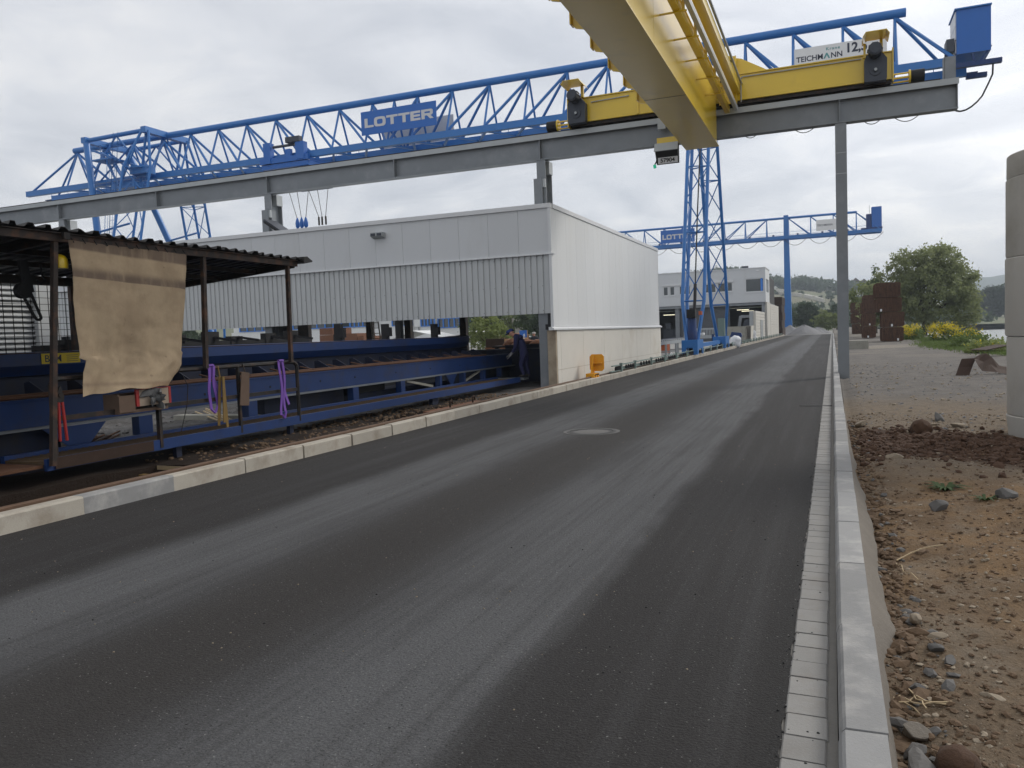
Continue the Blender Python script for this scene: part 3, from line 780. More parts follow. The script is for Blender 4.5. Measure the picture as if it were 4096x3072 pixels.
def gearmotor(x, label):
    g = part('gearmotor', MB().prism([(x - .29, 8.40), (x - .27, 8.36), (x + .27, 8.36), (x + .29, 8.42), (x + .30, 8.96), (x + .18, 9.12), (x - .22, 9.10), (x - .29, 8.96)], 'y', 25.28, 25.55), M['motor'], yc_, label=label)
    part('shaft_cover', MB().tube((x, 25.25, 8.66), (x, 25.279, 8.66), .15, 18).tube((x, 25.20, 8.66), (x, 25.249, 8.66), .055, 14), M['motor'], g, True)
    part('shaft_ring', MB().tube((x, 25.185, 8.66), (x, 25.199, 8.66), .04, 14), M['galv_light'], g, True)
    part('motor', MB().tube((x - .02, 24.90, 9.15), (x - .02, 25.27, 9.15), .175, 18).tube((x - .02, 24.86, 9.15), (x - .02, 24.899, 9.15), .14, 18), M['motor'], g, True)
    fb = MB()
    for k_ in range(10):
        t = 2 * math.pi * k_ / 10
        fb.bar((x - .02 + .185 * math.cos(t), 24.93, 9.15 + .185 * math.sin(t)), (x - .02 + .185 * math.cos(t), 25.25, 9.15 + .185 * math.sin(t)), .012, .03, (math.cos(t), 0, math.sin(t)))
    part('cooling_fin', fb, M['motor'], g)
    h = part('motor_hood', MB().prism([(x - .34, 9.46), (x - .26, 9.58), (x + .26, 9.58), (x + .34, 9.46), (x + .325, 9.46), (x + .25, 9.565), (x - .25, 9.565), (x - .325, 9.46)], 'y', 24.74, 25.54), M['yellow'], g)
    part('hood_bracket', MB().box(x + .12, x + .2, 25.45, 25.56, 9.2, 9.56).box(x - .3, x - .24, 25.50, 25.56, 9.1, 9.5), M['yellow'], g)
    return g
gearmotor(-7.58, 'dark gearmotor at the left end of the carriage')
gearmotor(1.22, 'dark gearmotor at the right end of the carriage')
def bumper(x, s_):
    b = part('buffer', MB().tube((x + s_ * .45, 25.85, 8.50), (x + s_ * .80, 25.85, 8.50), .17, 18), M['black'], yc_, True)
    mb = MB().tube((x + s_ * .40, 25.85, 8.50), (x + s_ * .449, 25.85, 8.50), .19, 18)
    for k_ in range(6):
        t = 2 * math.pi * k_ / 6 + .3
        mb.tube((x, 25.85 + .13 * math.cos(t), 8.50 + .13 * math.sin(t)), (x + s_ * .40, 25.85 + .13 * math.cos(t), 8.50 + .13 * math.sin(t)), .022, 6)
    part('buffer_mount', mb, M['yellow'], b)
bumper(-7.96, -1); bumper(1.70, 1)
wb = MB()
for x in (-7.3, -6.6, .7, 1.3): wb.tube((x, 25.80, 8.40), (x, 25.89, 8.40), .12, 14)
part('wheel', wb, M['steel_dark'], yc_, True)
part('limit_switch', MB().box(-5.0, -4.75, 25.44, 25.55, 7.85, 8.2).bar((-4.75, 25.45, 8.12), (-4.45, 25.45, 7.92), .05, .07), M['galv_light'], yc_)
part('display_bracket', MB().box(-4.98, -4.03, 25.18, 25.22, 7.31, 7.52), M['yellow'], yc_)
dp = part('display_hood', MB().prism([(24.86, 7.06), (25.02, 7.32), (25.30, 7.32), (25.30, 7.29), (25.04, 7.29), (24.89, 7.05)], 'x', -5.02, -4.30), M['galv_light'], yc_)
part('display_case', MB().prism([(24.93, 7.07), (25.05, 7.27), (25.29, 7.27), (25.29, 6.72), (25.16, 6.72), (25.06, 6.88)], 'x', -5.0, -4.32), M['black'], dp)
part('display_screen', MB().prism([(25.03, 6.70), (25.03, 6.885), (25.05, 6.885), (25.05, 6.70)], 'x', -4.93, -4.33), M['letter_grey'], dp)
text_part('display_digits', '57904', .17, M['black'], dp, (-4.86, 25.026, 6.735), (R(90), 0, 0), .002, .004, 1.05)
part('signal_lamp', MB().tube((-5.06, 25.1, 6.70), (-5.04, 25.1, 6.60), .045, 10), M['signal'], dp)
part('signal_stem', MB().path([(-5.05, 25.1, 6.70), (-5.0, 25.12, 6.80), (-4.98, 25.15, 6.92)], .02, 6), M['steel_dark'], dp)

# ------------------------------------------------------------------ block lettering
def letter_poly(ch):
    T = .235
    W = 1.32
    if ch == 'L': return [[(0, 0), (1.05, 0), (1.05, T), (.36, T), (.36, 1), (0, 1)]]
    if ch == 'T': return [[(0, 1), (0, 1 - T), (.47, 1 - T), (.47, 0), (.83, 0), (.83, 1 - T), (1.3, 1 - T), (1.3, 1)]]
    if ch == 'E': return [[(0, 0), (1.12, 0), (1.12, T), (.36, T), (.36, .39), (1.07, .39), (1.07, .61), (.36, .61), (.36, 1 - T), (1.12, 1 - T), (1.12, 1), (0, 1)]]
    if ch == 'O':
        o_, i_ = [], []
        for k_ in range(24):
            t = 2 * math.pi * k_ / 24
            c_, s_ = math.cos(t), math.sin(t)
            f = lambda v, e_: math.copysign(abs(v) ** e_, v)
            o_.append((.68 + .68 * f(c_, .5), .5 + .52 * f(s_, .55)))
            i_.append((.68 + .34 * f(c_, .55), .5 + .27 * f(s_, .6)))
        return [[o_[k_], o_[(k_ + 1) % 24], i_[(k_ + 1) % 24], i_[k_]] for k_ in range(24)]
    if ch == 'R': return [[(0, 0), (.36, 0), (.36, 1), (0, 1)], [(.361, 1 - T), (.95, 1 - T), (1.08, 1 - T + .06), (1.28, .86), (1.2, .97), (1.05, 1), (.361, 1)],
                          [(1.279, .855), (1.08, .82), (.97, .76), (.97, .60), (1.05, .585), (1.28, .53)], [(.361, .36), (.7, .36), (1.06, .36), (1.2, .41), (1.279, .525), (1.05, .58), (.95, .59), (.361, .59)],
                          [(.62, .359), (.93, 0), (1.36, 0), (1.0, .359)]]
ADV = {'L': 1.12, 'O': 1.46, 'T': 1.38, 'E': 1.24, 'R': 1.4}
def lotter(parent, x0, y, z0, h, width, name='lettering'):
    tot = sum(ADV[c_] for c_ in 'LOTTER') - .05
    sx = width / tot; x = x0
    mb = MB()
    for ch in 'LOTTER':
        for pl in letter_poly(ch):
            mb.prism([(x + u * sx, z0 + v * h) for u, v in pl], 'y', y - .012, y)
        x += ADV[ch] * sx
    return part(name, mb, M['letter_grey'], parent)

# ------------------------------------------------------------------ big blue gantry crane
G = thing('gantry_crane', 'big blue lattice gantry crane spanning the yard above the grey beam', 'gantry crane', (-7.05, 50, 0.2))
ZL, ZT, YF, YB, YT = 15.07, 18.42, 48.8, 51.2, 50.0
part('top_chord', MB().tube((-58.9, YT, ZT), (3.95, YT, ZT), .24, 12), M['blue'], G, True)
for nm, yy, xe in (('lower_chord', YF, 5.9), ('lower_chord', YB, 7.0)):
    part(nm, MB().box(-63.3, xe, yy - .17, yy + .17, ZL - .22, ZL + .22), M['blue'], G)
NODES = [-58.59, -55.6, -52.45, -49.3, -46.41, -43.66, -40.95, -38.25, -35.46, -32.66, -29.92, -28.14, -26.27, -23.62, -20.89, -18.12, -15.48, -12.82, -10.0, -7.2, -4.54, -1.89, .75, 3.4]
def lmember(p, q, r=.085): part('lattice_bar', MB().tube(p, q, r, 6), M['blue'], G, True)
for i, x in enumerate(NODES):
    for yy in (YF, YB):
        lmember((x, YT, ZT - .2), (x, yy, ZL + .2), .075)
        if -28.2 <= x <= -28.0: continue
        if x < -28.2 or x > -7.3: nx = NODES[i + 1] if i + 1 < len(NODES) else 6.1
        else: nx = NODES[i - 1]
        if x == -29.92 : nx = -28.14 - .2
        if x == -26.27: nx = -28.14 + .2
        lmember((x, YT, ZT - .2), (nx, yy, ZL + .2), .095)
for yy in (YF, YB): lmember((-58.59, YT, ZT - .2), (-62.6, yy, ZL + .2), .09)
# horizontal bracing between the lower chords
for i, (a, b) in enumerate(zip(NODES, NODES[1:])):
    if a in (-29.92,): continue
    m = (a + b) / 2
    part_each('lower_brace', MB().bar((a, YF + .17, ZL - .1), (m, YB - .17, ZL - .1), .16, .12).bar((m, YB - .17, ZL - .12), (b, YF + .17, ZL - .12), .16, .12), M['blue'], G)
part('walkway', MB().box(-64.6, 7.6, YB + .25, YB + .85, ZL - .02, ZL + .05), M['mblue'], G)
rl = MB()
for z in (.45, .8, 1.15): rl.tube((-64.6, YB + .86, ZL + z), (6.2, YB + .86, ZL + z), .028, 5)
part('handrail', rl, M['blue'], G)
mpst = mesh_of('handrail_post', MB().tube((0, 0, 0), (0, 0, 1.16), .022, 5), M['blue'])
x = -64.5
while x < 6: piece('handrail_post', mpst, G, (x, YB + .86, ZL + .02)); x += 2.0
part_each('girder_tip', MB().box(5.95, 8.3, YF - .1, YF + .2, ZL - .36, ZL - .12).box(7.0, 8.0, YB - .1, YB + .2, ZL - .36, ZL - .12), M['mblue'], G)
part('electric_cabinet', MB().box(6.25, 7.83, 48.9, 51.1, 15.45, 17.72), M['blue_sign'], G)
cb = G.children[-1]
part('cabinet_roof', MB().box(6.15, 7.86, 48.8, 51.2, 17.721, 17.79), M['blue'], cb)
part_each('cabinet_panel', MB().box(6.20, 6.246, 49.0, 50.9, 15.55, 16.2).box(6.20, 6.246, 49.0, 50.9, 16.24, 16.9).box(6.20, 6.246, 49.0, 50.9, 16.94, 17.66), M['white'], cb)
part('cabinet_unit', MB().box(5.78, 6.15, 48.9, 49.8, 15.65, 16.3), M['motor'], cb)
part_each('cabinet_bracket', MB().bar((7.85, 49, 15.7), (7.3, 49, 14.9), .1, .1).bar((7.0, 49, 15.4), (7.1, 49, 14.8), .1, .1), M['mblue'], cb)
pts = [(7.93, 49, 14.75), (7.91, 49, 14.22), (7.72, 49, 13.77), (7.43, 49, 13.16), (7.2, 49, 12.90), (6.95, 49, 12.69), (6.68, 49, 12.55), (6.42, 49, 12.51), (6.22, 49, 12.57), (6.09, 49, 12.68), (5.85, 49, 13.0), (5.6, 49, 13.6)]
part('hanging_cable', MB().path(pts, .045, 6), M['cable'], cb)
# boards
sg = part('name_board', MB().box(-29.9, -24.12, 48.36, 48.42, 15.68, 17.26), M['blue_sign'], G)
lotter(sg, -29.62, 48.358, 16.16, .62, 5.3)
part('rear_board', MB().box(-30.0, -24.3, 51.35, 51.41, 15.4, 17.1), M['letter_grey'], G)
tb = part('maker_board', MB().box(-1.78, 2.9, 48.40, 48.46, 15.6, 16.86), M['white'], G)
RX = (R(90), 0, 0)
xc = -1.68
for tx in ('TEICHM', None, 'NN'):
    if tx is None:
        part('letter_mark', MB().prism([(xc + .0, 16.13), (xc + .08, 16.13), (xc + .17, 16.31), (xc + .26, 16.13), (xc + .34, 16.13), (xc + .205, 16.42), (xc + .135, 16.42)], 'y', 48.388, 48.398), M['letter_teal'], tb); xc += .37
    else:
        o = text_part('lettering', tx, .40, M['letter_dark'], tb, (xc, 48.397, 16.13), RX, .004, .0085, .98)
        xc += max(v.co.x for v in o.data.vertices) * .98 + .03
text_part('lettering', 'Krane', .22, M['letter_teal'], tb, (-.14, 48.397, 16.56), RX, .004, .004, 1.1, spacing=1.25)
text_part('lettering', '12,5', .68, M['letter_dark'], tb, (.84, 48.397, 16.28), RX, .004, .022, .95)
# trolley with ropes and hooks
tr = part('trolley', MB().box(-38.5, -34.3, 48.2, 48.5, 14.62, 15.0).box(-38.1, -37.5, 48.15, 48.62, 14.62, 16.1).box(-35.3, -34.6, 48.15, 48.62, 14.7, 15.9).box(-38.4, -34.4, 48.3, 51.7, 14.25, 14.58).box(-36.2, -35.8, 48.2, 48.5, 15.0, 15.5), M['blue_sign'], G)
part('trolley_motor', MB().box(-36.1, -34.9, 48.1, 48.5, 15.92, 16.3).tube((-37.4, 48.4, 15.8), (-35.5, 48.4, 15.8), .1, 8), M['motor'], tr)
part('hoist_frame', MB().box(-36.6, -33.9, 49.6, 50.5, 12.85, 13.1).box(-36.3, -34.2, 49.7, 50.4, 13.1, 14.24), M['mblue'], tr)
rp = MB()
for a, b in ((-37.5, -36.8), (-36.75, -36.42), (-35.62, -36.05), (-35.8, -34.9), (-34.95, -34.62), (-33.9, -34.3)): rp.tube((a, 50, 13.2), (b, 50, 10.8), .022, 5)
part('hoist_rope', rp, M['steel_dark'], tr)
hk = MB()
for x in (-36.8, -36.42, -36.05):
    hk.lathe([(.04, .95), (.10, .8), (.16, .55), (.15, .3), (.09, .2)], 10, (x, 50, 9.95))
    hk.path([(x, 50, 10.15), (x - .18, 50, 10.0), (x - .2, 50, 9.78), (x, 50, 9.64), (x + .17, 50, 9.75)], .055, 6)
part('hook_block', hk, M['blue_sign'], tr, True)
hk = MB()
for x in (-34.9, -34.62, -34.3): hk.tube((x, 50, 10.2), (x, 50, 10.8), .07, 7)
part('rope_clamp', hk, M['steel_dark'], tr)
# supports
def leg(parent, X, Y0, Y1, wk, apex, name='support_leg', z_knee=3.1, zk2=12.8, matl=None, foot=True):
    matl = matl or M['blue']
    sgn = 1 if Y1 > Y0 else -1
    def c_at(z): return Vector((apex[0] + (X - apex[0]) * (apex[2] - z) / (apex[2] - .9), Y0 + (Y1 - Y0) * (z - .9) / (apex[2] - .9), z))
    offs = [(-.5, -.42 * sgn), (-.42, .45 * sgn), (.5, 0)]
    lv = []
    zs = [.95, z_knee] + [z_knee + (zk2 - z_knee) * i / 5 for i in range(1, 6)] + [apex[2]]
    L = part(name, MB().path([c_at(z) + Vector((offs[0][0], offs[0][1], 0)) * wk * (.5 if i == 0 else (.25 if i == len(zs) - 1 else 1)) for i, z in enumerate(zs)], .10, 8), matl, parent, True)
    pt = [[c_at(z) + Vector((ox, oy, 0)) * wk * (.5 if i == 0 else (.25 if i == len(zs) - 1 else 1)) for i, z in enumerate(zs)] for ox, oy in offs]
    for k_ in (1, 2): part('leg_tube', MB().path(pt[k_], .10, 8), matl, L, True)
    for i in range(1, len(zs) - 1):
        for a, b in ((0, 1), (1, 2), (2, 0)):
            mb = MB()
            if i % 2 == 1 or i == len(zs) - 2: mb.tube(pt[a][i], pt[b][i], .036, 6)
            if i < len(zs) - 2:
                if i % 2: mb.tube(pt[a][i], pt[b][i + 1], .036, 6)
                else: mb.tube(pt[b][i], pt[a][i + 1], .036, 6)
            if mb.v: part('leg_brace', mb, matl, L, True)
    if foot:
        c_ = c_at(.9)
        mb = MB().box(X - .42, X + .42, Y0 - 1.0, Y0 + 1.0, .55, .98)
        mb.prism([(Y0 - 1.0, .2), (Y0 - .75, .2), (Y0 - .62, .42), (Y0 - .4, .5), (Y0 + .4, .5), (Y0 + .62, .42), (Y0 + .75, .2), (Y0 + 1.0, .2), (Y0 + 1.0, .549), (Y0 - 1.0, .549)], 'x', X - .42, X - .36)
        mb.prism([(Y0 - 1.0, .2), (Y0 - .75, .2), (Y0 - .62, .42), (Y0 - .4, .5), (Y0 + .4, .5), (Y0 + .62, .42), (Y0 + .75, .2), (Y0 + 1.0, .2), (Y0 + 1.0, .549), (Y0 - 1.0, .549)], 'x', X + .36, X + .42)
        mb.box(X - .42, X - .17, Y0 - 1.03, Y0 - 1.001, .2, .98).box(X + .17, X + .42, Y0 - 1.03, Y0 - 1.001, .2, .98).box(X - .17, X + .17, Y0 - 1.03, Y0 - 1.001, .62, .98)
        part('wheel_bogie', mb, M['blue'], L)
        part('bogie_wheel', MB().tube((X - .08, Y0 - .5, .46), (X + .08, Y0 - .5, .46), .26, 16).tube((X - .08, Y0 + .5, .46), (X + .08, Y0 + .5, .46), .26, 16), M['steel_dark'], L, True)
    return L, c_at
L1, f1 = leg(G, -7.05, 44.0, 48.9, 1.1, (-7.05, 48.9, 14.9))
part('drive_cable_drum', MB().box(-7.28, -6.82, 43.6, 44.1, 2.15, 2.62), M['black'], L1)
part('drive_casing', MB().lathe([(.28, 0), (.28, .4), (.24, .5), (.24, 1.1), (.2, 1.2)], 14, (-7.05, 43.95, .985)), M['mblue'], L1, True)
part('power_cable', MB().path([(-6.93, 44.1, 2.62), (-6.9, 44.2, 3.2), (-6.88, 44.3, 4.0)], .085, 7).path([(-6.88, 44.3, 4.0), (-6.87, 45.6, 8.0), (-6.9, 48.6, 14.8)], .04, 6), M['cable'], L1)
part('warning_lamp', MB().box(-6.62, -6.45, 43.5, 43.7, 2.3, 2.5), M['orange'], L1)
L2, f2 = leg(G, -7.05, 56.0, 51.1, 1.1, (-7.05, 51.1, 14.9))
part('switch_box', MB().box(-7.12, -6.68, 55.0, 55.4, 1.0, 2.2), M['guard'], L2)
part('sill_tube', MB().bar((-7.05, 45.1, .62), (-7.05, 54.9, .62), .2, .22), M['blue'], G)
# rigid support at the left
for y0, y1, yy in ((44.4, 48.0, 48.0), (55.6, 52.0, 52.0)):
    L3, f3 = leg(G, -49.7, y0, y1, 1.9, (-48.9, y1, 18.4), z_knee=4.0, zk2=15.5)
    part('raker', MB().tube((-55.2, y1, 18.4), (-49.9, y0, 1.3), .26, 10), M['blue'], L3, True)
    part('tie_rod', MB().tube((-52.7, f3(10.8).y, 10.8), (-49.6, f3(11.2).y, 11.2), .08, 6), M['blue'], L3, True)
part_each('head_frame', MB().tube((-55.2, 48, 18.4), (-48.9, 48, 18.45), .17, 10).tube((-55.2, 52, 18.4), (-48.9, 52, 18.45), .17, 10), M['blue'], G, True)
part_each('head_beam', MB().bar((-48.9, 47.7, 18.45), (-48.9, 52.3, 18.45), .5, .45).bar((-55.2, 47.7, 18.4), (-55.2, 52.3, 18.4), .5, .45), M['blue'], G)
part('sill_beam', MB().bar((-55.0, 48.0, 15.0), (-48.9, 48.0, 15.05), .22, .22), M['blue'], G)
for a, b in (((-55.2, 48, 15.1), (-52.0, 48, 18.4)), ((-52.0, 48, 18.4), (-48.9, 48, 15.1)), ((-55.2, 52, 15.1), (-52.0, 52, 18.4)), ((-52.0, 52, 18.4), (-48.9, 52, 15.1)), ((-48.9, 48, 15.1), (-48.9, 50, 18.3)), ((-48.9, 52, 15.1), (-48.9, 50, 18.3)), ((-55.2, 48, 15.1), (-55.2, 50, 18.3)), ((-55.2, 52, 15.1), (-55.2, 50, 18.3)), ((-53.8, 47.9, 15.1), (-50.4, 47.9, 17.4)), ((-50.4, 46.4, 13.2), (-52.8, 48, 15.0)), ((-48.9, 46.8, 13.4), (-50.6, 48, 15.0))):
    part('portal_brace', MB().tube(a, b, .07, 6), M['blue'], G, True)
mb = MB()
for z in (17.0, 17.4): mb.path([(-53.2, 46.6, z), (-51.2, 46.6, z), (-51.2, 48.0, z)], .025, 4)
for x in (-53.2, -52.2, -51.2): mb.tube((x, 46.6, 16.4), (x, 46.6, 17.4), .025, 4)
part('platform_rail', mb, M['blue'], G)
part('service_platform', MB().box(-53.2, -51.2, 46.6, 48.2, 16.3, 16.4).bar((-51.2, 47.4, 16.3), (-48.9, 47.4, 15.5), .5, .1).bar((-53.4, 47, 17.2), (-50.5, 47, 16.1), .3, .14).bar((-52.5, 47, 17.0), (-51.0, 47, 14.3), .12, .12).bar((-50.8, 47, 14.4), (-49.2, 47, 16.8), .12, .12).box(-52.0, -49.6, 47.2, 48.0, 14.1, 14.5).box(-50.2, -48.6, 47.4, 48.4, 15.1, 15.7), M['blue'], G)
ld = MB()
for yy in (45.6, 46.05):
    for xx in (-51.9, -51.4): ld.tube((xx, 45.4, 1.0), (xx + .7, 47.0, 18.3), .025, 5)
for i in range(36):
    t = i / 36
    ld.tube((-51.9 + .7 * t, 45.4 + 1.6 * t, 1 + 17.3 * t), (-51.4 + .7 * t, 45.4 + 1.6 * t, 1 + 17.3 * t), .015, 4)
part('ladder', ld, M['blue'], G)
cg = MB()
for i in range(10):
    t = .12 + .088 * i
    c_ = Vector((-51.65 + .7 * t, 45.4 + 1.6 * t, 1 + 17.3 * t))
    pts = [c_ + Vector((.42 * math.cos(a), -.42 * math.sin(a) * 1.3, 0)) for a in [math.pi * k_ / 6 for k_ in range(7)]]
    cg.path(pts, .014, 4)
for a in (.5, 1.2, 1.9, 2.6):
    cg.tube((-51.65 + .08 + .42 * math.cos(a), 45.6 - .55 * math.sin(a), 3.1), (-51.65 + .62 + .42 * math.cos(a), 46.8 - .55 * math.sin(a), 16.5), .012, 4)
part('ladder_cage', cg, M['blue'], G)

# ------------------------------------------------------------------ second, distant gantry crane
D = thing('gantry_crane', 'distant smaller-looking blue gantry crane standing beyond the office building', 'gantry crane', (-7.05, 146, .2))
YD, dz = 146, 16.45
part('top_chord', MB().tube((-62, YD, 19.75), (4.0, YD, 19.8), .20, 8), M['blue'], D, True)
for yy in (YD - 1.2, YD + 1.2): part('lower_chord', MB().box(-64, 7.7, yy - .18, yy + .18, dz - .3, dz + .25), M['blue'], D)
nx = [-60 + 3.55 * i for i in range(19)]
for i, x in enumerate(nx):
    for yy in (YD - 1.2, YD + 1.2):
        part('lattice_bar', MB().tube((x, YD, 19.7), (x, yy, dz + .2), .09, 5).tube((x, YD, 19.7), ((x + 3.5) if x > -8 or x < -25 else x - 3.5, yy, dz + .2), .09, 5), M['blue'], D)
for x0, x1 in ((-11.5, -3),): pass
mb = MB()
for z in (.7, 1.15): mb.tube((-60, YD + 1.6, dz + z), (6, YD + 1.6, dz + z), .03, 4)
part('handrail', mb, M['blue'], D)
part('support_leg', MB().add([(-7.6, 145.3, .3), (-6.4, 145.3, .3), (-6.4, 146.7, .3), (-7.6, 146.7, .3), (-7.5, 145.3, 20.2), (-6.75, 145.3, 20.2), (-6.75, 146.7, 20.2), (-7.5, 146.7, 20.2)],
     [(3, 2, 1, 0), (4, 5, 6, 7), (0, 1, 5, 4), (1, 2, 6, 5), (2, 3, 7, 6), (3, 0, 4, 7)]), M['blue'], D)
part('wheel_bogie', MB().box(-7.5, -6.3, 144.4, 147.6, .2, 1.0), M['blue'], D)
sb = part('name_board', MB().box(-28.3, -22.3, YD - 1.75, YD - 1.68, 16.9, 19.2), M['blue_sign'], D)
lotter(sb, -28.0, YD - 1.752, 17.55, .85, 5.3)
sb = part('maker_board', MB().box(-2.3, 1.3, YD - 1.75, YD - 1.68, 17.0, 18.8), M['white'], D)
text_part('lettering', 'TEICHMANN', .46, M['letter_dark'], sb, (-2.2, YD - 1.752, 17.75), RX, .004, .006, .92)
text_part('lettering', '8', .9, M['letter_dark'], sb, (.75, YD - 1.752, 17.75), RX, .004, .01, .9)
cbd = part('electric_cabinet', MB().box(6.2, 7.7, YD - 1, YD + 1, 17.0, 20.3), M['blue_sign'], D)
part('cabinet_unit', MB().box(5.4, 6.15, YD - .9, YD + .9, 16.8, 19.2).box(4.6, 7.8, YD - 1.1, YD + 1.1, 16.75, 16.99).tube((5.9, YD, 19.2), (5.9, YD, 20.7), .03, 5), M['mblue'], cbd)
mb = MB()
x = -62.0
while x < 6:
    pts = [(x + 3.6 * t / 8, YD - 1.5, dz - .35 - 1.15 * 4 * (t / 8) * (1 - t / 8)) for t in range(9)]
    mb.path(pts, .045, 4); x += 3.9
part('cable_festoon', mb, M['steel_dark'], D)
mb = MB()
x = -60
while x < 4: mb.box(x, x + .3, YD - 1.4, YD - 1.1, dz + .25, dz + .5); x += 3.9
part('festoon_clip', mb, M['mblue'], D)

# ------------------------------------------------------------------ open steel hall with corrugated curtain
H = thing('open_hall', 'pale grey flat-roofed steel hall, open below its corrugated curtain wall', 'hall', (-20, 30, 0))
HX0, HX1, HY0, HY1 = -34.0, -7.56, 22.2, 37.55
# front cladding panels (joint every 0.97 m)
PW = .972
mp_ = mesh_of('cladding_panel', MB().box(-PW / 2 + .003, PW / 2 - .003, 0, .07, 3.96, 5.245), M['clad_shaded'])
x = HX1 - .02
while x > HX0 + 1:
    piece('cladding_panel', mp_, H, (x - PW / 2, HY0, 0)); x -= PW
part('panel_backing', MB().box(HX0, HX1 - .02, HY0 + .072, HY0 + .16, 3.96, 5.24), M['galv'], H)
part_each('roof_trim', MB().box(HX0, HX1 + .03, HY0 - .05, HY0 + .17, 5.248, 5.375).box(HX1 - .06, HX1 + .05, HY0 + .171, HY1 + .03, 5.25, 5.375), M['trim'], H)
part('curtain_trim', MB().box(HX0, HX1 + .10, HY0 - .06, HY0 + .12, 3.905, 3.935).box(HX0, HX1 + .03, HY0 - .03, HY0 + .10, 3.936, 3.957), M['trim'], H)
def corrugated(x0, x1, y, z0, z1, pitch=.19, dep=.035):
    mb = MB(); xs_ = []
    x = x0
    while x < x1:
        xs_ += [(x, 0), (x + pitch * .68, 0), (x + pitch * .76, dep), (x + pitch * .92, dep)]
        x += pitch
    xs_.append((x, 0))
    n = len(xs_)
    mb.v = [(a, y + b, z) for z in (z0, z1) for a, b in xs_] + [(a, y + b + .004, z) for z in (z0, z1) for a, b in xs_]
    mb.f = [(i, i + 1, n + i + 1, n + i) for i in range(n - 1)] + [(2 * n + i, 3 * n + i, 3 * n + i + 1, 2 * n + i + 1) for i in range(n - 1)]
    mb.f += [(i, 2 * n + i, 2 * n + i + 1, i + 1) for i in range(n - 1)]
    return mb
part('corrugated_sheet', corrugated(HX0, HX1 - .12, HY0 + .02, 2.20, 3.90), M['corr'], H)
part('rear_sheet', corrugated(HX0, HX1 - .1, HY1 - .1, 3.0, 5.2), M['corr'], H)
sc_ = MB()
for i in range(60):
    for z in (2.28, 3.0, 3.8): sc_.box(HX1 - .3 - .38 * i, HX1 - .285 - .38 * i, HY0 + .012, HY0 + .019, z, z + .018)
part('sheet_screw', sc_, M['steel_dark'], H, kind='stuff')
part('roof_deck', MB().box(HX0, HX1 - .07, HY0 + .17, HY1 - .02, 5.0, 5.2), M['corr'], H)
part_each('ceiling_beam', MB().box(HX0, HX1 - .3, 24, 24.25, 4.6, 4.99).box(HX0, HX1 - .3, 29.7, 29.95, 4.6, 4.99).box(HX0, HX1 - .3, 35.4, 35.65, 4.6, 4.99), M['galv'], H)
# right-hand wall: cladding above, concrete below
edges_y = [22.22, 22.66, 23.62, 24.64, 25.66] + [25.66 + 1.0 * i for i in range(1, 12)] + [37.52]
part('side_backing', MB().box(HX1 - .07, HX1 - .03, 22.2, 37.53, 1.75, 5.24), M['trim'], H)
for a, b in zip(edges_y, edges_y[1:]):
    part('side_panel', MB().box(HX1 - .028, HX1 + .02, a + .002, b - .002, 1.80, 5.245), M['clad'], H)
part_each('corner_trim', MB().box(HX1 - .06, HX1 + .028, 22.16, 22.2, 1.79, 5.246).box(HX1 - .06, HX1 + .03, 37.531, 37.56, 1.79, 5.246), M['trim'], H)
part('drip_ledge', MB().prism([(HX1 - .06, 1.70), (HX1 + .11, 1.70), (HX1 + .11, 1.745), (HX1 + .03, 1.795), (HX1 - .06, 1.795)], 'y', 21.95, 37.75), M['trim'], H)
ej = [22.32, 22.66, 24.98, 27.53, 30.15, 32.62, 35.25, 37.62]
for a, b in zip(ej, ej[1:]):
    part_each('plinth_panel', MB().box(HX1 - .14, HX1 + .06, a + .007, b - .007, .53, 1.695).box(HX1 - .14, HX1 + .06, a + .007, b - .007, -.1, .52), M['plinth'], H)
part('plinth_core', MB().box(HX1 - .13, HX1 + .05, 22.33, 37.6, -.1, 1.69), M['plinth_dirty'], H)
part('plinth_end', MB().box(HX1 - .20, HX1 + .058, 22.20, 22.318, -.1, 1.698), M['plinth_dirty'], H)
def hcol(x, y):
    part_each('column', MB().box(x - .15, x + .15, y, y + .03, -.02, 2.8 if y < 23 else 5).box(x - .15, x + .15, y + .34, y + .37, -.02, 5).box(x - .012, x + .012, y + .031, y + .339, -.02, 5), M['galv'], H)
hcol(-7.90, 22.30)
for x in (-17.95, -28): hcol(x, 22.45)
for x in (-21.2, -29.6): hcol(x, 36.9)
part_each('post_dark', MB().box(-17.65, -17.3, 37.0, 37.3, 0, 5).box(-23.2, -22.85, 37.0, 37.3, 0, 5).box(-20.85, -20.5, 37.0, 37.3, 0, 5).box(-27.6, -26.9, 37, 37.3, 0, 5), M['steel_dark'], H)
part('door_rail', MB().box(-7.74, -7.66, 22.24, 22.30, 1.85, 2.22).box(-7.80, -7.62, 22.18, 22.295, 1.72, 1.88), M['black'], H)
lp = part('wall_lamp', MB().prism([(21.98, 4.86), (22.19, 4.80), (22.19, 4.98), (21.98, 4.98)], 'x', -13.46, -13.04), M['galv_light'], H)
part('lamp_glass', MB().box(-13.44, -13.28, 21.965, 21.978, 4.87, 4.95).box(-13.22, -13.06, 21.965, 21.978, 4.87, 4.95), M['motor'], lp)
lad = MB()
for s_ in (0, .45): lad.bar((-22.6 + s_, 36.5, 2.8), (-21.9 + s_, 35.8, .3), .05, .09)
for i in range(9): lad.bar((-22.6 + .7 * i / 9, 36.5 - .7 * i / 9, 2.8 - 2.5 * i / 9), (-22.15 + .7 * i / 9, 36.5 - .7 * i / 9, 2.8 - 2.5 * i / 9), .04, .04)
solo('ladder', lad, M['conc_dirty'], 'grey ladder leaning inside the open hall, seen under the curtain', 'ladder', (-22, 36, .3))

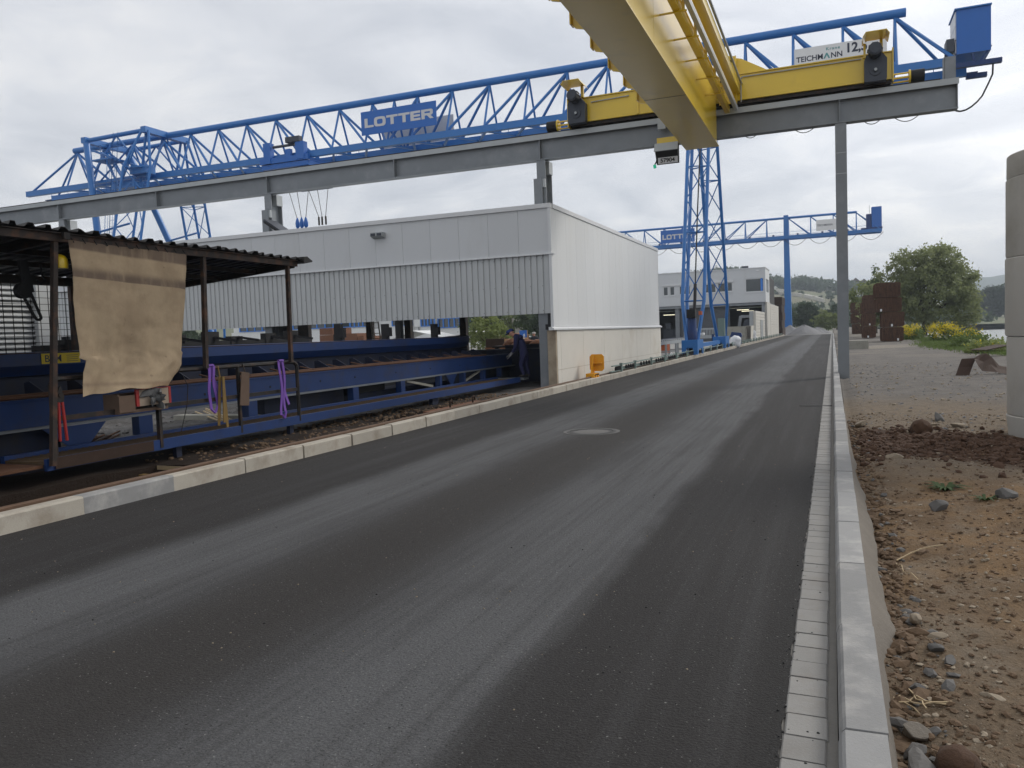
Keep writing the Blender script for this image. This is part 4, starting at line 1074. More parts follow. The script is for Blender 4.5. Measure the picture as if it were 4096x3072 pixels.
# ------------------------------------------------------------------ crane rail beside the kerb, yellow end stop
rl = thing('crane_rail', 'long rusty crane rail running along behind the beige kerb', 'rail', (-7.06, 10, 0))
part('rail_head', MB().prism([(-7.115, -.1), (-7.115, .11), (-7.09, .125), (-7.09, .20), (-7.08, .212), (-7.035, .212), (-7.025, .20), (-7.025, .125), (-7.022, .11), (-7.022, -.1)], 'y', -6, 127), M['rail'], rl)
cl = MB()
for i in range(60): cl.box(-7.15, -7.116, 1.2 + .8 * i, 1.3 + .8 * i, .0, .10)
part('rail_clip', cl, M['rust_dark'], rl)
rh = MB()
for yy in (14.5, 15.6): rh.path([(-7.2, yy, .18), (-7.2, yy, .3), (-7.2, yy + .08, .33), (-7.2, yy + .12, .25)], .02, 6)
solo('rusty_plate', MB().box(-7.5, -7.18, 13.9, 16.4, .10, .16), M['rust'], 'rusty steel plate with hooks beside the crane rail', 'plate', (-7.3, 15, .1))
part('lifting_hook', rh, M['rust_dark'], bpy.data.objects['rusty_plate'])
es = thing('end_stop', 'yellow octagonal crane end stop bolted to the rail by the hall wall', 'end stop', (-7.06, 24.5, .2))
oc = lambda cx_, cz_, a, c: [(cx_ - a + c, cz_ - a * 1.15), (cx_ + a - c, cz_ - a * 1.15), (cx_ + a, cz_ - a * 1.15 + c), (cx_ + a, cz_ + a * 1.15 - c), (cx_ + a - c, cz_ + a * 1.15), (cx_ - a + c, cz_ + a * 1.15), (cx_ - a, cz_ + a * 1.15 - c), (cx_ - a, cz_ - a * 1.15 + c)]
part('stop_plate', MB().prism(oc(-7.0, .62, .235, .07), 'y', 24.72, 24.75), M['bumper'], es)
part('gusset', MB().prism([(24.35, .25), (24.45, .42), (24.68, .86), (24.719, .86), (24.719, .25)], 'x', -7.12, -7.08), M['bumper'], es)
part('rib', MB().box(-7.078, -6.82, 24.58, 24.719, .60, .625), M['bumper'], es)
part('clamp_block', MB().box(-7.21, -6.94, 24.15, 24.74, .17, .30).box(-7.24, -6.90, 24.25, 24.36, .14, .24).box(-7.24, -6.90, 24.5, 24.6, .14, .24), M['bumper'], es)
cbm = mesh_of('clamp_bolt', MB().tube((0, 0, 0), (.02, 0, 0), .025, 6), M['black'])
for i in range(5): piece('clamp_bolt', cbm, es, (-6.938, 24.25 + .1 * i, .25))
# guarded conductor line on the kerb
gd = thing('conductor_guard', 'low grey green conductor rail guard running along the kerb past the hall', 'guard rail', (-7.0, 40, .18))
def gx_(y): return -6.93 + .42 * max(0, y - 20) / 105
gy = [26.6]
gposts = [27.5, 29.6, 32.45, 35.25, 38.0, 40.85, 43.6, 46.3] + [46.3 + 2.75 * i for i in range(1, 27)]
mpost = mesh_of('guard_post', MB().box(-.03, .03, -.06, .06, -.02, .30).box(-.05, .05, -.075, .075, .24, .30), M['guard'])
mins = mesh_of('insulator', MB().tube((0, 0, 0), (0, 0, .10), .045, 8).tube((0, 0, .1), (0, 0, .14), .03, 8), M['black'])
for y in gposts: piece('guard_post', mpost, gd, (gx_(y), y, .18))
for a, b in zip([26.4] + gposts, gposts):
    xa, xb = gx_(a), gx_(b)
    if a > 26.5: part('guard_rail', MB().bar((xa, a, .43), (xb, b, .43), .05, .035).bar((xa - .1, a, .28), (xb - .1, b, .28), .04, .10), M['guard'], gd)
    n = 4
    if a < 60:
        for i in range(n):
            t = .38 + .5 * i / (n - 1)
            piece('insulator', mins, gd, (xa + (xb - xa) * t - .02, a + (b - a) * t, .25))
part('guard_start', MB().box(-7.0, -6.90, 26.2, 27.4, .22, .25).box(-7.0, -6.92, 26.45, 27.4, .40, .43), M['guard'], gd)

# ------------------------------------------------------------------ blue bending line with walkway
B = thing('bending_line', 'long blue steel bending machine line running into the open hall', 'machine', (-9.9, 12, 0))
part('main_beam', MB().box(-9.90, -9.875, 4, 24.6, .62, .97), M['mblue'], B)
part('beam_flange', MB().box(-10.12, -9.86, 4, 24.65, .972, .995), M['mblue'], B)
part('beam_foot', MB().box(-10.12, -9.80, 4, 24.7, .585, .618), M['galv'], B)
part('roller_bed', MB().box(-10.9, -10.14, 4, 24.4, .86, .90), M['mdark'], B)
mb = MB()
for k_, (xx, zz) in enumerate(((-9.94, 1.02), (-10.0, 1.045), (-10.07, 1.02))):
    mb.tube((xx, 4, zz), (xx + .02, 22.6 - k_, zz + .004), .022, 6)
for i in range(14): mb.bar((-9.96, 9 + i * .96, 1.05), (-10.4, 9.15 + i * .96, 1.11), .03, .02)
part('steel_bar', mb, M['rust_bar'], B)
fm = mesh_of('guide_fin', MB().prism([(-10.2, .9), (-10.85, .9), (-10.85, 1.18), (-10.75, 1.20)], 'y', -.012, .012), M['mdark'])
for i in range(26):
    o = piece('guide_fin', fm, B, (0, 0, 0)); o.location = Vector((0, 6 + .7 * i, 0)) - BASE[B.name]
bh = MB()
for y in (8.9, 10.6, 12.3, 13.9, 15.2, 17.0, 18.8, 20.6, 22.3): bh.tube((-9.868, y, .80), (-9.873, y, .80), .022, 8)
part('bolt_hole', bh, M['black'], B)
def chan(y, w=.10):
    part('support_post', MB().box(-9.95, -9.80, y - w, y - w + .02, .30, .584).box(-9.955, -9.935, y - w + .021, y + w, .30, .584).box(-9.82, -9.80, y - w + .021, y + w, .30, .584), M['mblue'], B)
for y, w in ((5.2, .14), (9.25, .13), (11.7, .12), (15.1, .11), (17.2, .10), (19.25, .06), (20.75, .06), (22.2, .06), (23.5, .06)): chan(y, w)
for y in (8.05, 19.85):
    part('gusset_plate', MB().prism([(y - .55, .583), (y + .45, .583), (y + .12, .26), (y - .12, .26)] if y < 10 else [(y - .33, .583), (y + .33, .583), (y + .06, .30), (y - .06, .30)], 'x', -9.79, -9.77), M['mblue'], B)
part_each('cross_brace', MB().bar((-9.9, 17.5, .56), (-9.9, 18.9, .33), .08, .06).bar((-9.9, 20.95, .33), (-9.9, 22.0, .56), .06, .05), M['conc_dirty'], B)
wk = part('walkway', MB().box(-9.42, -8.75, 6.7, 22.3, .265, .30), M['grate'], B)
part_each('walkway_edge', MB().box(-8.75, -8.70, 6.7, 22.32, .19, .335).box(-9.50, -9.43, 6.7, 22.32, .20, .35), M['mblue'], wk)
part('walkway_end', MB().box(-9.6, -8.6, 22.33, 22.75, .25, .30), M['galv'], wk)
part('entry_step', MB().box(-9.6, -8.72, 4.6, 6.66, .235, .27), M['rust_bar'], wk)
sl = MB()
for i in range(150): sl.box(-9.42, -8.755, 6.75 + .103 * i, 6.77 + .103 * i, .301, .308)
part('grating_bar', sl, M['grate'], wk, kind='stuff')
part_each('walkway_post', MB().box(-8.9, -8.8, 16.8, 17.1, -.5, .19).box(-8.85, -8.78, 8.8, 8.9, -.2, .19).box(-8.85, -8.78, 11.4, 11.5, -.2, .19), M['mdark'], wk)
rlg = part('railing', MB().path([(-8.72, 6.84, .24), (-8.72, 6.84, 1.22), (-8.72, 6.90, 1.28), (-8.72, 11.52, 1.28), (-8.72, 11.6, 1.22), (-8.72, 11.6, .24)], .032, 6), M['steel_dark'], B)
part('mid_rail', MB().bar((-8.72, 6.84, .80), (-8.72, 11.6, .80), .03, .06), M['steel_dark'], rlg)
part_each('railing_post', MB().bar((-8.72, 8.46, .22), (-8.72, 8.46, .97), .05, .06).bar((-8.72, 10.1, .22), (-8.72, 10.1, 1.27), .045, .045), M['steel_dark'], rlg)
part('toe_board', MB().box(-8.69, -8.68, 6.8, 8.3, .20, .34), M['rust_dark'], rlg)
cv = part('machine_cover', MB().prism([(-11.0, 1.42), (-11.12, 1.27), (-12.0, 1.25), (-12.0, 1.60), (-11.03, 1.62), (-11.0, 1.60)], 'y', 3.5, 23.0), M['mblue'], B)
nose = MB()
def nf(u, v):
    a = u * math.pi / 2
    yy = 23.0 + 1.35 * math.sin(a)
    pr = [(-11.0, 1.60), (-11.0, 1.42), (-11.12, 1.27), (-12.0, 1.25)]
    k_ = min(2, int(v * 3)); f = v * 3 - k_
    x_ = pr[k_][0] + (pr[k_ + 1][0] - pr[k_][0]) * f; z_ = pr[k_][1] + (pr[k_ + 1][1] - pr[k_][1]) * f
    return (-12 + (x_ + 12) * (.62 + .38 * math.cos(a)), yy, z_ + (.06 * (1 - math.cos(a))))
nose.grid(nf, 8, 9)
nose.add([(-11.02, 23.0, 1.605), (-11.02, 23.3, 1.607)] + [(-12 + .97 * (.62 + .38 * math.cos(a)), 23 + 1.34 * math.sin(a), 1.60 + .06 * (1 - math.cos(a))) for a in (.5, 1.0, 1.4)] + [(-12, 24.3, 1.65), (-12, 23, 1.605)], [tuple(range(7))])
part('cover_nose', nose, M['mblue'], cv, True)
part('cover_foot', MB().box(-11.9, -11.2, 22.592, 24.0, .9, 1.262).box(-11.9, -11.2, 5, 22.59, .88, 1.262), M['mdark'], cv)
part('cover_seam', MB().box(-10.998, -10.996, 3.5, 23, 1.597, 1.612), M['rust_dark'], cv)
bk = MB()
for i, y in enumerate((9.4, 9.9, 10.5, 11.2, 11.7, 12.6, 13.3, 14.4, 15.2)):
    bk.box(-11.75, -11.6, y, y + .35, 1.6, 1.80 + .05 * (i % 3)).bar((-11.6, y + .2, 1.78), (-11.3, y + .5, 1.70), .06, .05)
bk.box(-11.85, -11.62, 9.0, 16.0, 1.61, 1.72)
for y in (17.3, 19.6, 22.6):
    bk.box(-11.8, -11.6, y, y + .12, 1.6, 2.05).box(-11.62, -11.5, y - .05, y + .1, 1.7, 1.95)
part_each('clamp_arm', bk, M['black'], B)
part_each('control_cabinet', MB().box(-10.7, -9.96, 6.3, 7.9, -.02, .575).box(-11.3, -10.75, 7.2, 8.3, -.02, .5).box(-11.4, -10.3, 3.0, 6.3, .0, 1.15).box(-10.6, -9.7, 2.8, 6.2, .0, .55), M['mdark'], B)
part_each('base_frame', MB().box(-12.2, -11.4, 15.5, 24, .0, .25).box(-10.6, -10.2, 12.5, 15.2, .25, .58).box(-10.9, -10.3, 15.6, 17.1, .1, .58).box(-11.5, -10.3, 22.8, 25.5, .0, .95), M['mdark'], B)
part('machine_head', MB().box(-12, -8.3, 25.4, 26.6, 0, 1.12).box(-9.8, -9.7, 24.7, 25.2, .9, 1.25).box(-11, -8.1, 26.8, 28, .3, 1.25), M['mdark'], B)
part('hopper', MB().prism([(-10.9, .25), (-10.9, .58), (-10.2, .58), (-10.2, .4)], 'y', 15.6, 17.0), M['black'], B)
pl = part('maker_plate', MB().box(-10.995, -10.985, 8.50, 9.16, 1.435, 1.59), M['yellow_sign'], cv)
RZ = (R(90), 0, R(90))
text_part('lettering', 'BVM', .15, M['letter_dark'], B, (-10.984, 8.545, 1.462), RZ, .002, .0015, 1.0)
lm = MB()
for i in range(4): lm.box(-10.984, -10.983, 8.92, 9.12, 1.46 + .03 * i, 1.467 + .03 * i)
part('fine_print', lm, M['letter_dark'], B)
# scattered bars and timbers on the ground behind the walkway
def bundle(label, base, n, L_, x, y, z, a, m_, seed):
    mb = MB(); rg_ = random.Random(seed)
    for i in range(n):
        o_ = rg_.uniform(-.18, .18); d_ = a + rg_.uniform(-.06, .06); s_ = rg_.uniform(-.3, .3)
        c_ = Vector((x + o_ * math.sin(a), y + o_ * math.cos(a) + s_, z + .03 * (i % 3)))
        v_ = Vector((math.cos(d_), math.sin(d_), 0)) * L_ / 2
        mb.tube(c_ - v_, c_ + v_, .018, 5)
    return solo('bar_bundle', mb, m_, label, 'steel bars', base, 'bars lying on the ground')
bundle('thin rusty bars lying on grey gravel under the left end of the blue beam', (-11, 9.6, .1), 14, 2.6, -11.0, 9.2, .09, 2.2, M['rust_bar'], 5)
bundle('pale steel bars lying on gravel behind the posts of the blue machine', (-11, 13.1, .1), 4, 4.5, -12.0, 13.3, .10, 2.5, M['straw'], 9)
solo('concrete_sill', MB().box(-13.5, -10.2, 13.5, 13.8, -.05, .12), M['conc_dirty'], 'low concrete sill on the gravel under the blue beam', 'sill', (-11.8, 13.6, 0))
for i, (y0, y1) in enumerate(((8.30, 8.44), (7.98, 8.06))):
    solo('timber_plank', MB().box(-8.65, -7.17, y0, y1, -.06 - .07 * i, -.005 - .07 * i), M['straw' if i == 0 else 'leather'], ('pale plank edging the far side of the pit' if i == 0 else 'thin yellowish plank across the dark pit'), 'plank', (-7.9, y0, -.05), 'planks across the pit')
solo('pit_beam', MB().box(-8.6, -7.3, 6.9, 7.05, -.75, -.5), M['rust_dark'], 'dark rusty beam lying down in the pit', 'beam', (-8, 7, -.7))

# ------------------------------------------------------------------ canopy over the operator
Cn = thing('canopy', 'low dark canopy with corrugated roof standing over the machine walkway', 'canopy', (-10, 8, .2))
def roof_strip(y0, n, pitch, x0, z0, x1, z1):
    mb = MB(); ys_ = []
    y = y0
    rg_ = random.Random(2)
    for i in range(n):
        ys_ += [(y, 0), (y + pitch * .45, 0), (y + pitch * .58, .045), (y + pitch * .87, .045)]
        y += pitch
    ys_.append((y, 0))
    k_ = len(ys_)
    jit = [rg_.uniform(-.035, .035) for _ in range(k_)]
    for (x, z, d) in ((x0, z0, 0), (x1, z1, 0), (x0, z0, -.006), (x1, z1, -.006)):
        mb.v += [(x + (jit[i] if x == x0 else 0), yy, z + h_ + d + .008 * math.sin(yy * 2.1)) for i, (yy, h_) in enumerate(ys_)]
    mb.f = [(i, i + 1, k_ + i + 1, k_ + i) for i in range(k_ - 1)] + [(2 * k_ + i, 3 * k_ + i, 3 * k_ + i + 1, 2 * k_ + i + 1) for i in range(k_ - 1)] + [(i, 2 * k_ + i, 2 * k_ + i + 1, i + 1) for i in range(k_ - 1)]
    return mb
for j in range(4):
    part('roof_sheet', roof_strip(3.2 + 2.145 * j, 10, .215 if j % 2 else .217, -8.50 - .01 * j, 3.045 + .004 * (j % 2), -11.5, 2.80), M['sheet_roof'], Cn)
part_each('eave_beam', MB().box(-8.66, -8.60, 3.2, 11.62, 2.93, 3.02).box(-8.66, -8.56, 3.2, 11.62, 3.021, 3.032), M['wood_pole'], Cn)
part('rear_beam', MB().box(-11.45, -11.38, 3.2, 11.75, 2.66, 2.79), M['steel_dark'], Cn)
part_each('rafter', MB().bar((-8.67, 6.98, 2.96), (-11.37, 6.98, 2.74), .06, .08).bar((-8.67, 9.45, 2.96), (-11.37, 9.45, 2.74), .06, .08).bar((-8.67, 11.6, 2.96), (-11.37, 11.6, 2.74), .06, .10).bar((-8.67, 4.5, 2.96), (-11.37, 4.5, 2.74), .06, .08), M['steel_dark'], Cn)
part_each('purlin', MB().box(-9.5, -9.45, 3.2, 11.6, 2.85, 2.92).box(-10.3, -10.25, 3.2, 11.6, 2.79, 2.86), M['steel_dark'], Cn)
part('end_flap', MB().prism([(11.62, 2.97), (11.84, 3.01), (11.87, 3.03), (11.72, 3.10), (11.62, 3.09)], 'x', -9.4, -8.46), M['sheet_roof'], Cn)
for y, y0, z0 in ((6.97, 6.74, .25), (9.42, 9.34, 1.28), (11.40, 11.36, 1.28)):
    part('post', MB().bar((-8.65, y0, z0), (-8.65, y, 2.928), .06, .06), M['wood_pole'], Cn)
part_each('post', MB().box(-11.45, -11.38, 9.4, 9.48, 1.62, 2.66).box(-11.45, -11.38, 4, 4.08, .2, 2.66), M['wood_pole'], Cn)
part('corner_socket', MB().box(-8.55, -8.50, 6.99, 7.07, 2.95, 3.03), M['steel_dark'], Cn)
hk = MB()
for y in (6.15, 7.28): hk.path([(-9.3, y, 2.72), (-9.3, y, 2.6), (-9.3, y + .05, 2.52), (-9.3, y - .02, 2.47), (-9.3, y - .07, 2.52)], .014, 5)
part_each('roof_hook', hk, M['black'], Cn)
# mesh panel and slatted sheet behind the machine
mp3 = thing('wire_mesh_fence', 'welded wire mesh panel standing on the blue machine cover under the canopy', 'mesh panel', (-10.6, 7, 1.6))
mb = MB()
y = 4.2
while y < 8.75: mb.tube((-10.6, y, 1.60), (-10.6, y, 2.62), .0055, 4); y += .139
part('upright_wire', mb, M['steel_dark'], mp3)
mb = MB()
for i in range(11): mb.tube((-10.605, 4.2, 1.66 + .092 * i), (-10.605, 8.7, 1.66 + .092 * i), .005, 4)
part('cross_wire', mb, M['steel_dark'], mp3)
sw = thing('slatted_screen', 'pale grey screen of horizontal metal slats behind the wire mesh', 'screen', (-12.5, 8, 1.2))
msl = mesh_of('slat', MB().prism([(-12.5, 0), (-12.44, .012), (-12.44, .03), (-12.5, .082)], 'y', 3.0, 9.9), M['corr'])
for i in range(18):
    o = piece('slat', msl, sw, (0, 0, 0)); o.location = Vector((0, 0, 1.25 + .0875 * i)) - BASE[sw.name]
part('screen_back', MB().box(-12.55, -12.505, 3.0, 9.9, 1.2, 2.86), M['rust_dark'], sw)
part('screen_post', MB().box(-12.46, -12.36, 9.55, 9.95, 0, 2.9), M['corr'], sw)

# tarpaulin
def tarp_mb():
    mb = MB()
    nu, nv = 44, 56
    def edge(v):
        yl = 7.09 + (.02 if v < .75 else .0) + .03 * v
        if .76 < v: yl += .10 - .11 * (v - .76) / .24 * 1.2
        yr = 9.04 - .18 * v ** 1.1
        if v > .74: yr += .03
        if v > .84: yr -= 1.55 * (v - .84) + .0
        return yl, yr
    def f(u, v, off):
        yl, yr = edge(v)
        y = yl + (yr - yl) * u + .008 * fbm(3 + u, v * 9, 1)
        zb = 1.045 + .06 * (1 - abs(u - .5) * 2) * .5 + .03 * u
        zt = 2.955 - .025 * u
        z = zt + (zb - zt) * v
        x = -8.575 + .022 * math.sin(u * 9 + v * 2) * v + .075 * fbm(u * 2.1, v * 2.4, 1.0) * (.2 + v) + .016 * math.sin(u * 21 + 2.2 * math.sin(v * 3)) * (.35 + .65 * abs(v - .5)) + .02 * fbm(u * 6, v * 1.2, 1.3) + .012 * math.sin(u * 60) * max(0, 1 - v * 10)
        if u > .93: x -= (u - .93) * 1.2 * (.3 + v)
        if v > .93: x += .25 * (v - .93)
        return (x + off, y, z + .012 * math.sin(u * 17) * v)
    a = [f(i / nu, j / nv, 0) for j in range(nv + 1) for i in range(nu + 1)]
    b = [f(i / nu, j / nv, -.006) for j in range(nv + 1) for i in range(nu + 1)]
    w_ = nu + 1; n = len(a)
    fs_ = [(j * w_ + i, j * w_ + i + 1, (j + 1) * w_ + i + 1, (j + 1) * w_ + i) for j in range(nv) for i in range(nu)]
    fs_ += [tuple(n + k_ for k_ in q[::-1]) for q in fs_]
    mb.add(a + b, fs_)
    return mb
nb = NB('tarp_canvas_stained')
n_lo = nb.noise(2.2, 6, .65); n_str = nb.noise(3.0, 5, .6, (1, 2.2, .35))
c = nb.mix(nb.sstep(n_lo, .36, .66), (.45, .345, .228), (.36, .27, .178))
zt = nb.m2('ADD', nb.Z, nb.m2('MULTIPLY', nb.Y, .045))
seam = nb.m2('MAXIMUM', nb.sstep(zt, 3.16, 3.20), nb.m2('MULTIPLY', nb.sstep(zt, 2.83, 2.845), nb.sstep(zt, 2.89, 3.0, 1, 0)))
c = nb.mix(nb.m2('MULTIPLY', seam, nb.sstep(n_str, .25, .55, .35, .95)), c, (.17, .125, .095))
c = nb.mix(nb.m2('MULTIPLY', nb.sstep(nb.noise(11, 4, .6), .66, .74), .45), c, (.16, .11, .075))
low = nb.m2('MULTIPLY', nb.sstep(zt, 1.5, 1.56, 1, 0), nb.sstep(zt, 1.46, 1.52))
c = nb.mix(nb.m2('MULTIPLY', low, .55), c, (.2, .14, .10))
rust_ = nb.m2('MULTIPLY', nb.m2('MULTIPLY', nb.sstep(nb.Y, 8.1, 8.3), nb.sstep(zt, 1.55, 1.42)), .65)
c = nb.mix(rust_, c, (.24, .115, .055))
nb.link(c, nb.p.inputs['Base Color']); nb.p.inputs['Roughness'].default_value = .85
nb.p.inputs['Specular IOR Level'].default_value = .2
nb.bump(nb.m2('ADD', nb.noise(6, 5, .6), nb.m2('MULTIPLY', nb.noise(140, 2), .15)), .35, .03)
solo('tarpaulin', tarp_mb(), nb.m, 'stained tan canvas tarpaulin hanging from the dark canopy edge', 'tarpaulin', (-8.58, 8, 2.95), None, True)
gm = MB()
for i in range(12): gm.tube((-8.555, 7.16 + .165 * i, 2.93), (-8.60, 7.16 + .165 * i, 2.99), .006, 4)
part('tie_wire', gm, M['black'], bpy.data.objects['tarpaulin'])

# things hanging on the railing and canopy
def loop_mb(pts, w_, t_):
    mb = MB()
    for a, b in zip(pts, pts[1:]): mb.bar(a, b, t_, w_, (0, 1, 0))
    return mb
def sling(name, label, y, z0, dy, seed):
    rg_ = random.Random(seed)
    mb = MB()
    x = -8.66
    strands = ((y - .05, y - .03, z0), (y + .05, y + .02 + dy, z0 + .05), (y + .02, y + .10 + dy, z0 + .16))
    for k_, (ya, yb, zb) in enumerate(strands):
        pts = []
        for i in range(9):
            t = i / 8
            pts.append((x - .01 * k_ + .015 * math.sin(t * 5 + k_), ya + (yb - ya) * t + .02 * math.sin(t * 7 + seed + k_), 1.315 - (1.315 - zb) * t))
        for a, b in zip(pts, pts[1:]):
            mb.bar(a, b, .010, .052, (0, 1, 0))
    mb.path([(x, strands[0][1], strands[0][2]), (x, (strands[0][1] + strands[1][1]) / 2, strands[0][2] - .06), (x - .01, strands[1][1], strands[1][2])], .018, 5)
    mb.tube((x, y - .06, 1.315), (x, y + .06, 1.32), .022, 6)
    mb.tube((x - .06, y, 1.31), (x, y, 1.32), .02, 6)
    return solo(name, mb, M['purple'], label, 'sling', (x, y, 1.3), 'purple lifting slings on the railing')
sling('lifting_sling', 'purple lifting sling hanging on the railing beside the tan strap', 9.44, .66, .10, 1)
sling('lifting_sling', 'purple lifting sling hanging near the railing end, left of the corner post', 11.10, .40, .06, 4)
st = MB()
for k_, (ya, yb, zb) in enumerate(((9.62, 9.54, .40), (9.66, 9.70, .36), (9.65, 9.62, .44))):
    pts = [(-8.65 + .02 * k_, ya + (yb - ya) * i / 6, 1.14 + (zb - 1.14) * i / 6) for i in range(7)]
    for a, b in zip(pts, pts[1:]): st.bar(a, b, .012, .05, (0, 1, 0))
st.tube((-8.66, 9.64, 1.10), (-8.70, 9.64, 1.30), .012, 5)
solo('leather_strap', st, M['leather'], 'tan yellow strap bundle hanging on the railing by the purple sling', 'strap', (-8.66, 9.64, 1.1))
solo('hanging_plate', MB().prism([(10.03, .66), (10.24, .64), (10.29, 1.16), (10.11, 1.19)], 'x', -8.665, -8.65), M['plate_brown'], 'brown rectangular plate hung on the railing between two slings', 'plate', (-8.66, 10.15, 1.2))
part('hanger', MB().path([(-8.66, 10.2, 1.17), (-8.69, 10.18, 1.31)], .01, 5), M['steel_dark'], bpy.data.objects['hanging_plate'])
bc = thing('bolt_cutter', 'bolt cutter with red handles hanging at the railing post', 'bolt cutter', (-8.65, 6.9, 1.1))
part('cutter_head', MB().prism([(6.86, 1.0), (6.93, 1.0), (6.95, 1.06), (6.92, 1.14), (6.90, 1.20), (6.87, 1.14), (6.84, 1.06)], 'x', -8.66, -8.64).tube((-8.67, 6.895, 1.09), (-8.63, 6.895, 1.09), .03, 10), M['steel_dark'], bc)
for a, b in ((6.87, 6.855), (6.92, 6.95)): part('handle', MB().tube((-8.65, a, 1.0), (-8.65, b, .53), .018, 8), M['red'], bc)
part('handle_link', MB().bar((-8.65, 6.868, .95), (-8.65, 6.925, .95), .012, .02), M['steel_dark'], bc)
bx = thing('parts_box', 'open stained box with red trim and a grey rag on the railing', 'box', (-8.66, 8.2, .82))
part('box_front', MB().box(-8.63, -8.61, 8.04, 8.55, .84, 1.06), M['card'], bx)
part('box_trim', MB().box(-8.635, -8.605, 7.99, 8.038, .84, 1.07).box(-8.635, -8.605, 8.552, 8.59, .84, 1.07).box(-8.625, -8.60, 8.04, 8.55, 1.061, 1.072), M['red'], bx)
part('box_body', MB().box(-8.9, -8.64, 7.72, 8.56, .76, .80).box(-8.9, -8.64, 7.72, 7.75, .801, 1.02).box(-8.90, -8.88, 7.751, 8.56, .801, 1.02).box(-8.64, -8.62, 7.72, 7.98, .78, 1.0), M['plate_brown'], bx)
rgk = MB(); rg = random.Random(8)
for i in range(7): rgk.rock((-8.60 + rg.uniform(-.01, .02), 8.28 + rg.uniform(-.12, .12), .92 + rg.uniform(-.11, .10)), .05, .16, .07, rg)
part('rag', rgk, M['rag'], bx)
solo('hard_hat', MB().lathe([(.085, 0), (.09, .05), (.085, .11), (.06, .15), (.02, .17)], 16, (-8.72, 7.085, 2.62)), M['yellow'], 'yellow dome hanging under the canopy at the tarpaulin edge', 'hard hat', (-8.72, 7.115, 2.64), None, True)
pb = thing('pulley_block', 'black pulley wheel with a long loop hanging under the canopy', 'pulley', (-9.2, 6.9, 2.6))
PY, PZ = 6.93, 2.37
part('wheel', MB().tube((-9.24, PY, PZ), (-9.16, PY, PZ), .095, 24).tube((-9.25, PY, PZ), (-9.15, PY, PZ), .07, 16), M['black'], pb, True)
part('bracket', MB().bar((-9.2, PY + .02, 2.75), (-9.2, PY + .09, 2.35), .1, .05), M['black'], pb)
part('loop', MB().path([(-9.2, PY + .02, PZ - .09), (-9.2, PY + .13, 2.06), (-9.2, PY + .16, 2.02), (-9.2, PY + .20, 2.015), (-9.2, PY + .225, 2.04), (-9.2, PY + .10, 2.36)], .018, 6), M['black'], pb)
solo('orange_block', MB().box(-9.45, -9.2, 5.95, 6.22, .272, .62), M['timber'], 'worn orange block standing on the rusty walkway step', 'block', (-9.3, 6.35, .27))
wr = MB()
for k_, (y, z, dy) in enumerate(((8.85, 1.2, .05),)):
    wr.path([(-8.62, y, z), (-8.60, y + .06, z - .15), (-8.62, y + dy, z - .4), (-8.66, y - .06, z - .8)], .006, 4)
solo('loose_wire', wr, M['steel_dark'], 'loose dark wire dangling from the railing', 'wire', (-8.62, 8.9, 1.2))

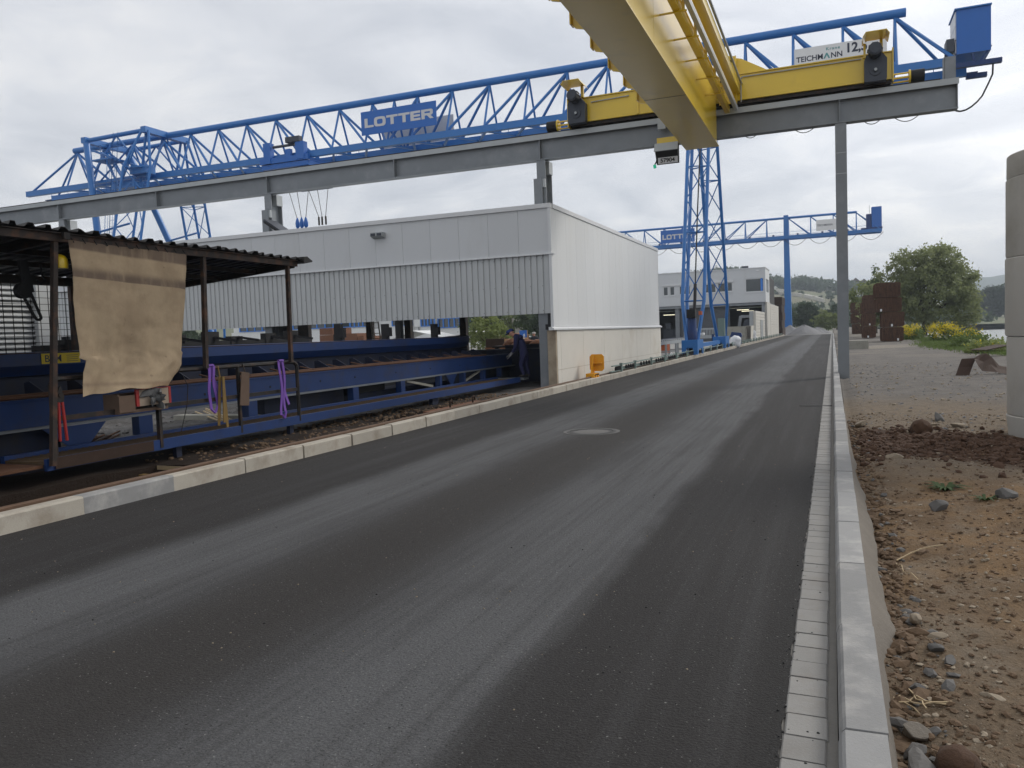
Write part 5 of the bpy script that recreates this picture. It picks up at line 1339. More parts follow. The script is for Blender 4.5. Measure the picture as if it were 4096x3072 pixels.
# ------------------------------------------------------------------ people
def person(name, label, J, mats, cap):
    """J: joints in world coordinates; one continuous skinned body"""
    vs_, es_, rs_ = [], [], []
    def v(p, r, par=None):
        vs_.append(Vector(p)); rs_.append(r)
        if par is not None: es_.append((par, len(vs_) - 1))
        return len(vs_) - 1
    def chain(par, pts):
        for p, r in pts: par = v(p, r, par)
        return par
    pel = v(J['pelvis'], .135)
    ch = chain(pel, [(J['waist'], .13), (J['chest'], .165), (J['shoulder'], .12)])
    hd = chain(ch, [(J['neck'], .062), (J['jaw'], .078), (J['head'], .098), (J['crown'], .075)])
    for s_ in ('l', 'r'):
        chain(pel, [(J['hip_' + s_], .105), (J['thigh_' + s_], .095), (J['knee_' + s_], .072), (J['calf_' + s_], .062), (J['ankle_' + s_], .05), (J['toe_' + s_], .042)])
        h_ = chain(ch, [(J['sh_' + s_], .078), (J['elbow_' + s_], .055), (J['wrist_' + s_], .038), (J['palm_' + s_], .042)])
        d = (Vector(J['palm_' + s_]) - Vector(J['wrist_' + s_])).normalized()
        sd_ = d.cross(Vector((1, 0, 0))).normalized()
        for k_, (o_, l_) in enumerate(((-.033, .075), (-.011, .088), (.011, .082), (.033, .062))):
            p0 = Vector(J['palm_' + s_]) + sd_ * o_ + d * .035
            chain(h_, [(p0, .012), (p0 + d * l_ * .55 + Vector((-.008, 0, 0)), .010), (p0 + d * l_ + Vector((-.03, 0, 0)), .009)])
        p0 = Vector(J['palm_' + s_]) + sd_ * .05
        chain(h_, [(p0, .013), (p0 + d * .05 + sd_ * .015, .010)])
    me = bpy.data.meshes.new(name)
    me.from_pydata(vs_, es_, [])
    o = bpy.data.objects.new(name, me); COL.objects.link(o)
    md = o.modifiers.new('skin', 'SKIN'); md.use_smooth_shade = True
    for i, r_ in enumerate(rs_): me.skin_vertices[0].data[i].radius = (r_, r_)
    me.skin_vertices[0].data[0].use_root = True
    sb_ = o.modifiers.new('sub', 'SUBSURF'); sb_.levels = 2; sb_.render_levels = 2
    dg = bpy.context.evaluated_depsgraph_get()
    m2 = bpy.data.meshes.new_from_object(o.evaluated_get(dg))
    bpy.data.objects.remove(o)
    base = Vector((J['pelvis'][0], J['pelvis'][1], min(J['toe_l'][2], J['toe_r'][2]) - .04))
    m2.transform(Matrix.Translation(-base))
    m2.materials.clear()
    for m_ in mats: m2.materials.append(m_)
    nk = Vector(J['neck']) - base; up_ = (Vector(J['crown']) - Vector(J['neck'])).normalized()
    hands = [Vector(J['palm_l']) - base, Vector(J['palm_r']) - base]
    for p in m2.polygons:
        c_ = p.center
        if (c_ - nk).dot(up_) > -.005 and (c_ - nk).length < .45 and (c_ - (Vector(J['head']) - base)).length < .26: p.material_index = 1
        elif min((c_ - h_).length for h_ in hands) < .15: p.material_index = 2
        elif c_.z < .10: p.material_index = 3
        p.use_smooth = True
    o = link(name, m2); o.location = base; BASE[o.name] = base
    tag(o, label, 'person')
    # face, ears and headwear
    F_ = Vector(J['face']).normalized(); S_ = up_.cross(F_).normalized(); H_ = Vector(J['head'])
    fm_ = MB()
    fm_.tube(H_ + F_ * .085 - up_ * .0, H_ + F_ * .125 - up_ * .035, .012, 6, .018)
    for s_ in (-1, 1): fm_.tube(H_ + S_ * s_ * .085 + F_ * .0, H_ + S_ * s_ * .105 - F_ * .012, .028, 8)
    part('nose_and_ears', fm_, mats[1], o, True)
    em = MB()
    for s_ in (-1, 1): em.tube(H_ + F_ * .088 + S_ * s_ * .034 + up_ * .012, H_ + F_ * .098 + S_ * s_ * .034 + up_ * .012, .012, 8)
    em.bar(H_ + F_ * .092 - up_ * .07 + S_ * .025, H_ + F_ * .092 - up_ * .07 - S_ * .025, .008, .01)
    part('eyes_and_mouth', em, M['steel_dark'], o)
    hm = MB()
    rot = Matrix((S_, F_, up_)).transposed()
    prof = [(.112, .035), (.114, .06), (.106, .10), (.075, .128), (.02, .14)] if cap else [(.104, .02), (.106, .05), (.098, .09), (.07, .115), (.02, .125)]
    loc = MB().lathe(prof, 16)
    hm.add([H_ + rot @ Vector((x * .93, y * 1.08, z)) - (F_ * .015 if not cap else F_ * 0) for x, y, z in loc.v], loc.f)
    if cap:
        loc = MB().prism([(-.075, .08), (.075, .08), (.065, .16), (.03, .19), (-.03, .19), (-.065, .16)], 'z', .035, .045)
        hm.add([H_ + rot @ Vector(p) for p in loc.v], loc.f)
    part('cap' if cap else 'hair', hm, mats[4], o, True)
    return o
M['navy'] = mat('navy_overalls', (0.012, 0.014, 0.055), .85, var=.25, vs_=7, bump=.3, bs=25)
M['skin'] = mat('skin', (0.42, 0.22, 0.155), .6, var=.08)
M['glove'] = mat('work_glove', (0.16, 0.16, 0.17), .85, var=.25, vs_=14)
M['boot'] = mat('boot', (0.02, 0.018, 0.016), .7)
M['cap_blue'] = mat('cap_blue', (0.03, 0.045, 0.16), .8)
M['jacket'] = mat('dark_jacket', (0.025, 0.03, 0.04), .85, var=.2)
M['hair'] = mat('grey_hair', (0.45, 0.43, 0.40), .8, var=.2, vs_=40)
X0, Y0 = -8.66, 22.56
Jw = dict(pelvis=(X0, Y0, 1.12), waist=(X0 - .04, Y0, 1.26), chest=(X0 - .11, Y0, 1.45), shoulder=(X0 - .19, Y0, 1.55), neck=(X0 - .26, Y0 - .01, 1.595), jaw=(X0 - .33, Y0 - .01, 1.60), head=(X0 - .37, Y0 - .01, 1.665), crown=(X0 - .37, Y0 - .01, 1.72),
          hip_l=(X0 + .02, Y0 - .1, 1.03), thigh_l=(X0, Y0 - .11, .88), knee_l=(X0 - .06, Y0 - .12, .70), calf_l=(X0 - .02, Y0 - .12, .54), ankle_l=(X0 + .03, Y0 - .12, .385), toe_l=(X0 - .13, Y0 - .14, .345),
          hip_r=(X0 + .02, Y0 + .1, 1.03), thigh_r=(X0 + .03, Y0 + .11, .88), knee_r=(X0 + .02, Y0 + .12, .70), calf_r=(X0 + .06, Y0 + .12, .54), ankle_r=(X0 + .12, Y0 + .12, .385), toe_r=(X0 - .04, Y0 + .14, .345),
          sh_l=(X0 - .16, Y0 - .19, 1.49), elbow_l=(X0 - .18, Y0 - .22, 1.22), wrist_l=(X0 - .32, Y0 - .20, 1.03), palm_l=(X0 - .37, Y0 - .19, .97),
          sh_r=(X0 - .16, Y0 + .19, 1.49), elbow_r=(X0 - .24, Y0 + .22, 1.24), wrist_r=(X0 - .42, Y0 + .12, 1.06), palm_r=(X0 - .48, Y0 + .10, 1.01), face=(-.85, -.12, -.45))
person('person', 'stooping worker in navy overalls, grey gloves and blue cap beside the blue beam', Jw, [M['navy'], M['skin'], M['glove'], M['boot'], M['cap_blue']], True)
X0, Y0 = -16.55, 45.0
Jb = dict(pelvis=(X0, Y0, .95), waist=(X0, Y0, 1.10), chest=(X0, Y0, 1.30), shoulder=(X0, Y0, 1.43), neck=(X0 - .01, Y0, 1.50), jaw=(X0 - .03, Y0, 1.55), head=(X0 - .03, Y0, 1.62), crown=(X0 - .02, Y0, 1.68),
          hip_l=(X0 - .1, Y0, .87), thigh_l=(X0 - .11, Y0, .7), knee_l=(X0 - .11, Y0 - .02, .48), calf_l=(X0 - .11, Y0, .32), ankle_l=(X0 - .11, Y0 + .02, .12), toe_l=(X0 - .13, Y0 - .13, .06),
          hip_r=(X0 + .1, Y0, .87), thigh_r=(X0 + .11, Y0, .7), knee_r=(X0 + .11, Y0 - .02, .48), calf_r=(X0 + .11, Y0, .32), ankle_r=(X0 + .11, Y0 + .02, .12), toe_r=(X0 + .13, Y0 - .13, .06),
          sh_l=(X0 - .2, Y0, 1.38), elbow_l=(X0 - .24, Y0 - .02, 1.12), wrist_l=(X0 - .22, Y0 - .1, .90), palm_l=(X0 - .21, Y0 - .12, .83),
          sh_r=(X0 + .2, Y0, 1.38), elbow_r=(X0 + .24, Y0 - .02, 1.12), wrist_r=(X0 + .22, Y0 - .1, .90), palm_r=(X0 + .21, Y0 - .12, .83), face=(-.6, -.8, 0))
person('person', 'distant grey-haired person in a dark jacket standing beyond the hall opening', Jb, [M['jacket'], M['skin'], M['skin'], M['boot'], M['hair']], False)

# ------------------------------------------------------------------ office building beyond the blue crane
W = thing('office_building', 'pale grey office and workshop building with open bays behind the blue crane leg', 'building', (-16, 100, 0))
WY, WX0, WX1 = 96.0, -34.0, -7.03
wins = [(-18.70, -18.12, 5.58, 6.66), (-17.92, -17.35, 5.58, 6.66), (-16.81, -15.5, 5.62, 6.66), (-13.86, -12.55, 5.64, 6.72), (-12.35, -11.4, 5.66, 6.74), (-11.26, -10.67, 5.70, 6.75), (-9.23, -7.20, 5.50, 7.04)]
def wall_with_holes(x0, x1, z0, z1, y0, y1, holes):
    mb = MB(); x = x0
    for a, b, c_, d in sorted(holes):
        mb.box(x, a, y0, y1, z0, z1); mb.box(a, b, y0, y1, z0, c_); mb.box(a, b, y0, y1, d, z1); x = b
    return mb.box(x, x1, y0, y1, z0, z1)
part('upper_wall', wall_with_holes(WX0, WX1, 4.32, 8.18, WY, WY + .25, wins), M['clad_shaded'], W)
part('side_wall', MB().box(WX1 - .25, WX1, WY + .251, WY + 6.2, 4.32, 5.5).box(WX1 - .25, WX1, WY + .251, WY + 6.2, 7.0, 8.18).box(WX1 - .25, WX1, WY + 5.2, WY + 6.2, 5.501, 6.999).box(WX1 - .25, WX1, WY + .251, WY + 1.2, 5.501, 6.999), M['clad'], W)
part('roof', MB().box(WX0, WX1 + .06, WY - .06, WY + 6.25, 8.182, 8.27), M['trim'], W)
part('soffit', MB().box(WX0, WX1 - .1, WY + .1, WY + 18, 4.15, 4.318), M['galv'], W)
part('rear_block', MB().box(WX0, -7.6, WY + 6.3, WY + 24, 4.32, 7.9).box(WX0, -7.3, WY + 18.2, WY + 18.5, 0, 4.1), M['interior'], W)
part('bay_lintel', MB().box(WX0, WX1 - .05, WY + .05, WY + .3, 4.0, 4.148), M['galv'], W)
for (a, b, c_, d) in wins:
    f = part('window', MB().box(a, a + .07, WY + .05, WY + .12, c_, d).box(b - .07, b, WY + .05, WY + .12, c_, d).box(a + .07, b - .07, WY + .05, WY + .12, c_, c_ + .08).box(a + .07, b - .07, WY + .05, WY + .12, d - .08, d)
             .box(a - .05, b + .05, WY - .06, WY - .002, c_ - .07, c_ - .01), M['frame_white'], W)
    part('pane', MB().box(a + .07, b - .07, WY + .08, WY + .1, c_ + .08, d - .08), M['window'], f)
    if b - a > 1.8: part('blind', MB().box(b - .36, b - .12, WY + .03, WY + .05, c_ + .08, d - .02), M['blue_frame'], f)
for a, b in ((-18.85, -15.4), (-13.95, -10.55)): part('shutter_box', MB().box(a, b, WY - .09, WY - .002, 6.70 if a < -15 else 6.78, 6.93 if a < -15 else 7.04), M['frame_white'], W)
f = part('side_window', MB().box(WX1 - .14, WX1 - .06, WY + 1.2, WY + 1.32, 5.5, 7.0).box(WX1 - .14, WX1 - .06, WY + 3.0, WY + 3.15, 5.5, 7.0).box(WX1 - .14, WX1 - .06, WY + 5.05, WY + 5.2, 5.5, 7.0), M['frame_white'], W)
part('pane', MB().box(WX1 - .11, WX1 - .09, WY + 1.3, WY + 5.1, 5.5, 7.0), M['window'], f)
part_each('corner_column', MB().box(WX1 - .45, WX1 - .12, WY - .02, WY + .5, 0, 4.1).box(-17.4, -16.9, WY + .3, WY + .8, 0, 4.1).box(-20, -19.6, WY + .3, WY + .8, 0, 4.1), M['galv'], W)
part('rolling_door', MB().box(-16.85, -11.1, WY + .5, WY + .6, .0, 4.1), M['door_grey'], W)
part('side_pier', MB().box(WX1 - .18, WX1 + .12, WY + .4, WY + 5.5, -.1, 4.3), M['block'], W)
mb = MB()
for i in range(14): mb.box(WX1 - .12, WX1 + .14, WY + 5.52, WY + 21, -.1 + .305 * i, .195 + .305 * i)
part('block_wall', mb, M['block'], W)
lt = mesh_of('tube_lamp', MB().box(-.68, .68, -.05, .05, -.035, .035), M['lamp'])
for x, z in ((-18.4, 3.33), (-9.75, 3.55), (-9.2, 3.38)): piece('tube_lamp', lt, W, (x, WY + 1.8, z))
part('pipe_run', MB().bar((-10.6, WY + 1.5, 3.78), (-7.6, WY + 1.5, 3.85), .05, .05).bar((-9.0, WY + 1.5, 3.5), (-9.0, WY + 1.5, 4.1), .05, .05).bar((-10.4, WY + 1.5, 3.5), (-10.4, WY + 1.5, 4.1), .05, .05), M['galv_light'], W)
part('roof_unit', MB().box(-9.7, -9.05, WY + 1.6, WY + 2.2, 8.271, 8.62), M['motor'], W)
part('wall_lamp', MB().box(-8.0, -7.72, WY - .12, WY - .002, 7.86, 7.98), M['white'], W)
part('workshop_clutter', MB().box(-19.2, -17.6, WY + 2, WY + 3, 0, 1.6).box(-18.8, -18.2, WY + 1.5, WY + 2, 1.6, 2.3).box(-11, -9.8, WY + 3, WY + 5, 0, 1.4).box(-9.7, -9.4, WY + 2.2, WY + 2.6, 0, 2), M['motor'], W)
wl_ = thing('block_wall', 'white horizontally ribbed wall with a grey door beside the left kerb', 'wall', (-7.1, 87, 0))
mb = MB()
for i in range(10): mb.prism([(-7.14, .02 + .305 * i), (-6.93, .02 + .305 * i), (-6.90, .06 + .305 * i), (-6.90, .28 + .305 * i), (-6.93, .318 + .305 * i), (-7.14, .318 + .305 * i)], 'y', 81.4, 92.6)
part('wall_course', mb, M['block'], wl_)
part('wall_end', MB().box(-7.5, -7.15, 81.3, 92.7, 0, 3.08), M['galv_light'], wl_)
part('side_door', MB().box(-6.895, -6.86, 86.6, 89.6, .15, 2.2), M['galv_light'], wl_)
ex = thing('loader_arm', 'grey bent loading arm in the dark bay beside the white ribbed wall', 'machine', (-9.3, 91, 0))
part('arm', MB().bar((-9.7, 91.5, .6), (-9.35, 91.5, 2.75), .32, .3).bar((-9.35, 91.5, 2.7), (-7.55, 91.5, 2.65), .34, .3), M['galv'], ex)
part('cowl', MB().prism([(-9.2, 1.5), (-8.9, 2.35), (-7.6, 2.35), (-7.6, 1.5)], 'y', 91.2, 91.9), M['motor'], ex)
part('base', MB().box(-9.9, -9.2, 91, 92, -.05, .62), M['motor'], ex)
ct = thing('concrete_trough', 'grey concrete trough standing in front of the open workshop bay', 'trough', (-8.2, 78, 0))
part('trough_wall', MB().box(-9.2, -7.5, 77.6, 77.8, .3, 1.62).box(-9.2, -9.0, 77.8, 80, .3, 1.62).box(-9.2, -7.5, 80, 80.2, .3, 1.62).box(-9.2, -7.5, 77.8, 80, -.02, .3), M['conc_dirty'], ct)
mb = MB()
for i in range(4): mb.bar((-7.42 + .1 * i, 77.6, 1.62), (-7.34 + .08 * i, 77.6, .2), .05, .05)
part('end_frame', MB().prism([(-7.49, 1.64), (-6.98, 1.64), (-7.05, .9), (-7.12, .0), (-7.38, .0), (-7.45, .9)], 'y', 77.65, 80), M['plinth'], ct)
part('strap_band', mb, M['steel_dark'], ct)
def boulder(c, sx, sy, sz, rg_, soft=False, lv=3):
    bm = bmesh.new(); bmesh.ops.create_icosphere(bm, subdivisions=lv, radius=1)
    sd = rg_.uniform(0, 90); rot = Matrix.Rotation(rg_.uniform(0, 6.28), 3, 'Z') @ Matrix.Rotation(rg_.uniform(-.4, .4), 3, 'Y')
    cuts = [] if soft else [(Vector((rg_.uniform(-1, 1), rg_.uniform(-1, 1), rg_.uniform(-.6, 1))).normalized(), rg_.uniform(.42, .72)) for _ in range(9)]
    mb = MB(); vs_ = []
    for v in bm.verts:
        p = v.co.copy()
        for n_, d_ in cuts:
            t = p.dot(n_)
            if t > d_: p -= n_ * (t - d_)
        q = p * (1 + (.16 if soft else .05) * mno.fractal(Vector((p.x * 2.3 + sd, p.y * 2.3, p.z * 2.3)), 1, 2, 4))
        q = rot @ Vector((q.x * sx, q.y * sy, q.z * sz)); vs_.append((c[0] + q.x, c[1] + q.y, c[2] + q.z))
    bm.verts.index_update()
    mb.add(vs_, [tuple(v.index for v in f.verts) for f in bm.faces]); bm.free()
    return mb
def boulder0(*a): return boulder(*a, True)
def bag(label, x, y, w_, h_, seed):
    rg_ = random.Random(seed); mb = MB()
    bb = boulder0((x, y, h_ * .42), w_ * .5, min(.4, w_ * .5), h_ * .55, rg_); mb.add(bb.v, bb.f)
    bb = boulder0((x + .12 * w_, y - .1, h_ * .62), w_ * .34, min(.35, w_ * .36), h_ * .36, rg_); mb.add(bb.v, bb.f)
    return solo('sack', mb, M['bag'], label, 'sack', (x, y, 0), 'white sacks by the rail', True)
bag('big white sack lying behind the conductor guard by the trough', -6.85, 62.5, 1.0, .95, 1)
bag('small white sack slumped against the ribbed wall beyond the trough', -7.2, 81.0, .7, 1.25, 2)
bag('tiny white sack on the rail behind the hall corner', -7.15, 38.2, .24, .5, 6)
solo('blue_crate', MB().box(-7.5, -6.75, 65.7, 66.3, .1, .8).prism([(-7.6, .8), (-6.65, .8), (-6.75, 1.1), (-7.45, 1.2)], 'y', 65.8, 66.2), M['mblue'], 'blue covered crate behind the white sack near the trough', 'crate', (-7.1, 66, .1))
cvr = thing('roller_conveyor', 'grey roller conveyor table standing just beyond the hall corner', 'conveyor', (-8.6, 46, 0))
part('side_frame', MB().box(-8.45, -8.38, 40.5, 54, .78, 1.03).box(-9.4, -9.33, 40.5, 54, .78, 1.03), M['galv_light'], cvr)
mr = mesh_of('roller', MB().tube((-.47, 0, 0), (.47, 0, 0), .05, 8).tube((.47, 0, 0), (.53, 0, 0), .03, 6), M['motor'])
for i in range(22): piece('roller', mr, cvr, (-8.88, 40.9 + .6 * i, .99))
for y in (41.2, 43.5, 46.5, 49.5, 52.5): part_each('leg', MB().box(-8.46, -8.36, y - .06, y + .06, 0, .779).box(-9.41, -9.31, y - .06, y + .06, 0, .779).box(-9.31, -8.46, y - .03, y + .03, .3, .36), M['galv_light'], cvr)
rk = thing('storage_rack', 'grey slatted rack with white rolls between the blue crane legs', 'rack', (-9.3, 66, 0))
part('rack_frame', MB().box(-11.2, -8.6, 65.6, 65.7, 1.45, 1.58).box(-11.2, -8.5, 65.5, 65.7, .75, 1.0), M['galv_light'], rk)
mb = MB()
for i in range(22): mb.box(-11.2 + .118 * i, -11.16 + .118 * i, 65.6, 65.66, 1.0, 1.45)
part('rack_slat', mb, M['galv_light'], rk)
part('roll', MB().tube((-10.7, 66, 1.14), (-10.7, 67, 1.14), .14, 8).tube((-10.4, 66, 1.12), (-10.4, 67, 1.12), .12, 8).tube((-10.1, 66, 1.1), (-10.1, 67, 1.1), .12, 8).tube((-9.8, 66, 1.1), (-9.8, 67, 1.1), .11, 8), M['bag'], rk)
part_each('leg', MB().box(-11, -10.9, 65.6, 65.7, 0, .75).box(-8.8, -8.7, 65.6, 65.7, 0, .75), M['galv_light'], rk)
part('tray', MB().bar((-10.6, 64.5, .35), (-8.4, 64.5, .42), .6, .1).box(-8.7, -8.4, 64.3, 64.6, .45, .62), M['galv_light'], rk)
solo('blue_post', MB().box(-7.65, -7.5, 55.8, 56.0, .2, 1.15).bar((-7.5, 55.9, .5), (-7.35, 55.9, .15), .12, .08), M['mblue'], 'short blue post between the two blue crane legs', 'post', (-7.57, 55.9, 0))
solo('orange_machine', MB().box(-9.9, -9.2, 48, 48.8, .2, .75).tube((-9.6, 48, .8), (-9.6, 48.8, .8), .22, 10), M['orange'], 'small orange machine behind the roller conveyor at the hall corner', 'machine', (-9.5, 48, 0))
rs = thing('steel_stack', 'tall dark rust-brown steel stack behind the distant blue crane leg', 'steel stack', (-8, 132, 0))
for i in range(5): part('bundle', MB().box(-9.5 + .1 * (i % 2), -6.9 - .08 * (i % 2), 126, 134, 1.16 * i, 1.14 + 1.16 * i), M['rust_dark'], rs)

# ------------------------------------------------------------------ seen through the open hall
OB = thing('works_building', 'white building with a bright blue window band seen through the hall', 'building', (-70, 118, 0))
part('wall', MB().box(-58.6, -52.7, 115.0, 115.3, 0, 3.13).box(-62.5, -58.7, 114.2, 114.5, 0, 3.5).box(-74.5, -62.6, 114.0, 114.3, 0, 3.75).box(-100, -74.6, 114.8, 115.1, 0, 3.9).box(-100, -52.7, 115.4, 130, 0, 7.2).box(-62.4, -61.3, 113.9, 114.19, 3.5, 7), M['cover'], OB)
def bandwin(x0, x1, z0, z1, y, n):
    f = part('window', MB().box(x0, x1, y, y + .1, z0, z0 + .12).box(x0, x1, y, y + .1, z1 - .1, z1), M['blue_frame'], OB)
    mb = MB()
    for i in range(n + 1): mb.box(x0 + (x1 - x0) * i / n - .1, x0 + (x1 - x0) * i / n + .1, y - .02, y + .11, z0, z1)
    part('window_post', mb, M['blue_frame'], f)
    part('pane', MB().box(x0, x1, y + .12, y + .14, z0, z1), M['window'], f)
bandwin(-58.6, -52.8, 3.15, 4.7, 114.85, 6); bandwin(-61.2, -58.8, 3.52, 5.2, 114.05, 4); bandwin(-66.4, -62.7, 3.77, 5.4, 113.85, 4); bandwin(-74.4, -70.3, 3.9, 5.5, 113.85, 5); bandwin(-98, -75, 3.95, 5.5, 114.65, 14)
part('downpipe', MB().tube((-70.1, 113.9, 0), (-70.1, 113.9, 5), .08, 6).tube((-61.6, 114.0, 2.2), (-61.6, 114.0, 5), .08, 6), M['galv'], OB)
rg = random.Random(5)
stk = [(-56.6, -54.7, 1.5, 3.3, 'tall rusty red steel stack left of the white wall'), (-53.1, -51.4, 1.4, 2.55, 'lower rust-brown steel stack before the white wall'), (-51.35, -50.5, 1.3, 2.2, 'lowest short rusty stack at the right end of the row')]
for a, b, z0, z1, lab in stk:
    t = thing('mesh_bundle', lab, 'steel stack', ((a + b) / 2, 80, 0), 'rusty stacks seen under the curtain')
    n = max(1, int((z1) / .8))
    for k_ in range(n): part('bundle', MB().box(a + .03 * (k_ % 2), b - .03 * (k_ % 2), 80, 84, z1 * k_ / n, z1 * (k_ + 1) / n - .03), M['rust'], t)
t = thing('mesh_bundle', 'dark nearly black stack standing between two rusty stacks', 'steel stack', (-54, 80, 0), 'rusty stacks seen under the curtain')
part('bundle', MB().box(-54.65, -53.15, 80, 84, 0, 2.5), M['black'], t)
def tent(label, x0, x1, y, zr, ze):
    t = thing('white_shelter', label, 'shelter', ((x0 + x1) / 2, y, 0), 'white tarpaulin shelters')
    xm = x0 + (x1 - x0) * .42
    part('cover', MB().prism([(x0, ze), (xm, zr), (x1, ze - .1), (x1, ze - .2), (xm, zr - .1), (x0, ze - .1)], 'y', y, y + 6), M['cover'], t)
    mb = MB()
    for xx in (x0 + .2, xm, x1 - .2):
        for yy in (y + .1, y + 5.9): mb.tube((xx, yy, 0), (xx, yy, ze - .1 if xx != xm else zr - .1), .05, 5)
    mb.tube((x0, y + .1, ze - .15), (x1, y + .1, ze - .25), .05, 5).tube((x0 + .3, y + .1, ze - .2), (xm, y + .1, zr - .2), .05, 5)
    part('frame', mb, M['steel_dark'], t)
tent('white tarpaulin shelter in front of the blue-windowed building', -57.5, -48.9, 98, 2.75, 1.75)
tent('dark-framed white shelter below the trees near the worker', -42.5, -33.5, 84, 2.3, 1.5)
t = thing('timber_crate', 'long orange-brown crate with rusty wire rolls beyond the worker', 'crate', (-20.8, 50, 0))
part('crate_box', MB().box(-20.55, -19.7, 50, 51, .0, 1.36), M['timber'], t)
mb = MB()
for i in range(26): mb.box(-21.9 + .052 * i, -21.87 + .052 * i, 49.95, 51, .84, 1.40)
part('wire_roll', mb, M['rust_dark'], t)
part('crate_base', MB().box(-22.0, -19.6, 50, 51, .72, .83).box(-21.85, -20.56, 50.1, 50.9, .831, 1.36).box(-21.9, -21.7, 50, 51, 0, .72), M['rust'], t)
solo('brown_shed', MB().box(-29.3, -27.4, 70, 73, 0, 1.55).prism([(-29.5, 1.55), (-27.2, 1.55), (-28.3, 1.8)], 'y', 69.9, 73.1), M['rust'], 'low rust-brown box roofed unit behind the worker', 'container', (-28.3, 70, 0))
bn = thing('blue_banner', 'upright blue banner with white letters right of the worker', 'banner', (-23, 60, 0))
part('banner_cloth', MB().box(-23.33, -22.70, 60, 60.04, 1.38, 1.95), M['blue_sign'], bn)
text_part('lettering', 'LOTTER', .19, M['white'], bn, (-22.86, 59.99, 1.02), (R(90), R(-90), 0), .003, .008, .95)
part('banner_frame', MB().tube((-23.33, 60.05, 0), (-23.33, 60.05, 1.95), .03, 5).tube((-22.68, 60.05, 0), (-22.68, 60.05, 1.95), .03, 5).box(-23.3, -22.7, 60, 60.03, 1.1, 1.375), M['timber'], bn)
solo('bridge_pier', MB().box(-47.9, -46.2, 120, 122, 2.9, 4.3).prism([(-47.5, 0), (-45.9, 0), (-46.3, 2.9), (-47.4, 2.9)], 'y', 120, 122), M['conc_dirty'], 'grey concrete pier standing among the trees beyond the worker', 'pier', (-47, 121, 0))
t = thing('work_table', 'dark cluttered steel work table behind the worker', 'table', (-15, 40, 0))
part('table_top', MB().box(-17, -12.2, 39.6, 41, .95, 1.05), M['steel_dark'], t)
part_each('leg', MB().box(-16.9, -16.7, 39.7, 39.9, 0, .95).box(-12.5, -12.3, 39.7, 39.9, 0, .95).box(-16.5, -12.6, 39.9, 40, .2, .8), M['steel_dark'], t)
part('part_pile', MB().rock((-15.4, 40.2, 1.12), 1.0, .6, .3, rg).rock((-14.7, 40.2, 1.1), .7, .6, .3, rg).rock((-16.2, 40.2, 1.15), .4, .4, .3, rg), M['rust'], t)
solo('yellow_mast', MB().tube((-15.7, 47, 0), (-15.7, 47, 2.1), .05, 6).box(-15.85, -15.2, 46.8, 47.2, .9, 1.7), M['bumper'], 'yellow machine mast half hidden behind the grey hall column', 'machine', (-15.6, 47, 0))

# ------------------------------------------------------------------ concrete rings on the right
rcx, rcy, rr = 3.06, 12.62, .86
hs = [(-.30, .262, .80, .858, 'bottom concrete ring, half sunk in soil, lowest of the tall stack'), (.28, 1.325, .86, .862, 'concrete ring just above the sunken base ring of the tall stack'), (1.345, 2.38, .862, .862, 'middle concrete ring of the tall stack'), (2.40, 3.425, .862, .862, 'concrete ring second from the top of the tall stack'), (3.445, 3.74, .862, .86, 'short top concrete ring capping the tall stack')]
for i, (z0, z1, r0, r1, lab) in enumerate(hs):
    ox = (.0, .012, -.008, .0, .01)[i]
    mb = MB(); n = 64
    pf = [(r0 - .15, z0 - .012), (r0 - .012, z0 - .012), (r0, z0 + .012), (r1, z1 - .012), (r1 - .012, z1), (r1 - .15, z1)]
    vs_ = [(rcx + ox + a * math.cos(2 * math.pi * k_ / n), rcy + a * math.sin(2 * math.pi * k_ / n), z) for a, z in pf for k_ in range(n)]
    m_ = len(pf)
    mb.add(vs_, [(j * n + k_, j * n + (k_ + 1) % n, ((j + 1) % m_) * n + (k_ + 1) % n, ((j + 1) % m_) * n + k_) for j in range(m_) for k_ in range(n)])
    solo('concrete_ring', mb, M['concrete'], lab, 'concrete ring', (rcx, rcy, z0), 'stacked concrete manhole rings', True)

# ------------------------------------------------------------------ rusty mesh bundles stacked along the road
def rrect(x0, x1, z0, z1, c, n=5):
    p = []
    for cx_, cz_, a0 in ((x1 - c, z1 - c, 0), (x0 + c, z1 - c, 90), (x0 + c, z0 + c, 180), (x1 - c, z0 + c, 270)):
        for i in range(n + 1):
            a = R(a0 + 90 * i / n); p.append((cx_ + c * math.cos(a), cz_ + c * math.sin(a)))
    return p
nb = NB('rusty_mesh')
v1 = nb.noise(9, 3, .7, (3.0, 3.0, .25)); v2 = nb.noise(9, 3, .7, (.3, .3, 6))
c = nb.mix(nb.sstep(nb.m2('MAXIMUM', v1, nb.m2('MULTIPLY', v2, .92)), .42, .62), (.045, .025, .017), (.165, .085, .05))
nb.link(c, nb.p.inputs['Base Color']); nb.p.inputs['Roughness'].default_value = .9
nb.bump(nb.m2('ADD', v1, v2), 1.0, .05)
M['mesh'] = nb.m
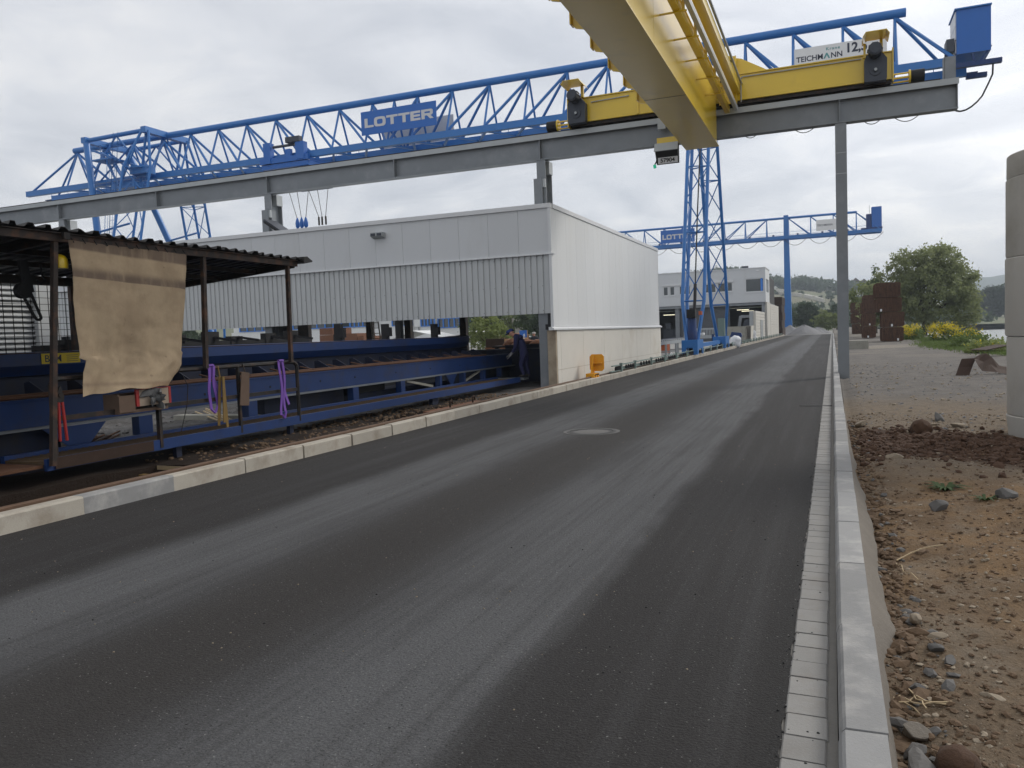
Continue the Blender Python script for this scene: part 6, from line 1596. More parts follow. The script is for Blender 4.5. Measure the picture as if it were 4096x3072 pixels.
def bundle_obj(x0, x1, y0, y1, z0, z1, lab, tagx=None, c=.16):
    t = thing('mesh_bundle', lab, 'mesh bundle', ((x0 + x1) / 2, (y0 + y1) / 2, z0), 'rusty mesh bundles along the road')
    part('core', MB().prism(rrect(x0 + .05, x1 - .05, z0 + .02, z1 - .03, c), 'y', y0 + .05, y1 - .05), M['mesh'], t)
    mb = MB()
    n = int((x1 - x0) / .085)
    for i in range(n + 1):       # upright wires on the face towards the road's start
        x = x0 + .05 + (x1 - x0 - .1) * i / n
        k_ = c * .6 if i in (0, n) else (c * .2 if i in (1, n - 1) else 0)
        mb.bar((x, y0 + .02, z0 + .03 + k_), (x + rg.uniform(-.015, .015), y0 + .02, z1 - .02 - k_), .016, .016)
    for i in range(10):
        z = z0 + .1 + (z1 - z0 - .2) * i / 9
        mb.bar((x0 + .02, y0 + .035, z), (x1 - .02, y0 + .035, z), .014, .014)
    ny = int((y1 - y0) / .16)
    for i in range(ny):
        y = y0 + .08 + .16 * i
        pts = rrect(x0 + rg.uniform(-.012, .012), x1 + rg.uniform(-.012, .012), z0 + .01, z1 - .005, c, 2)
        pts = pts[:9] if True else pts
        for a, b in zip(pts, pts[1:]): mb.bar((a[0], y, a[1]), (b[0], y, b[1]), .018, .018, (0, 1, 0))
        mb.bar((x0 + .02, y, z0 + .02), (x0 + .0, y, z1 - c), .016, .016)
    part('wire_frame', mb, M['rust_wire'], t)
    if tagx is not None: part('paper_tag', MB().box(tagx, tagx + .13, y0 - .012, y0 - .002, z0 + .06, z0 + .24), M['white'], t)
zs = [0, 1.11, 2.29, 3.41, 4.56]
nm = ['lowest', 'second lowest', 'second highest', 'topmost']
for i in range(4):
    bundle_obj((3.57, 3.56, 3.16, 3.08)[i], (5.12, 5.17, 5.0, 4.92)[i], 68.3, 71.2, zs[i], zs[i + 1] - .02, nm[i] + ' rusty mesh bundle of the nearest tall stack before the green tree', (4.62, 4.2, None, None)[i] if i != 2 else 3.45)
for i in range(3):
    bundle_obj(2.72 - .05 * i, 3.95, 85, 88, 1.18 * i, 1.18 * i + 1.16, ('bottom', 'middle', 'top')[i] + ' rusty mesh bundle of the second stack behind the nearest', (3.15, 3.3, None)[i])
for i in range(4):
    bundle_obj(3.1, 4.3, 95, 98, 1.12 * i, 1.12 * i + 1.1, nm[i] + ' rusty mesh bundle of the narrow stack hidden behind the second one')
for i in range(3):
    bundle_obj(2.30 + .15 * (i == 0), 3.75, 116, 119, 1.4 * i, 1.4 * i + 1.38, ('bottom', 'middle', 'top')[i] + ' rusty mesh bundle of the farthest stack beside the grey pillar')
cbk = MB().box(.6, 2.02, 53, 54.0, -.05, .47)
solo('concrete_block', cbk, M['conc_dirty'], 'weathered concrete block lying just behind the grey pillar', 'concrete block', (1.3, 53.5, 0))

# bent rusty sheets
def ribbon(T, Bt, th):
    mb = MB(); n = len(T)
    a = []
    for off in (0, th):
        for t_, b_ in zip(T, Bt):
            for k_ in (0, .5, 1):
                p = Vector(b_).lerp(Vector(t_), k_); a.append((p.x + off * .3, p.y + off + .05 * math.sin(k_ * 3.14), p.z))
    m_ = n * 3
    q = [(i * 3 + k_, i * 3 + k_ + 1, (i + 1) * 3 + k_ + 1, (i + 1) * 3 + k_) for i in range(n - 1) for k_ in range(2)]
    q += [tuple(m_ + x_ for x_ in f[::-1]) for f in q]
    rim = [(k_ * 3, (k_ + 1) * 3) for k_ in range(n - 1)] + [(k_ * 3 + 2, (k_ + 1) * 3 + 2) for k_ in range(n - 1)] + [(0, 1), (1, 2), (m_ - 3, m_ - 2), (m_ - 2, m_ - 1)]
    q += [(a_, b_, m_ + b_, m_ + a_) for a_, b_ in rim]
    return mb.add(a, q)
solo('scrap_sheet', ribbon([(3.46, 26.3, .425), (3.82, 26.3, .44)], [(3.25, 25.9, -.04), (3.59, 25.9, -.04)], .03), M['rust_dark'], 'dark rusty steel slab leaning upright on the gravel by the rings', 'scrap sheet', (3.4, 26, 0))
solo('bent_sheet', ribbon([(3.81, 26.5, .44), (3.95, 26.5, .53), (4.10, 26.5, .565), (4.25, 26.5, .44), (4.43, 26.5, .20), (4.70, 26.5, .13)], [(3.74, 25.9, .39), (3.81, 25.9, .25), (3.91, 25.9, .09), (4.06, 25.9, .065), (4.30, 25.9, .04), (4.58, 25.9, -.02)], .03), M['rust_dark'], 'curved dark rusty steel sheet draped beside the upright slab', 'scrap sheet', (4.1, 26.2, 0))
solo('scrap_sheet', MB().bar((5.6, 38.0, .25), (6.6, 38.6, .42), .9, .03), M['rust_dark'], 'flat dark scrap sheet lying at the grass edge by the river', 'scrap sheet', (6.1, 38.3, .2))
# manhole
mh = thing('manhole_cover', 'round cast iron manhole cover with concrete filling in the road', 'manhole cover', (-3.62, 12.35, 0))
def ring(r0, r1, z, m_, nme, thick=.012):
    mb = MB(); n = 48
    vs_ = [(-3.62 + a * math.cos(2 * math.pi * k_ / n), 12.35 + a * math.sin(2 * math.pi * k_ / n), zz) for a, zz in ((r0, z - thick), (r0, z), (r1, z), (r1, z - thick)) for k_ in range(n)]
    mb.add(vs_, [(j * n + k_, j * n + (k_ + 1) % n, (j + 1) * n + (k_ + 1) % n, (j + 1) * n + k_) for j in range(3) for k_ in range(n)])
    return part(nme, mb, m_, mh)
ring(.40, .455, .006, M['manhole_fill'], 'frame_edge'); ring(.345, .397, .010, M['iron'], 'frame'); ring(.29, .335, .008, M['iron'], 'lid_rim')
part('lid_filling', MB().lathe([(.288, -.01), (.288, .004), (.0, .006)], 40, (-3.62, 12.35, 0)), M['manhole_fill'], mh)
solo('drain_slot', MB().box(-.62, -.02, 16.55, 16.62, .003, .012), M['iron'], 'narrow dark iron strip across the gutter near the pillar', 'drain', (-.3, 16.6, 0))

# ------------------------------------------------------------------ vegetation
def leaf_cloud(clumps, per, size, seed, spread=.45):
    r_ = np.random.RandomState(seed)
    C = np.array([c_[:3] for c_ in clumps]); S = np.array([c_[3] for c_ in clumps])
    n = len(clumps) * per
    ctr = np.repeat(C, per, 0) + r_.normal(0, 1, (n, 3)) * np.repeat(S, per)[:, None] * np.array([spread, spread, spread * .8])
    a = r_.normal(0, 1, (n, 3)); a /= np.linalg.norm(a, axis=1)[:, None]
    b = np.cross(a, r_.normal(0, 1, (n, 3))); b /= np.linalg.norm(b, axis=1)[:, None]
    s_ = (size * r_.uniform(.55, 1.35, n))[:, None]
    q = np.stack([ctr - a * s_, ctr + b * s_ * .55, ctr + a * s_, ctr - b * s_ * .55], 1).reshape(-1, 3)
    return q
def leaf_mesh(name, q, m_):
    n = len(q) // 4
    me = bpy.data.meshes.new(name)
    me.vertices.add(len(q)); me.vertices.foreach_set('co', q.ravel().astype(np.float32))
    me.loops.add(n * 4); me.loops.foreach_set('vertex_index', np.arange(n * 4, dtype=np.int32))
    me.polygons.add(n); me.polygons.foreach_set('loop_start', np.arange(0, n * 4, 4, dtype=np.int32)); me.polygons.foreach_set('loop_total', np.full(n, 4, dtype=np.int32))
    me.materials.append(m_); me.update(calc_edges=True)
    return me
def ellipsoid_clumps(ells, n, seed, cs=.5, shell=.55):
    r_ = random.Random(seed); out = []
    vol = [e[3] * e[4] * e[5] for e in ells]; tot = sum(vol)
    for e, v_ in zip(ells, vol):
        for _ in range(max(3, int(n * v_ / tot))):
            while True:
                p = Vector((r_.uniform(-1, 1), r_.uniform(-1, 1), r_.uniform(-1, 1)))
                if p.length <= 1 and (p.length > shell or r_.random() < .3): break
            out.append((e[0] + p.x * e[3], e[1] + p.y * e[4], e[2] + p.z * e[5], cs * r_.uniform(.6, 1.3)))
    return out
def tree(name, label, cat, base, ells, nclump, per, leaf, m_, trunk=.2, seed=1, cs=.5, group=None, limbs=6, shell=.55, spread=.45):
    t = thing(name, label, cat, base, group)
    r_ = random.Random(seed); mb = MB(); b = Vector(base)
    top = max(ells, key=lambda e: e[2])
    mid = Vector((sum(e[0] for e in ells) / len(ells), sum(e[1] for e in ells) / len(ells), sum(e[2] for e in ells) / len(ells)))
    fork = b + (mid - b) * .38
    mb.tube(b - Vector((0, 0, .3)), fork, trunk, 8, trunk * .7)
    for i in range(limbs):
        e = ells[i % len(ells)]
        end = Vector((e[0] + r_.uniform(-.6, .6) * e[3], e[1] + r_.uniform(-.6, .6) * e[4], e[2] + r_.uniform(.0, .7) * e[5]))
        m1 = fork.lerp(end, .5) + Vector((r_.uniform(-.2, .2), r_.uniform(-.2, .2), .2)) * trunk * 2
        mb.tube(fork, m1, trunk * .5, 6, trunk * .33).tube(m1, end, trunk * .33, 5, trunk * .1)
        for _ in range(3):
            e2 = m1.lerp(end, r_.uniform(.1, .8)); e3 = e2 + Vector((r_.uniform(-1, 1) * e[3], r_.uniform(-1, 1) * e[4], r_.uniform(.1, 1) * e[5])) * .5
            mb.tube(e2, e3, trunk * .15, 4, trunk * .05)
    part('trunk', mb, M['bark'], t, True)
    q = leaf_cloud(ellipsoid_clumps(ells, nclump, seed + 1, cs, shell), per, leaf, seed + 2, spread) - np.array(base)
    o = link('crown', leaf_mesh('crown', q, m_), t); BASE[o.name] = Vector(base)
    return t
def far(ells, f): return [(a * f, b * f, 1.6 + (c_ - 1.6) * f, d * f, e_ * f, g_ * f) for a, b, c_, d, e_, g_ in ells]
tree('willow_tree', 'large round green willow on the river bank behind the rusty bundles', 'tree', (9.6, 101, -.4),
     far([(7.2, 86, 6.3, 2.3, 2.2, 2.2), (9.4, 87, 6.6, 2.3, 2.2, 2.2), (11.0, 87, 4.9, 1.9, 2, 2.3), (5.0, 86, 4.2, 2.1, 2, 2.2), (8.6, 85, 3.6, 3.4, 2.2, 2.6), (11.7, 86, 2.6, 1.5, 1.8, 1.9), (3.7, 86, 2.7, 1.3, 1.5, 1.7), (9.9, 88, 8.0, 1.2, 1.2, .9)], 1.15), 560, 56, .16, M['willow'], .34, 21, .62, limbs=14, shell=.45, spread=.5)
tree('young_tree', 'small dark pointed tree behind the edge of the big willow', 'tree', (5.7, 122, 0), [(5.7, 122, 5.6, 1.1, 1, 2.4), (5.7, 122, 7.9, .5, .5, 1.1)], 60, 40, .18, M['leaf_mid'], .12, 31, .5)
tree('pale_bush', 'pale green bush beside the top of the rusty bundle stack', 'bush', (4.2, 130, 0), [(3.9, 130, 4.6, 1.8, 1.5, 2.7), (5.3, 130, 5.8, 1.2, 1.1, 1.8)], 90, 40, .18, M['leaf_light'], .14, 33, .55)
def shrub(name, label, x, y, z, rx_, ry_, rz_, n, m_, seed, flowers=0, group=None):
    t = thing(name, label, 'shrub' if not flowers else 'flowering shrub', (x, y, z), group)
    ells = [(x, y, z + rz_ * .6, rx_, ry_, rz_), (x + rx_ * .5, y - ry_ * .3, z + rz_ * .4, rx_ * .6, ry_ * .6, rz_ * .7)]
    r_ = random.Random(seed)
    mb = MB()
    for i in range(9):
        mb.tube((x + r_.uniform(-.5, .5) * rx_, y + r_.uniform(-.5, .5) * ry_, z - .2), (x + r_.uniform(-.9, .9) * rx_, y + r_.uniform(-.8, .8) * ry_, z + rz_ * r_.uniform(.7, 1.4)), .02, 4, .008)
    part('stem', mb, M['bushleaf'], t)
    q = leaf_cloud(ellipsoid_clumps(ells, n, seed, .35, .4), 30, .10, seed, .5) - np.array((x, y, z))
    link('foliage', leaf_mesh('foliage', q, m_), t)
    if flowers:
        ells = [(x, y, z + rz_ * 1.15, rx_ * .95, ry_ * .95, rz_ * .6)]
        q = leaf_cloud(ellipsoid_clumps(ells, flowers, seed + 3, .28, .2), 24, .055, seed + 4, .5) - np.array((x, y, z))
        link('blossom', leaf_mesh('blossom', q, M['flower']), t)
    return t
G1 = 'yellow flowering shrubs on the river bank'
shrub('flowering_shrub', 'yellow flowering shrub right beside the nearest rusty stack', 6.1, 74, -.1, 1.0, 1.6, .75, 40, M['bushleaf'], 41, 60, G1)
shrub('flowering_shrub', 'brightest and largest yellow flowering shrub under the willow', 7.5, 66, -.2, 1.0, 1.8, .85, 50, M['bushleaf'], 42, 70, G1)
shrub('flowering_shrub', 'yellow flowering shrub at the water edge, right of the largest one', 8.0, 58, -.2, .8, 1.4, .62, 45, M['bushleaf'], 43, 40, G1)
G2 = 'low green shrubs at the grass edge'
shrub('green_shrub', 'leafy green shrub in front of the river, below the yellow flowers', 7.2, 51, -.1, 1.0, 2.0, .40, 60, M['bushleaf'], 44, 0, G2)
shrub('green_shrub', 'yellowish green shrub nearest the flat scrap sheet', 6.7, 43, -.1, .8, 1.6, .30, 50, M['leaf_light'], 45, 6, G2)
shrub('green_shrub', 'grey green tufted shrub standing against the bright river', 8.9, 50, -.6, .6, 1.0, .62, 40, M['willow'], 46, 0, G2)
shrub('green_shrub', 'small twiggy shrub beside the rings against the water', 9.6, 49, -.8, .35, .8, .8, 24, M['willow'], 47, 0, G2)
# grass strip along the bank
gq = []
r_ = np.random.RandomState(9)
n = 16000
yy_ = r_.uniform(38, 100, n); xx_ = 6.9 + r_.normal(0, .55, n) + .6 * np.sin(yy_ * .2) + np.clip((40 - yy_) * .08, -.2, 1)
for i in range(n):
    x, y = xx_[i], yy_[i]; h_ = r_.uniform(.05, .18); a = r_.uniform(0, 6.28); dx, dy = .025 * math.cos(a), .025 * math.sin(a); z = right_z(x, y)
    lx_, ly_ = r_.normal(0, .07), r_.normal(0, .07)
    gq += [(x - dx, y - dy, z), (x + dx, y + dy, z), (x + lx_ + dx * .3, y + ly_ + dy * .3, z + h_), (x + lx_, y + ly_, z + h_)]
tag(link('bank_grass', leaf_mesh('bank_grass', np.array(gq), M['bushleaf'])), 'long green grass along the river bank', None, None, 'stuff')
# trees at the end of the road
G3 = 'trees beyond the end of the road'
def simple_tree(lab, x, y, h_, w_, m_, seed, grp, name='broadleaf_tree', per=34, nc=110, leaf=.26):
    return tree(name, lab, 'tree', (x, y, 0), [(x, y, h_ * .52, w_, w_, h_ * .40), (x + w_ * .5, y, h_ * .40, w_ * .7, w_ * .8, h_ * .30), (x - w_ * .5, y + .5, h_ * .45, w_ * .7, w_ * .8, h_ * .30), (x + w_ * .1, y, h_ * .80, w_ * .5, w_ * .5, h_ * .2)], nc, per, leaf, m_, h_ * .03, seed, h_ * .1, grp, shell=.5)
simple_tree('mid green tree right behind the distant blue crane leg', -10.2, 196, 7.6, 2.9, M['leaf_mid'], 51, G3)
simple_tree('dark tree rising directly behind the grey gravel heap', -5.6, 190, 7.0, 2.6, M['leaf_dark'], 52, G3)
simple_tree('light green round bush between gravel heap and grey pillar', -1.2, 186, 4.2, 2.6, M['leaf_light'], 53, G3)
simple_tree('dark low tree almost hidden by the grey pillar at the road end', 1.0, 205, 6.2, 2.6, M['leaf_dark'], 54, G3)
simple_tree('dull green tree beyond the tall rust-brown steel stack', -15.5, 215, 8.4, 3.4, M['leaf_mid'], 55, G3)
simple_tree('small grey green tree between the dark tree and the pillar', -3.0, 222, 5.6, 2.6, M['willow'], 56, G3)
# trees seen under the hall curtain
G4 = 'trees seen through the open hall'
simple_tree('light yellow green tree left of the concrete pier', -27.0, 62, 3.6, 1.7, M['leaf_light'], 61, G4, per=30, leaf=.13)
simple_tree('tall mid green tree right behind the white shelter', -46.5, 105, 7.6, 3.0, M['leaf_mid'], 62, G4)
simple_tree('dense green tree directly left of the concrete pier', -50.5, 126, 8.0, 3.2, M['leaf_light'], 63, G4)
simple_tree('dark green tree right of the concrete pier', -40.5, 112, 7.6, 3.2, M['leaf_mid'], 64, G4)
simple_tree('dark tree close to the grey hall column', -35.2, 104, 7.0, 3.0, M['leaf_dark'], 65, G4)
simple_tree('dark hedge-like tree left of the rusty red stack', -92, 92, 6.2, 4.5, M['leaf_dark'], 66, G4)
simple_tree('green tree above the right-hand white shelter', -56.5, 132, 8.5, 3.4, M['leaf_mid'], 67, G4)

# ------------------------------------------------------------------ gravel heaps, hills, far bank
def heap(label, x, y, rx_, ry_, h_, seed, name='gravel_heap'):
    mb = MB(); nu, nv = 36, 9
    def f(u, v):
        a = 2 * math.pi * u; r_ = v
        z = h_ * max(0, 1 - r_ ** 1.25) * (1 + .16 * fbm(math.cos(a) * 2 + seed, math.sin(a) * 2 + r_, 1.3))
        k_ = 1 + .14 * fbm(math.cos(a) + seed, math.sin(a), 1.5)
        return (x + rx_ * r_ * math.cos(a) * k_, y + ry_ * r_ * math.sin(a) * k_, z - .05)
    mb.grid(f, nu, nv)
    return solo(name, mb, M['fill'], label, 'gravel heap', (x, y, 0), 'grey gravel heaps at the end of the road', True)
heap('long grey gravel heap across the end of the road, nearest one', -4.2, 138, 3.0, 4.0, 1.55, 1)
heap('grey gravel heap partly hidden by the distant crane leg', -6.6, 143, 2.4, 4.0, 1.50, 2)
heap('small grey gravel heap sloping down to the kerb end', -2.3, 142, 2.2, 3.0, 1.05, 3)
def interp(t, tab):
    for (a, va), (b, vb) in zip(tab, tab[1:]):
        if a <= t <= b:
            f = (t - a) / (b - a); f = f * f * (3 - 2 * f)
            return va + (vb - va) * f
    return tab[0][1] if t < tab[0][0] else tab[-1][1]
HT = [(-75, .035), (-45, .05), (-25, .055), (-12, .060), (-9.8, .060), (-8.2, .066), (-6.4, .066), (-5, .058), (-3.9, .0515), (-2.2, .048), (-.4, .0435), (1.2, .0425), (2.1, .041), (5, .030), (8, .014), (11, .004)]
def hill(name, m_, D0, D1, D2, tab, a0, a1, na, nd, seed, rough):
    mb = MB()
    def f(u, v):
        az = R(a0 + (a1 - a0) * u)
        if v < .7: t = v / .7; d = D0 + (D1 - D0) * t; k_ = t ** 1.15
        else: t = (v - .7) / .3; d = D1 + (D2 - D1) * t; k_ = 1 - .55 * t
        z = interp(math.degrees(az), tab) * D1 * k_ + rough * k_ * fbm(d * math.sin(az) + seed, d * math.cos(az), .008, 3) - .5
        return (d * math.sin(az), d * math.cos(az), z)
    mb.grid(f, na, nd)
    return structure(name, mb, m_, (0, 0, 0), True), f
hill1, hf1 = hill('vineyard_hill', M['vine'], 290, 700, 1150, HT, -75, 12, 170, 26, 3, 3.5)
HT2 = [(-10, .036), (3, .043), (7.8, .047), (9.5, .0445), (14, .043), (25, .036), (50, .03)]
hill2, hf2 = hill('far_hill', mat('far_hill_wood', (.05, .075, .04), .95, var=.25, vs_=.01), 1500, 2300, 3000, HT2, -10, 50, 110, 14, 40, 16)
# woods on the hill: many small crowns joined (one mass)
def woods(label, name, pts, size, m_, seed):
    r_ = random.Random(seed); cl = []
    for (x, y, z, s_) in pts: cl.append((x, y, z, s_))
    q = leaf_cloud(cl, 26, size, seed, .5)
    return tag(link(name, leaf_mesh(name, q, m_)), label, None, None, 'stuff')
r_ = random.Random(77); pts = []
for i in range(2300):
    az = r_.uniform(-30, 3.0); u = (az + 75) / 87
    v = .7 + r_.uniform(-.07, .12) - (.06 if az < -4.6 else 0) * r_.random()
    if -4.6 < az < -.6: v = .70 + r_.uniform(-.075, .05)
    if az > -.6 and r_.random() < .45: continue
    x, y, z = hf1(u, v)
    s_ = r_.uniform(2.4, 4.6) * (1 if az < 0 else .7)
    pts.append((x, y, z + s_ * .9, s_))
woods('dark wood along the crest of the vineyard hill', 'hill_crest_wood', pts, 2.0, M['wood_far'], 5)
pts = []
for i in range(700):
    az = r_.uniform(-40, 9); u = (az + 75) / 87; v = r_.uniform(.0, .26)
    x, y, z = hf1(u, v); s_ = r_.uniform(1.2, 2.6)
    pts.append((x, y, z + s_ * .7, s_))
for i in range(110):
    az = r_.uniform(-12, 5); u = (az + 75) / 87; v = r_.uniform(.3, .66)
    x, y, z = hf1(u, v); s_ = r_.uniform(.9, 1.8)
    pts.append((x, y, z + s_ * .6, s_))
woods('scattered scrub and trees at the foot of the vineyard hill', 'hill_foot_scrub', pts, 1.2, M['wood_far'], 6)
# pale terrace walls among the vines
for (a0, v0, a1, v1) in ((-3.75, .50, -.9, .40), (-3.9, .56, -3.0, .52), (1.3, .44, 2.4, .43), (-2.4, .455, -.5, .36)):
    mb = MB(); n = 14
    for i in range(n):
        if i % 5 == 4: continue
        p = [hf1((a0 + (a1 - a0) * t / n + 75) / 87, v0 + (v1 - v0) * t / n) for t in (i, i + .9)]
        mb.bar((p[0][0], p[0][1], p[0][2] + .8), (p[1][0], p[1][1], p[1][2] + .8), .8, 2.6)
    solo('terrace_wall', mb, M['block'], {-3.75: 'long pale terrace wall running down across the vineyard hill', -3.9: 'short upper terrace wall at the left of the vineyard hill', 1.3: 'pale terrace wall right of the grey pillar on the hill', -2.4: 'lower broken terrace wall beneath the long pale one'}[a0], 'wall', p[0], 'pale terrace walls on the vineyard hill')
hp = [(.9, .69, 'left'), (1.45, .70, 'middle'), (1.95, .69, 'right')]
for az, v, wd in hp:
    x, y, z = hf1((az + 75) / 87, v)
    t = thing('hill_house', 'tiny pale house on the hill crest, %s of the three' % wd, 'house', (x, y, z), 'houses on the hill crest')
    part('wall', MB().box(x - 3.5, x + 3.5, y, y + 7, z - 1, z + 4.5), M['block'], t)
    part('roof', MB().prism([(x - 4, z + 4.5), (x + 4, z + 4.5), (x, z + 8)], 'y', y - .4, y + 7.4), M['rust_dark'], t)
x, y, z = hf1((-3.55 + 75) / 87, .57)
solo('vineyard_hut', MB().box(x - 1.2, x + 1.2, y, y + 2.4, z - .4, z + 2.4).prism([(x - 1.5, z + 2.4), (x + 1.5, z + 2.4), (x, z + 3.4)], 'y', y - .2, y + 2.6), M['white'], 'tiny white hut on the vineyard slope', 'hut', (x, y, z))
G5 = 'big trees on the far river bank'
for i, (x, y, h_, w_, lab) in enumerate(((59, 470, 12, 6, 'dark tree on the far river bank, half hidden behind the willow'), (63.5, 432, 13.5, 5.5, 'dark tree on the far river bank standing right beside the willow crown'),
        (68, 428, 15.5, 5.5, 'dark tall tree on the far river bank in the gap before the concrete rings'), (74, 424, 16.5, 6, 'tallest dark tree on the far river bank, touching the concrete rings'))):
    simple_tree(lab, x, y, h_, w_, M['leaf_dark'], 80 + i, G5, nc=160, per=34, leaf=.75)

# ------------------------------------------------------------------ stones, clods, weeds on the near ground
rg = random.Random(19)
M['stone_blue'] = mat('blue_grey_stone', (.115, .110, .105), .9, var=.25, vs_=12, bump=.3, bs=40)
M['stone_pale'] = mat('pale_stone', (.26, .215, .16), .9, var=.3, vs_=14, bump=.3, bs=40)
M['stone_brown'] = mat('brown_stone', (.125, .082, .050), .95, var=.35, vs_=18, bump=.4, bs=50)
M['clod'] = mat('earth_clod', (.068, .037, .022), .95, var=.35, vs_=14, bump=.7, bs=40)
def stones(label, name, n, m_, smin, smax, pts_fn, seed, flat=.6):
    r_ = random.Random(seed); mb = MB()
    for i in range(n):
        x, y = pts_fn(r_); s_ = smin + (smax - smin) * r_.random() ** 3.2
        mb.rock((x, y, right_z(x, y) + s_ * .12), s_ * r_.uniform(.8, 1.5), s_ * r_.uniform(.7, 1.2), s_ * r_.uniform(.4, flat + .2), r_)
    o = link(name, mesh_of(name, mb, m_)); tag(o, label, None, None, 'stuff'); return o
def p_any(r_): 
    y = 2.5 + 13 * r_.random() ** 1.5
    return (.26 + (min(2.3, .25 * y)) * r_.random() ** 1.15, y)
def p_edge(r_):
    y = 2.5 + 12 * r_.random() ** 1.3
    return (.166 + hinterp(y) * .9 + abs(r_.gauss(.02, .10)), y)
def p_dark(r_):
    x = r_.uniform(.32, 2.2); return (x, 11.7 - .28 * x + r_.gauss(0, .8))
def p_far(r_): return (r_.uniform(.4, 5), r_.uniform(13, 34))
stones('small pale stone chips scattered over the soil', 'stone_chips', 2400, M['stone_pale'], .003, .020, p_any, 1)
stones('brown stones and crumbs on the soil', 'soil_crumbs', 6500, M['stone_brown'], .004, .024, p_any, 2)
stones('rubble heaped against the kerb concrete', 'kerb_rubble', 1500, M['stone_brown'], .007, .048, p_edge, 3)
stones('blue grey rubble beside the kerb', 'grey_rubble', 260, M['stone_blue'], .006, .045, p_edge, 4)
stones('dark earth clods of the fresh spoil strip', 'earth_clods', 2600, M['clod'], .010, .065, p_dark, 5, .9)
stones('loose gravel on the trodden yard', 'yard_gravel', 1500, M['fill'], .008, .04, p_far, 6)
stones('loose pale gravel on the trodden yard', 'yard_chips', 900, M['stone_pale'], .008, .05, p_far, 8)
ST = [('dark blue grey rock at the bottom edge beside the kerb', .27, 3.12, .15, .10, .11, 'stone_blue'), ('smooth grey boulder half sunk by the kerb concrete', .285, 3.42, .13, .09, .055, 'haunch'),
      ('round brown clod near the bottom right of the rubble', .40, 3.16, .13, .12, .12, 'clod'), ('angular grey stone below the smooth boulder', .265, 3.26, .10, .06, .04, 'stone_blue'),
      ('dark stone above the dry roots by the kerb', .33, 3.83, .07, .06, .06, 'stone_blue'), ('upper blue grey slate flake on the ochre soil', .44, 4.31, .11, .06, .05, 'stone_blue'),
      ('lower blue grey slate flake with a pale face', .49, 4.18, .12, .05, .05, 'stone_blue'), ('pale flat stone above the slate flakes', .47, 4.52, .11, .06, .03, 'stone_pale'),
      ('pale oval stone alone on the ochre soil', .62, 3.84, .09, .05, .03, 'stone_pale'), ('cream chunk above the brown clods beside the kerb', .40, 4.75, .07, .05, .05, 'stone_pale'),
      ('square dark block stone in the middle of the ochre soil', .81, 7.5, .17, .10, .12, 'stone_blue'), ('long pale boulder at the edge of the dark spoil', .62, 9.95, .24, .10, .10, 'stone_pale'),
      ('grey stone beside the weeds at right', 1.38, 7.95, .20, .13, .15, 'stone_blue'), ('brown rock lying near the weeds and the grey stone', 1.62, 7.55, .3, .2, .14, 'stone_brown'),
      ('pale rock where the dark spoil meets the kerb', .40, 13.7, .28, .18, .12, 'stone_pale'), ('large brown clod on top of the dark spoil strip', 1.15, 12.6, .26, .2, .22, 'clod'),
      ('flat grey slab lying by the concrete rings', 1.75, 13.6, .34, .18, .08, 'stone_pale'), ('broken slab leaning near the base of the rings', 1.6, 14.6, .34, .12, .14, 'stone_blue')]
for lab, x, y, sx, sy, sz, mk_ in ST:
    mb = boulder((x, y, max(right_z(x, y), -.03) + sz * .18), sx * .62, sy * .62, sz * .60, rg, 'clod' in lab)
    solo('stone' if 'clod' not in lab else 'clod', mb, M[mk_], lab, 'stone' if 'clod' not in lab else 'clod', (x, y, right_z(x, y)), 'larger stones on the soil', 'clod' in lab)
def weed(label, x, y, n, L_, seed):
    r_ = random.Random(seed); mb = MB(); z = right_z(x, y)
    for i in range(n):
        a = 6.28 * i / n + r_.uniform(-.2, .2); l_ = L_ * r_.uniform(.6, 1.1); w_ = l_ * .085
        d = Vector((math.cos(a), math.sin(a), 0)); s_ = Vector((-d.y, d.x, 0)); c_ = Vector((x, y, z))
        p = [c_ + s_ * .01, c_ - s_ * .01, c_ + d * l_ * .5 - s_ * w_ + Vector((0, 0, l_ * .28)), c_ + d * l_ * .5 + s_ * w_ + Vector((0, 0, l_ * .28)), c_ + d * l_ + Vector((0, 0, l_ * .2))]
        p += [q - Vector((0, 0, .004)) for q in p]
        mb.add(p, [(0, 1, 2, 3), (3, 2, 4), (8, 7, 6, 5), (9, 7, 8)])
    return solo('weed', mb, M['weed'], label, 'weed', (x, y, z), 'weeds on the soil')
weed('larger green rosette weed growing between dark spoil and ochre soil', .98, 8.55, 20, .24, 1)
weed('smaller sparse weed beside the grey stone on the soil', 1.22, 7.95, 9, .16, 2)
def roots(label, x, y, seed, n=9, L_=.16):
    r_ = random.Random(seed); mb = MB()
    for i in range(n):
        p = Vector((x + r_.uniform(-.05, .05), y + r_.uniform(-.06, .06), right_z(x, y) + r_.uniform(.0, .04))); a = r_.uniform(0, 6.28); pts = [p]
        for k_ in range(5):
            a += r_.uniform(-.7, .7); p = p + Vector((math.cos(a), math.sin(a), r_.uniform(-.25, .3))) * L_ / 4; pts.append(p)
        mb.path(pts, r_.uniform(.003, .006), 4)
    return solo('dry_roots', mb, M['straw'], label, 'roots', (x, y, right_z(x, y)), 'dry roots by the kerb')
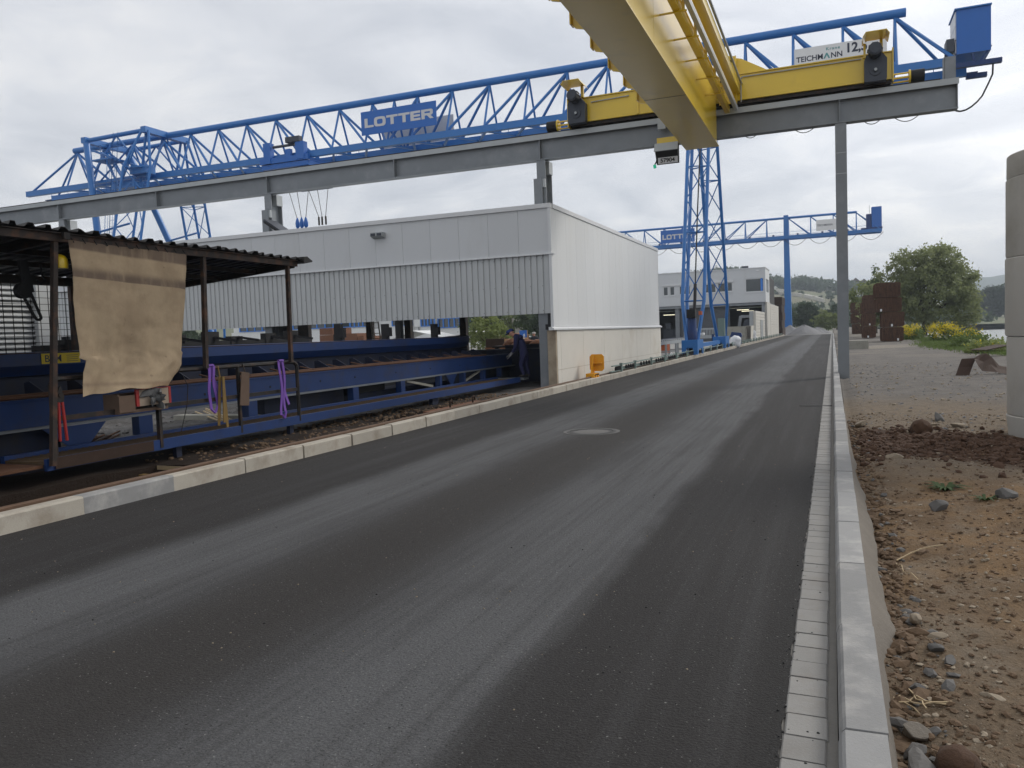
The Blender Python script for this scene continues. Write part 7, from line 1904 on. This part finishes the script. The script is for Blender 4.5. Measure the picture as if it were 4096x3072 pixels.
roots('tangle of pale dry roots lying against the kerb concrete', .27, 3.74, 4)
roots('single curved dry root at the edge of the kerb concrete', .36, 5.95, 6, 2, .35)
# grit on road and gutter
def grit(label, name, n, m_, fn, smin, smax, seed):
    r_ = random.Random(seed); mb = MB()
    for i in range(n):
        x, y, z = fn(r_); s_ = r_.uniform(smin, smax)
        mb.rock((x, y, z + s_ * .2), s_, s_, s_ * .7, r_)
    return tag(link(name, mesh_of(name, mb, m_)), label, None, None, 'stuff')
grit('black asphalt crumbs along the gutter edge', 'asphalt_crumbs', 130, M['black'], lambda r_: (-.2 + r_.gauss(0, .018) + (.12 * r_.random() if r_.random() < .25 else 0), 2.6 + 12 * r_.random() ** 1.6, .002), .003, .008, 1)
grit('pale grit scattered on the asphalt', 'road_grit', 200, M['stone_pale'], lambda r_: (r_.uniform(-6.6, -.4), 3 + 14 * r_.random() ** 1.4, 0), .003, .008, 2)
grit('dark grit scattered on the asphalt', 'road_grit_dark', 160, M['black'], lambda r_: (r_.uniform(-6.6, -.4), 3 + 14 * r_.random() ** 1.4, 0), .003, .008, 3)
grit('rust and stone debris on the works ground', 'works_debris', 900, M['stone_blue'], lambda r_: (-r_.uniform(9.6, 14.5), r_.uniform(8, 20), .0), .02, .08, 4)
grit('dark chippings beside the crane rail', 'rail_chippings', 1200, M['stone_brown'], lambda r_: (-r_.uniform(7.2, 9.4), r_.uniform(8.5, 20), .01), .01, .05, 5)

# ------------------------------------------------------------------ air
hz = bpy.data.materials.new('haze_air'); hz.use_nodes = True
t_ = hz.node_tree; t_.nodes.remove(t_.nodes['Principled BSDF'])
pv = t_.nodes.new('ShaderNodeVolumePrincipled')
pv.inputs['Color'].default_value = (.80, .89, 1.0, 1); pv.inputs['Density'].default_value = HAZE; pv.inputs['Anisotropy'].default_value = .1
t_.links.new(pv.outputs[0], t_.nodes['Material Output'].inputs['Volume'])
if HAZE > 0:
    solo('haze', MB().box(-3900, 3900, -900, 4400, -5, 190), hz, None, None, (0, 0, -5), None, False, 'stuff')
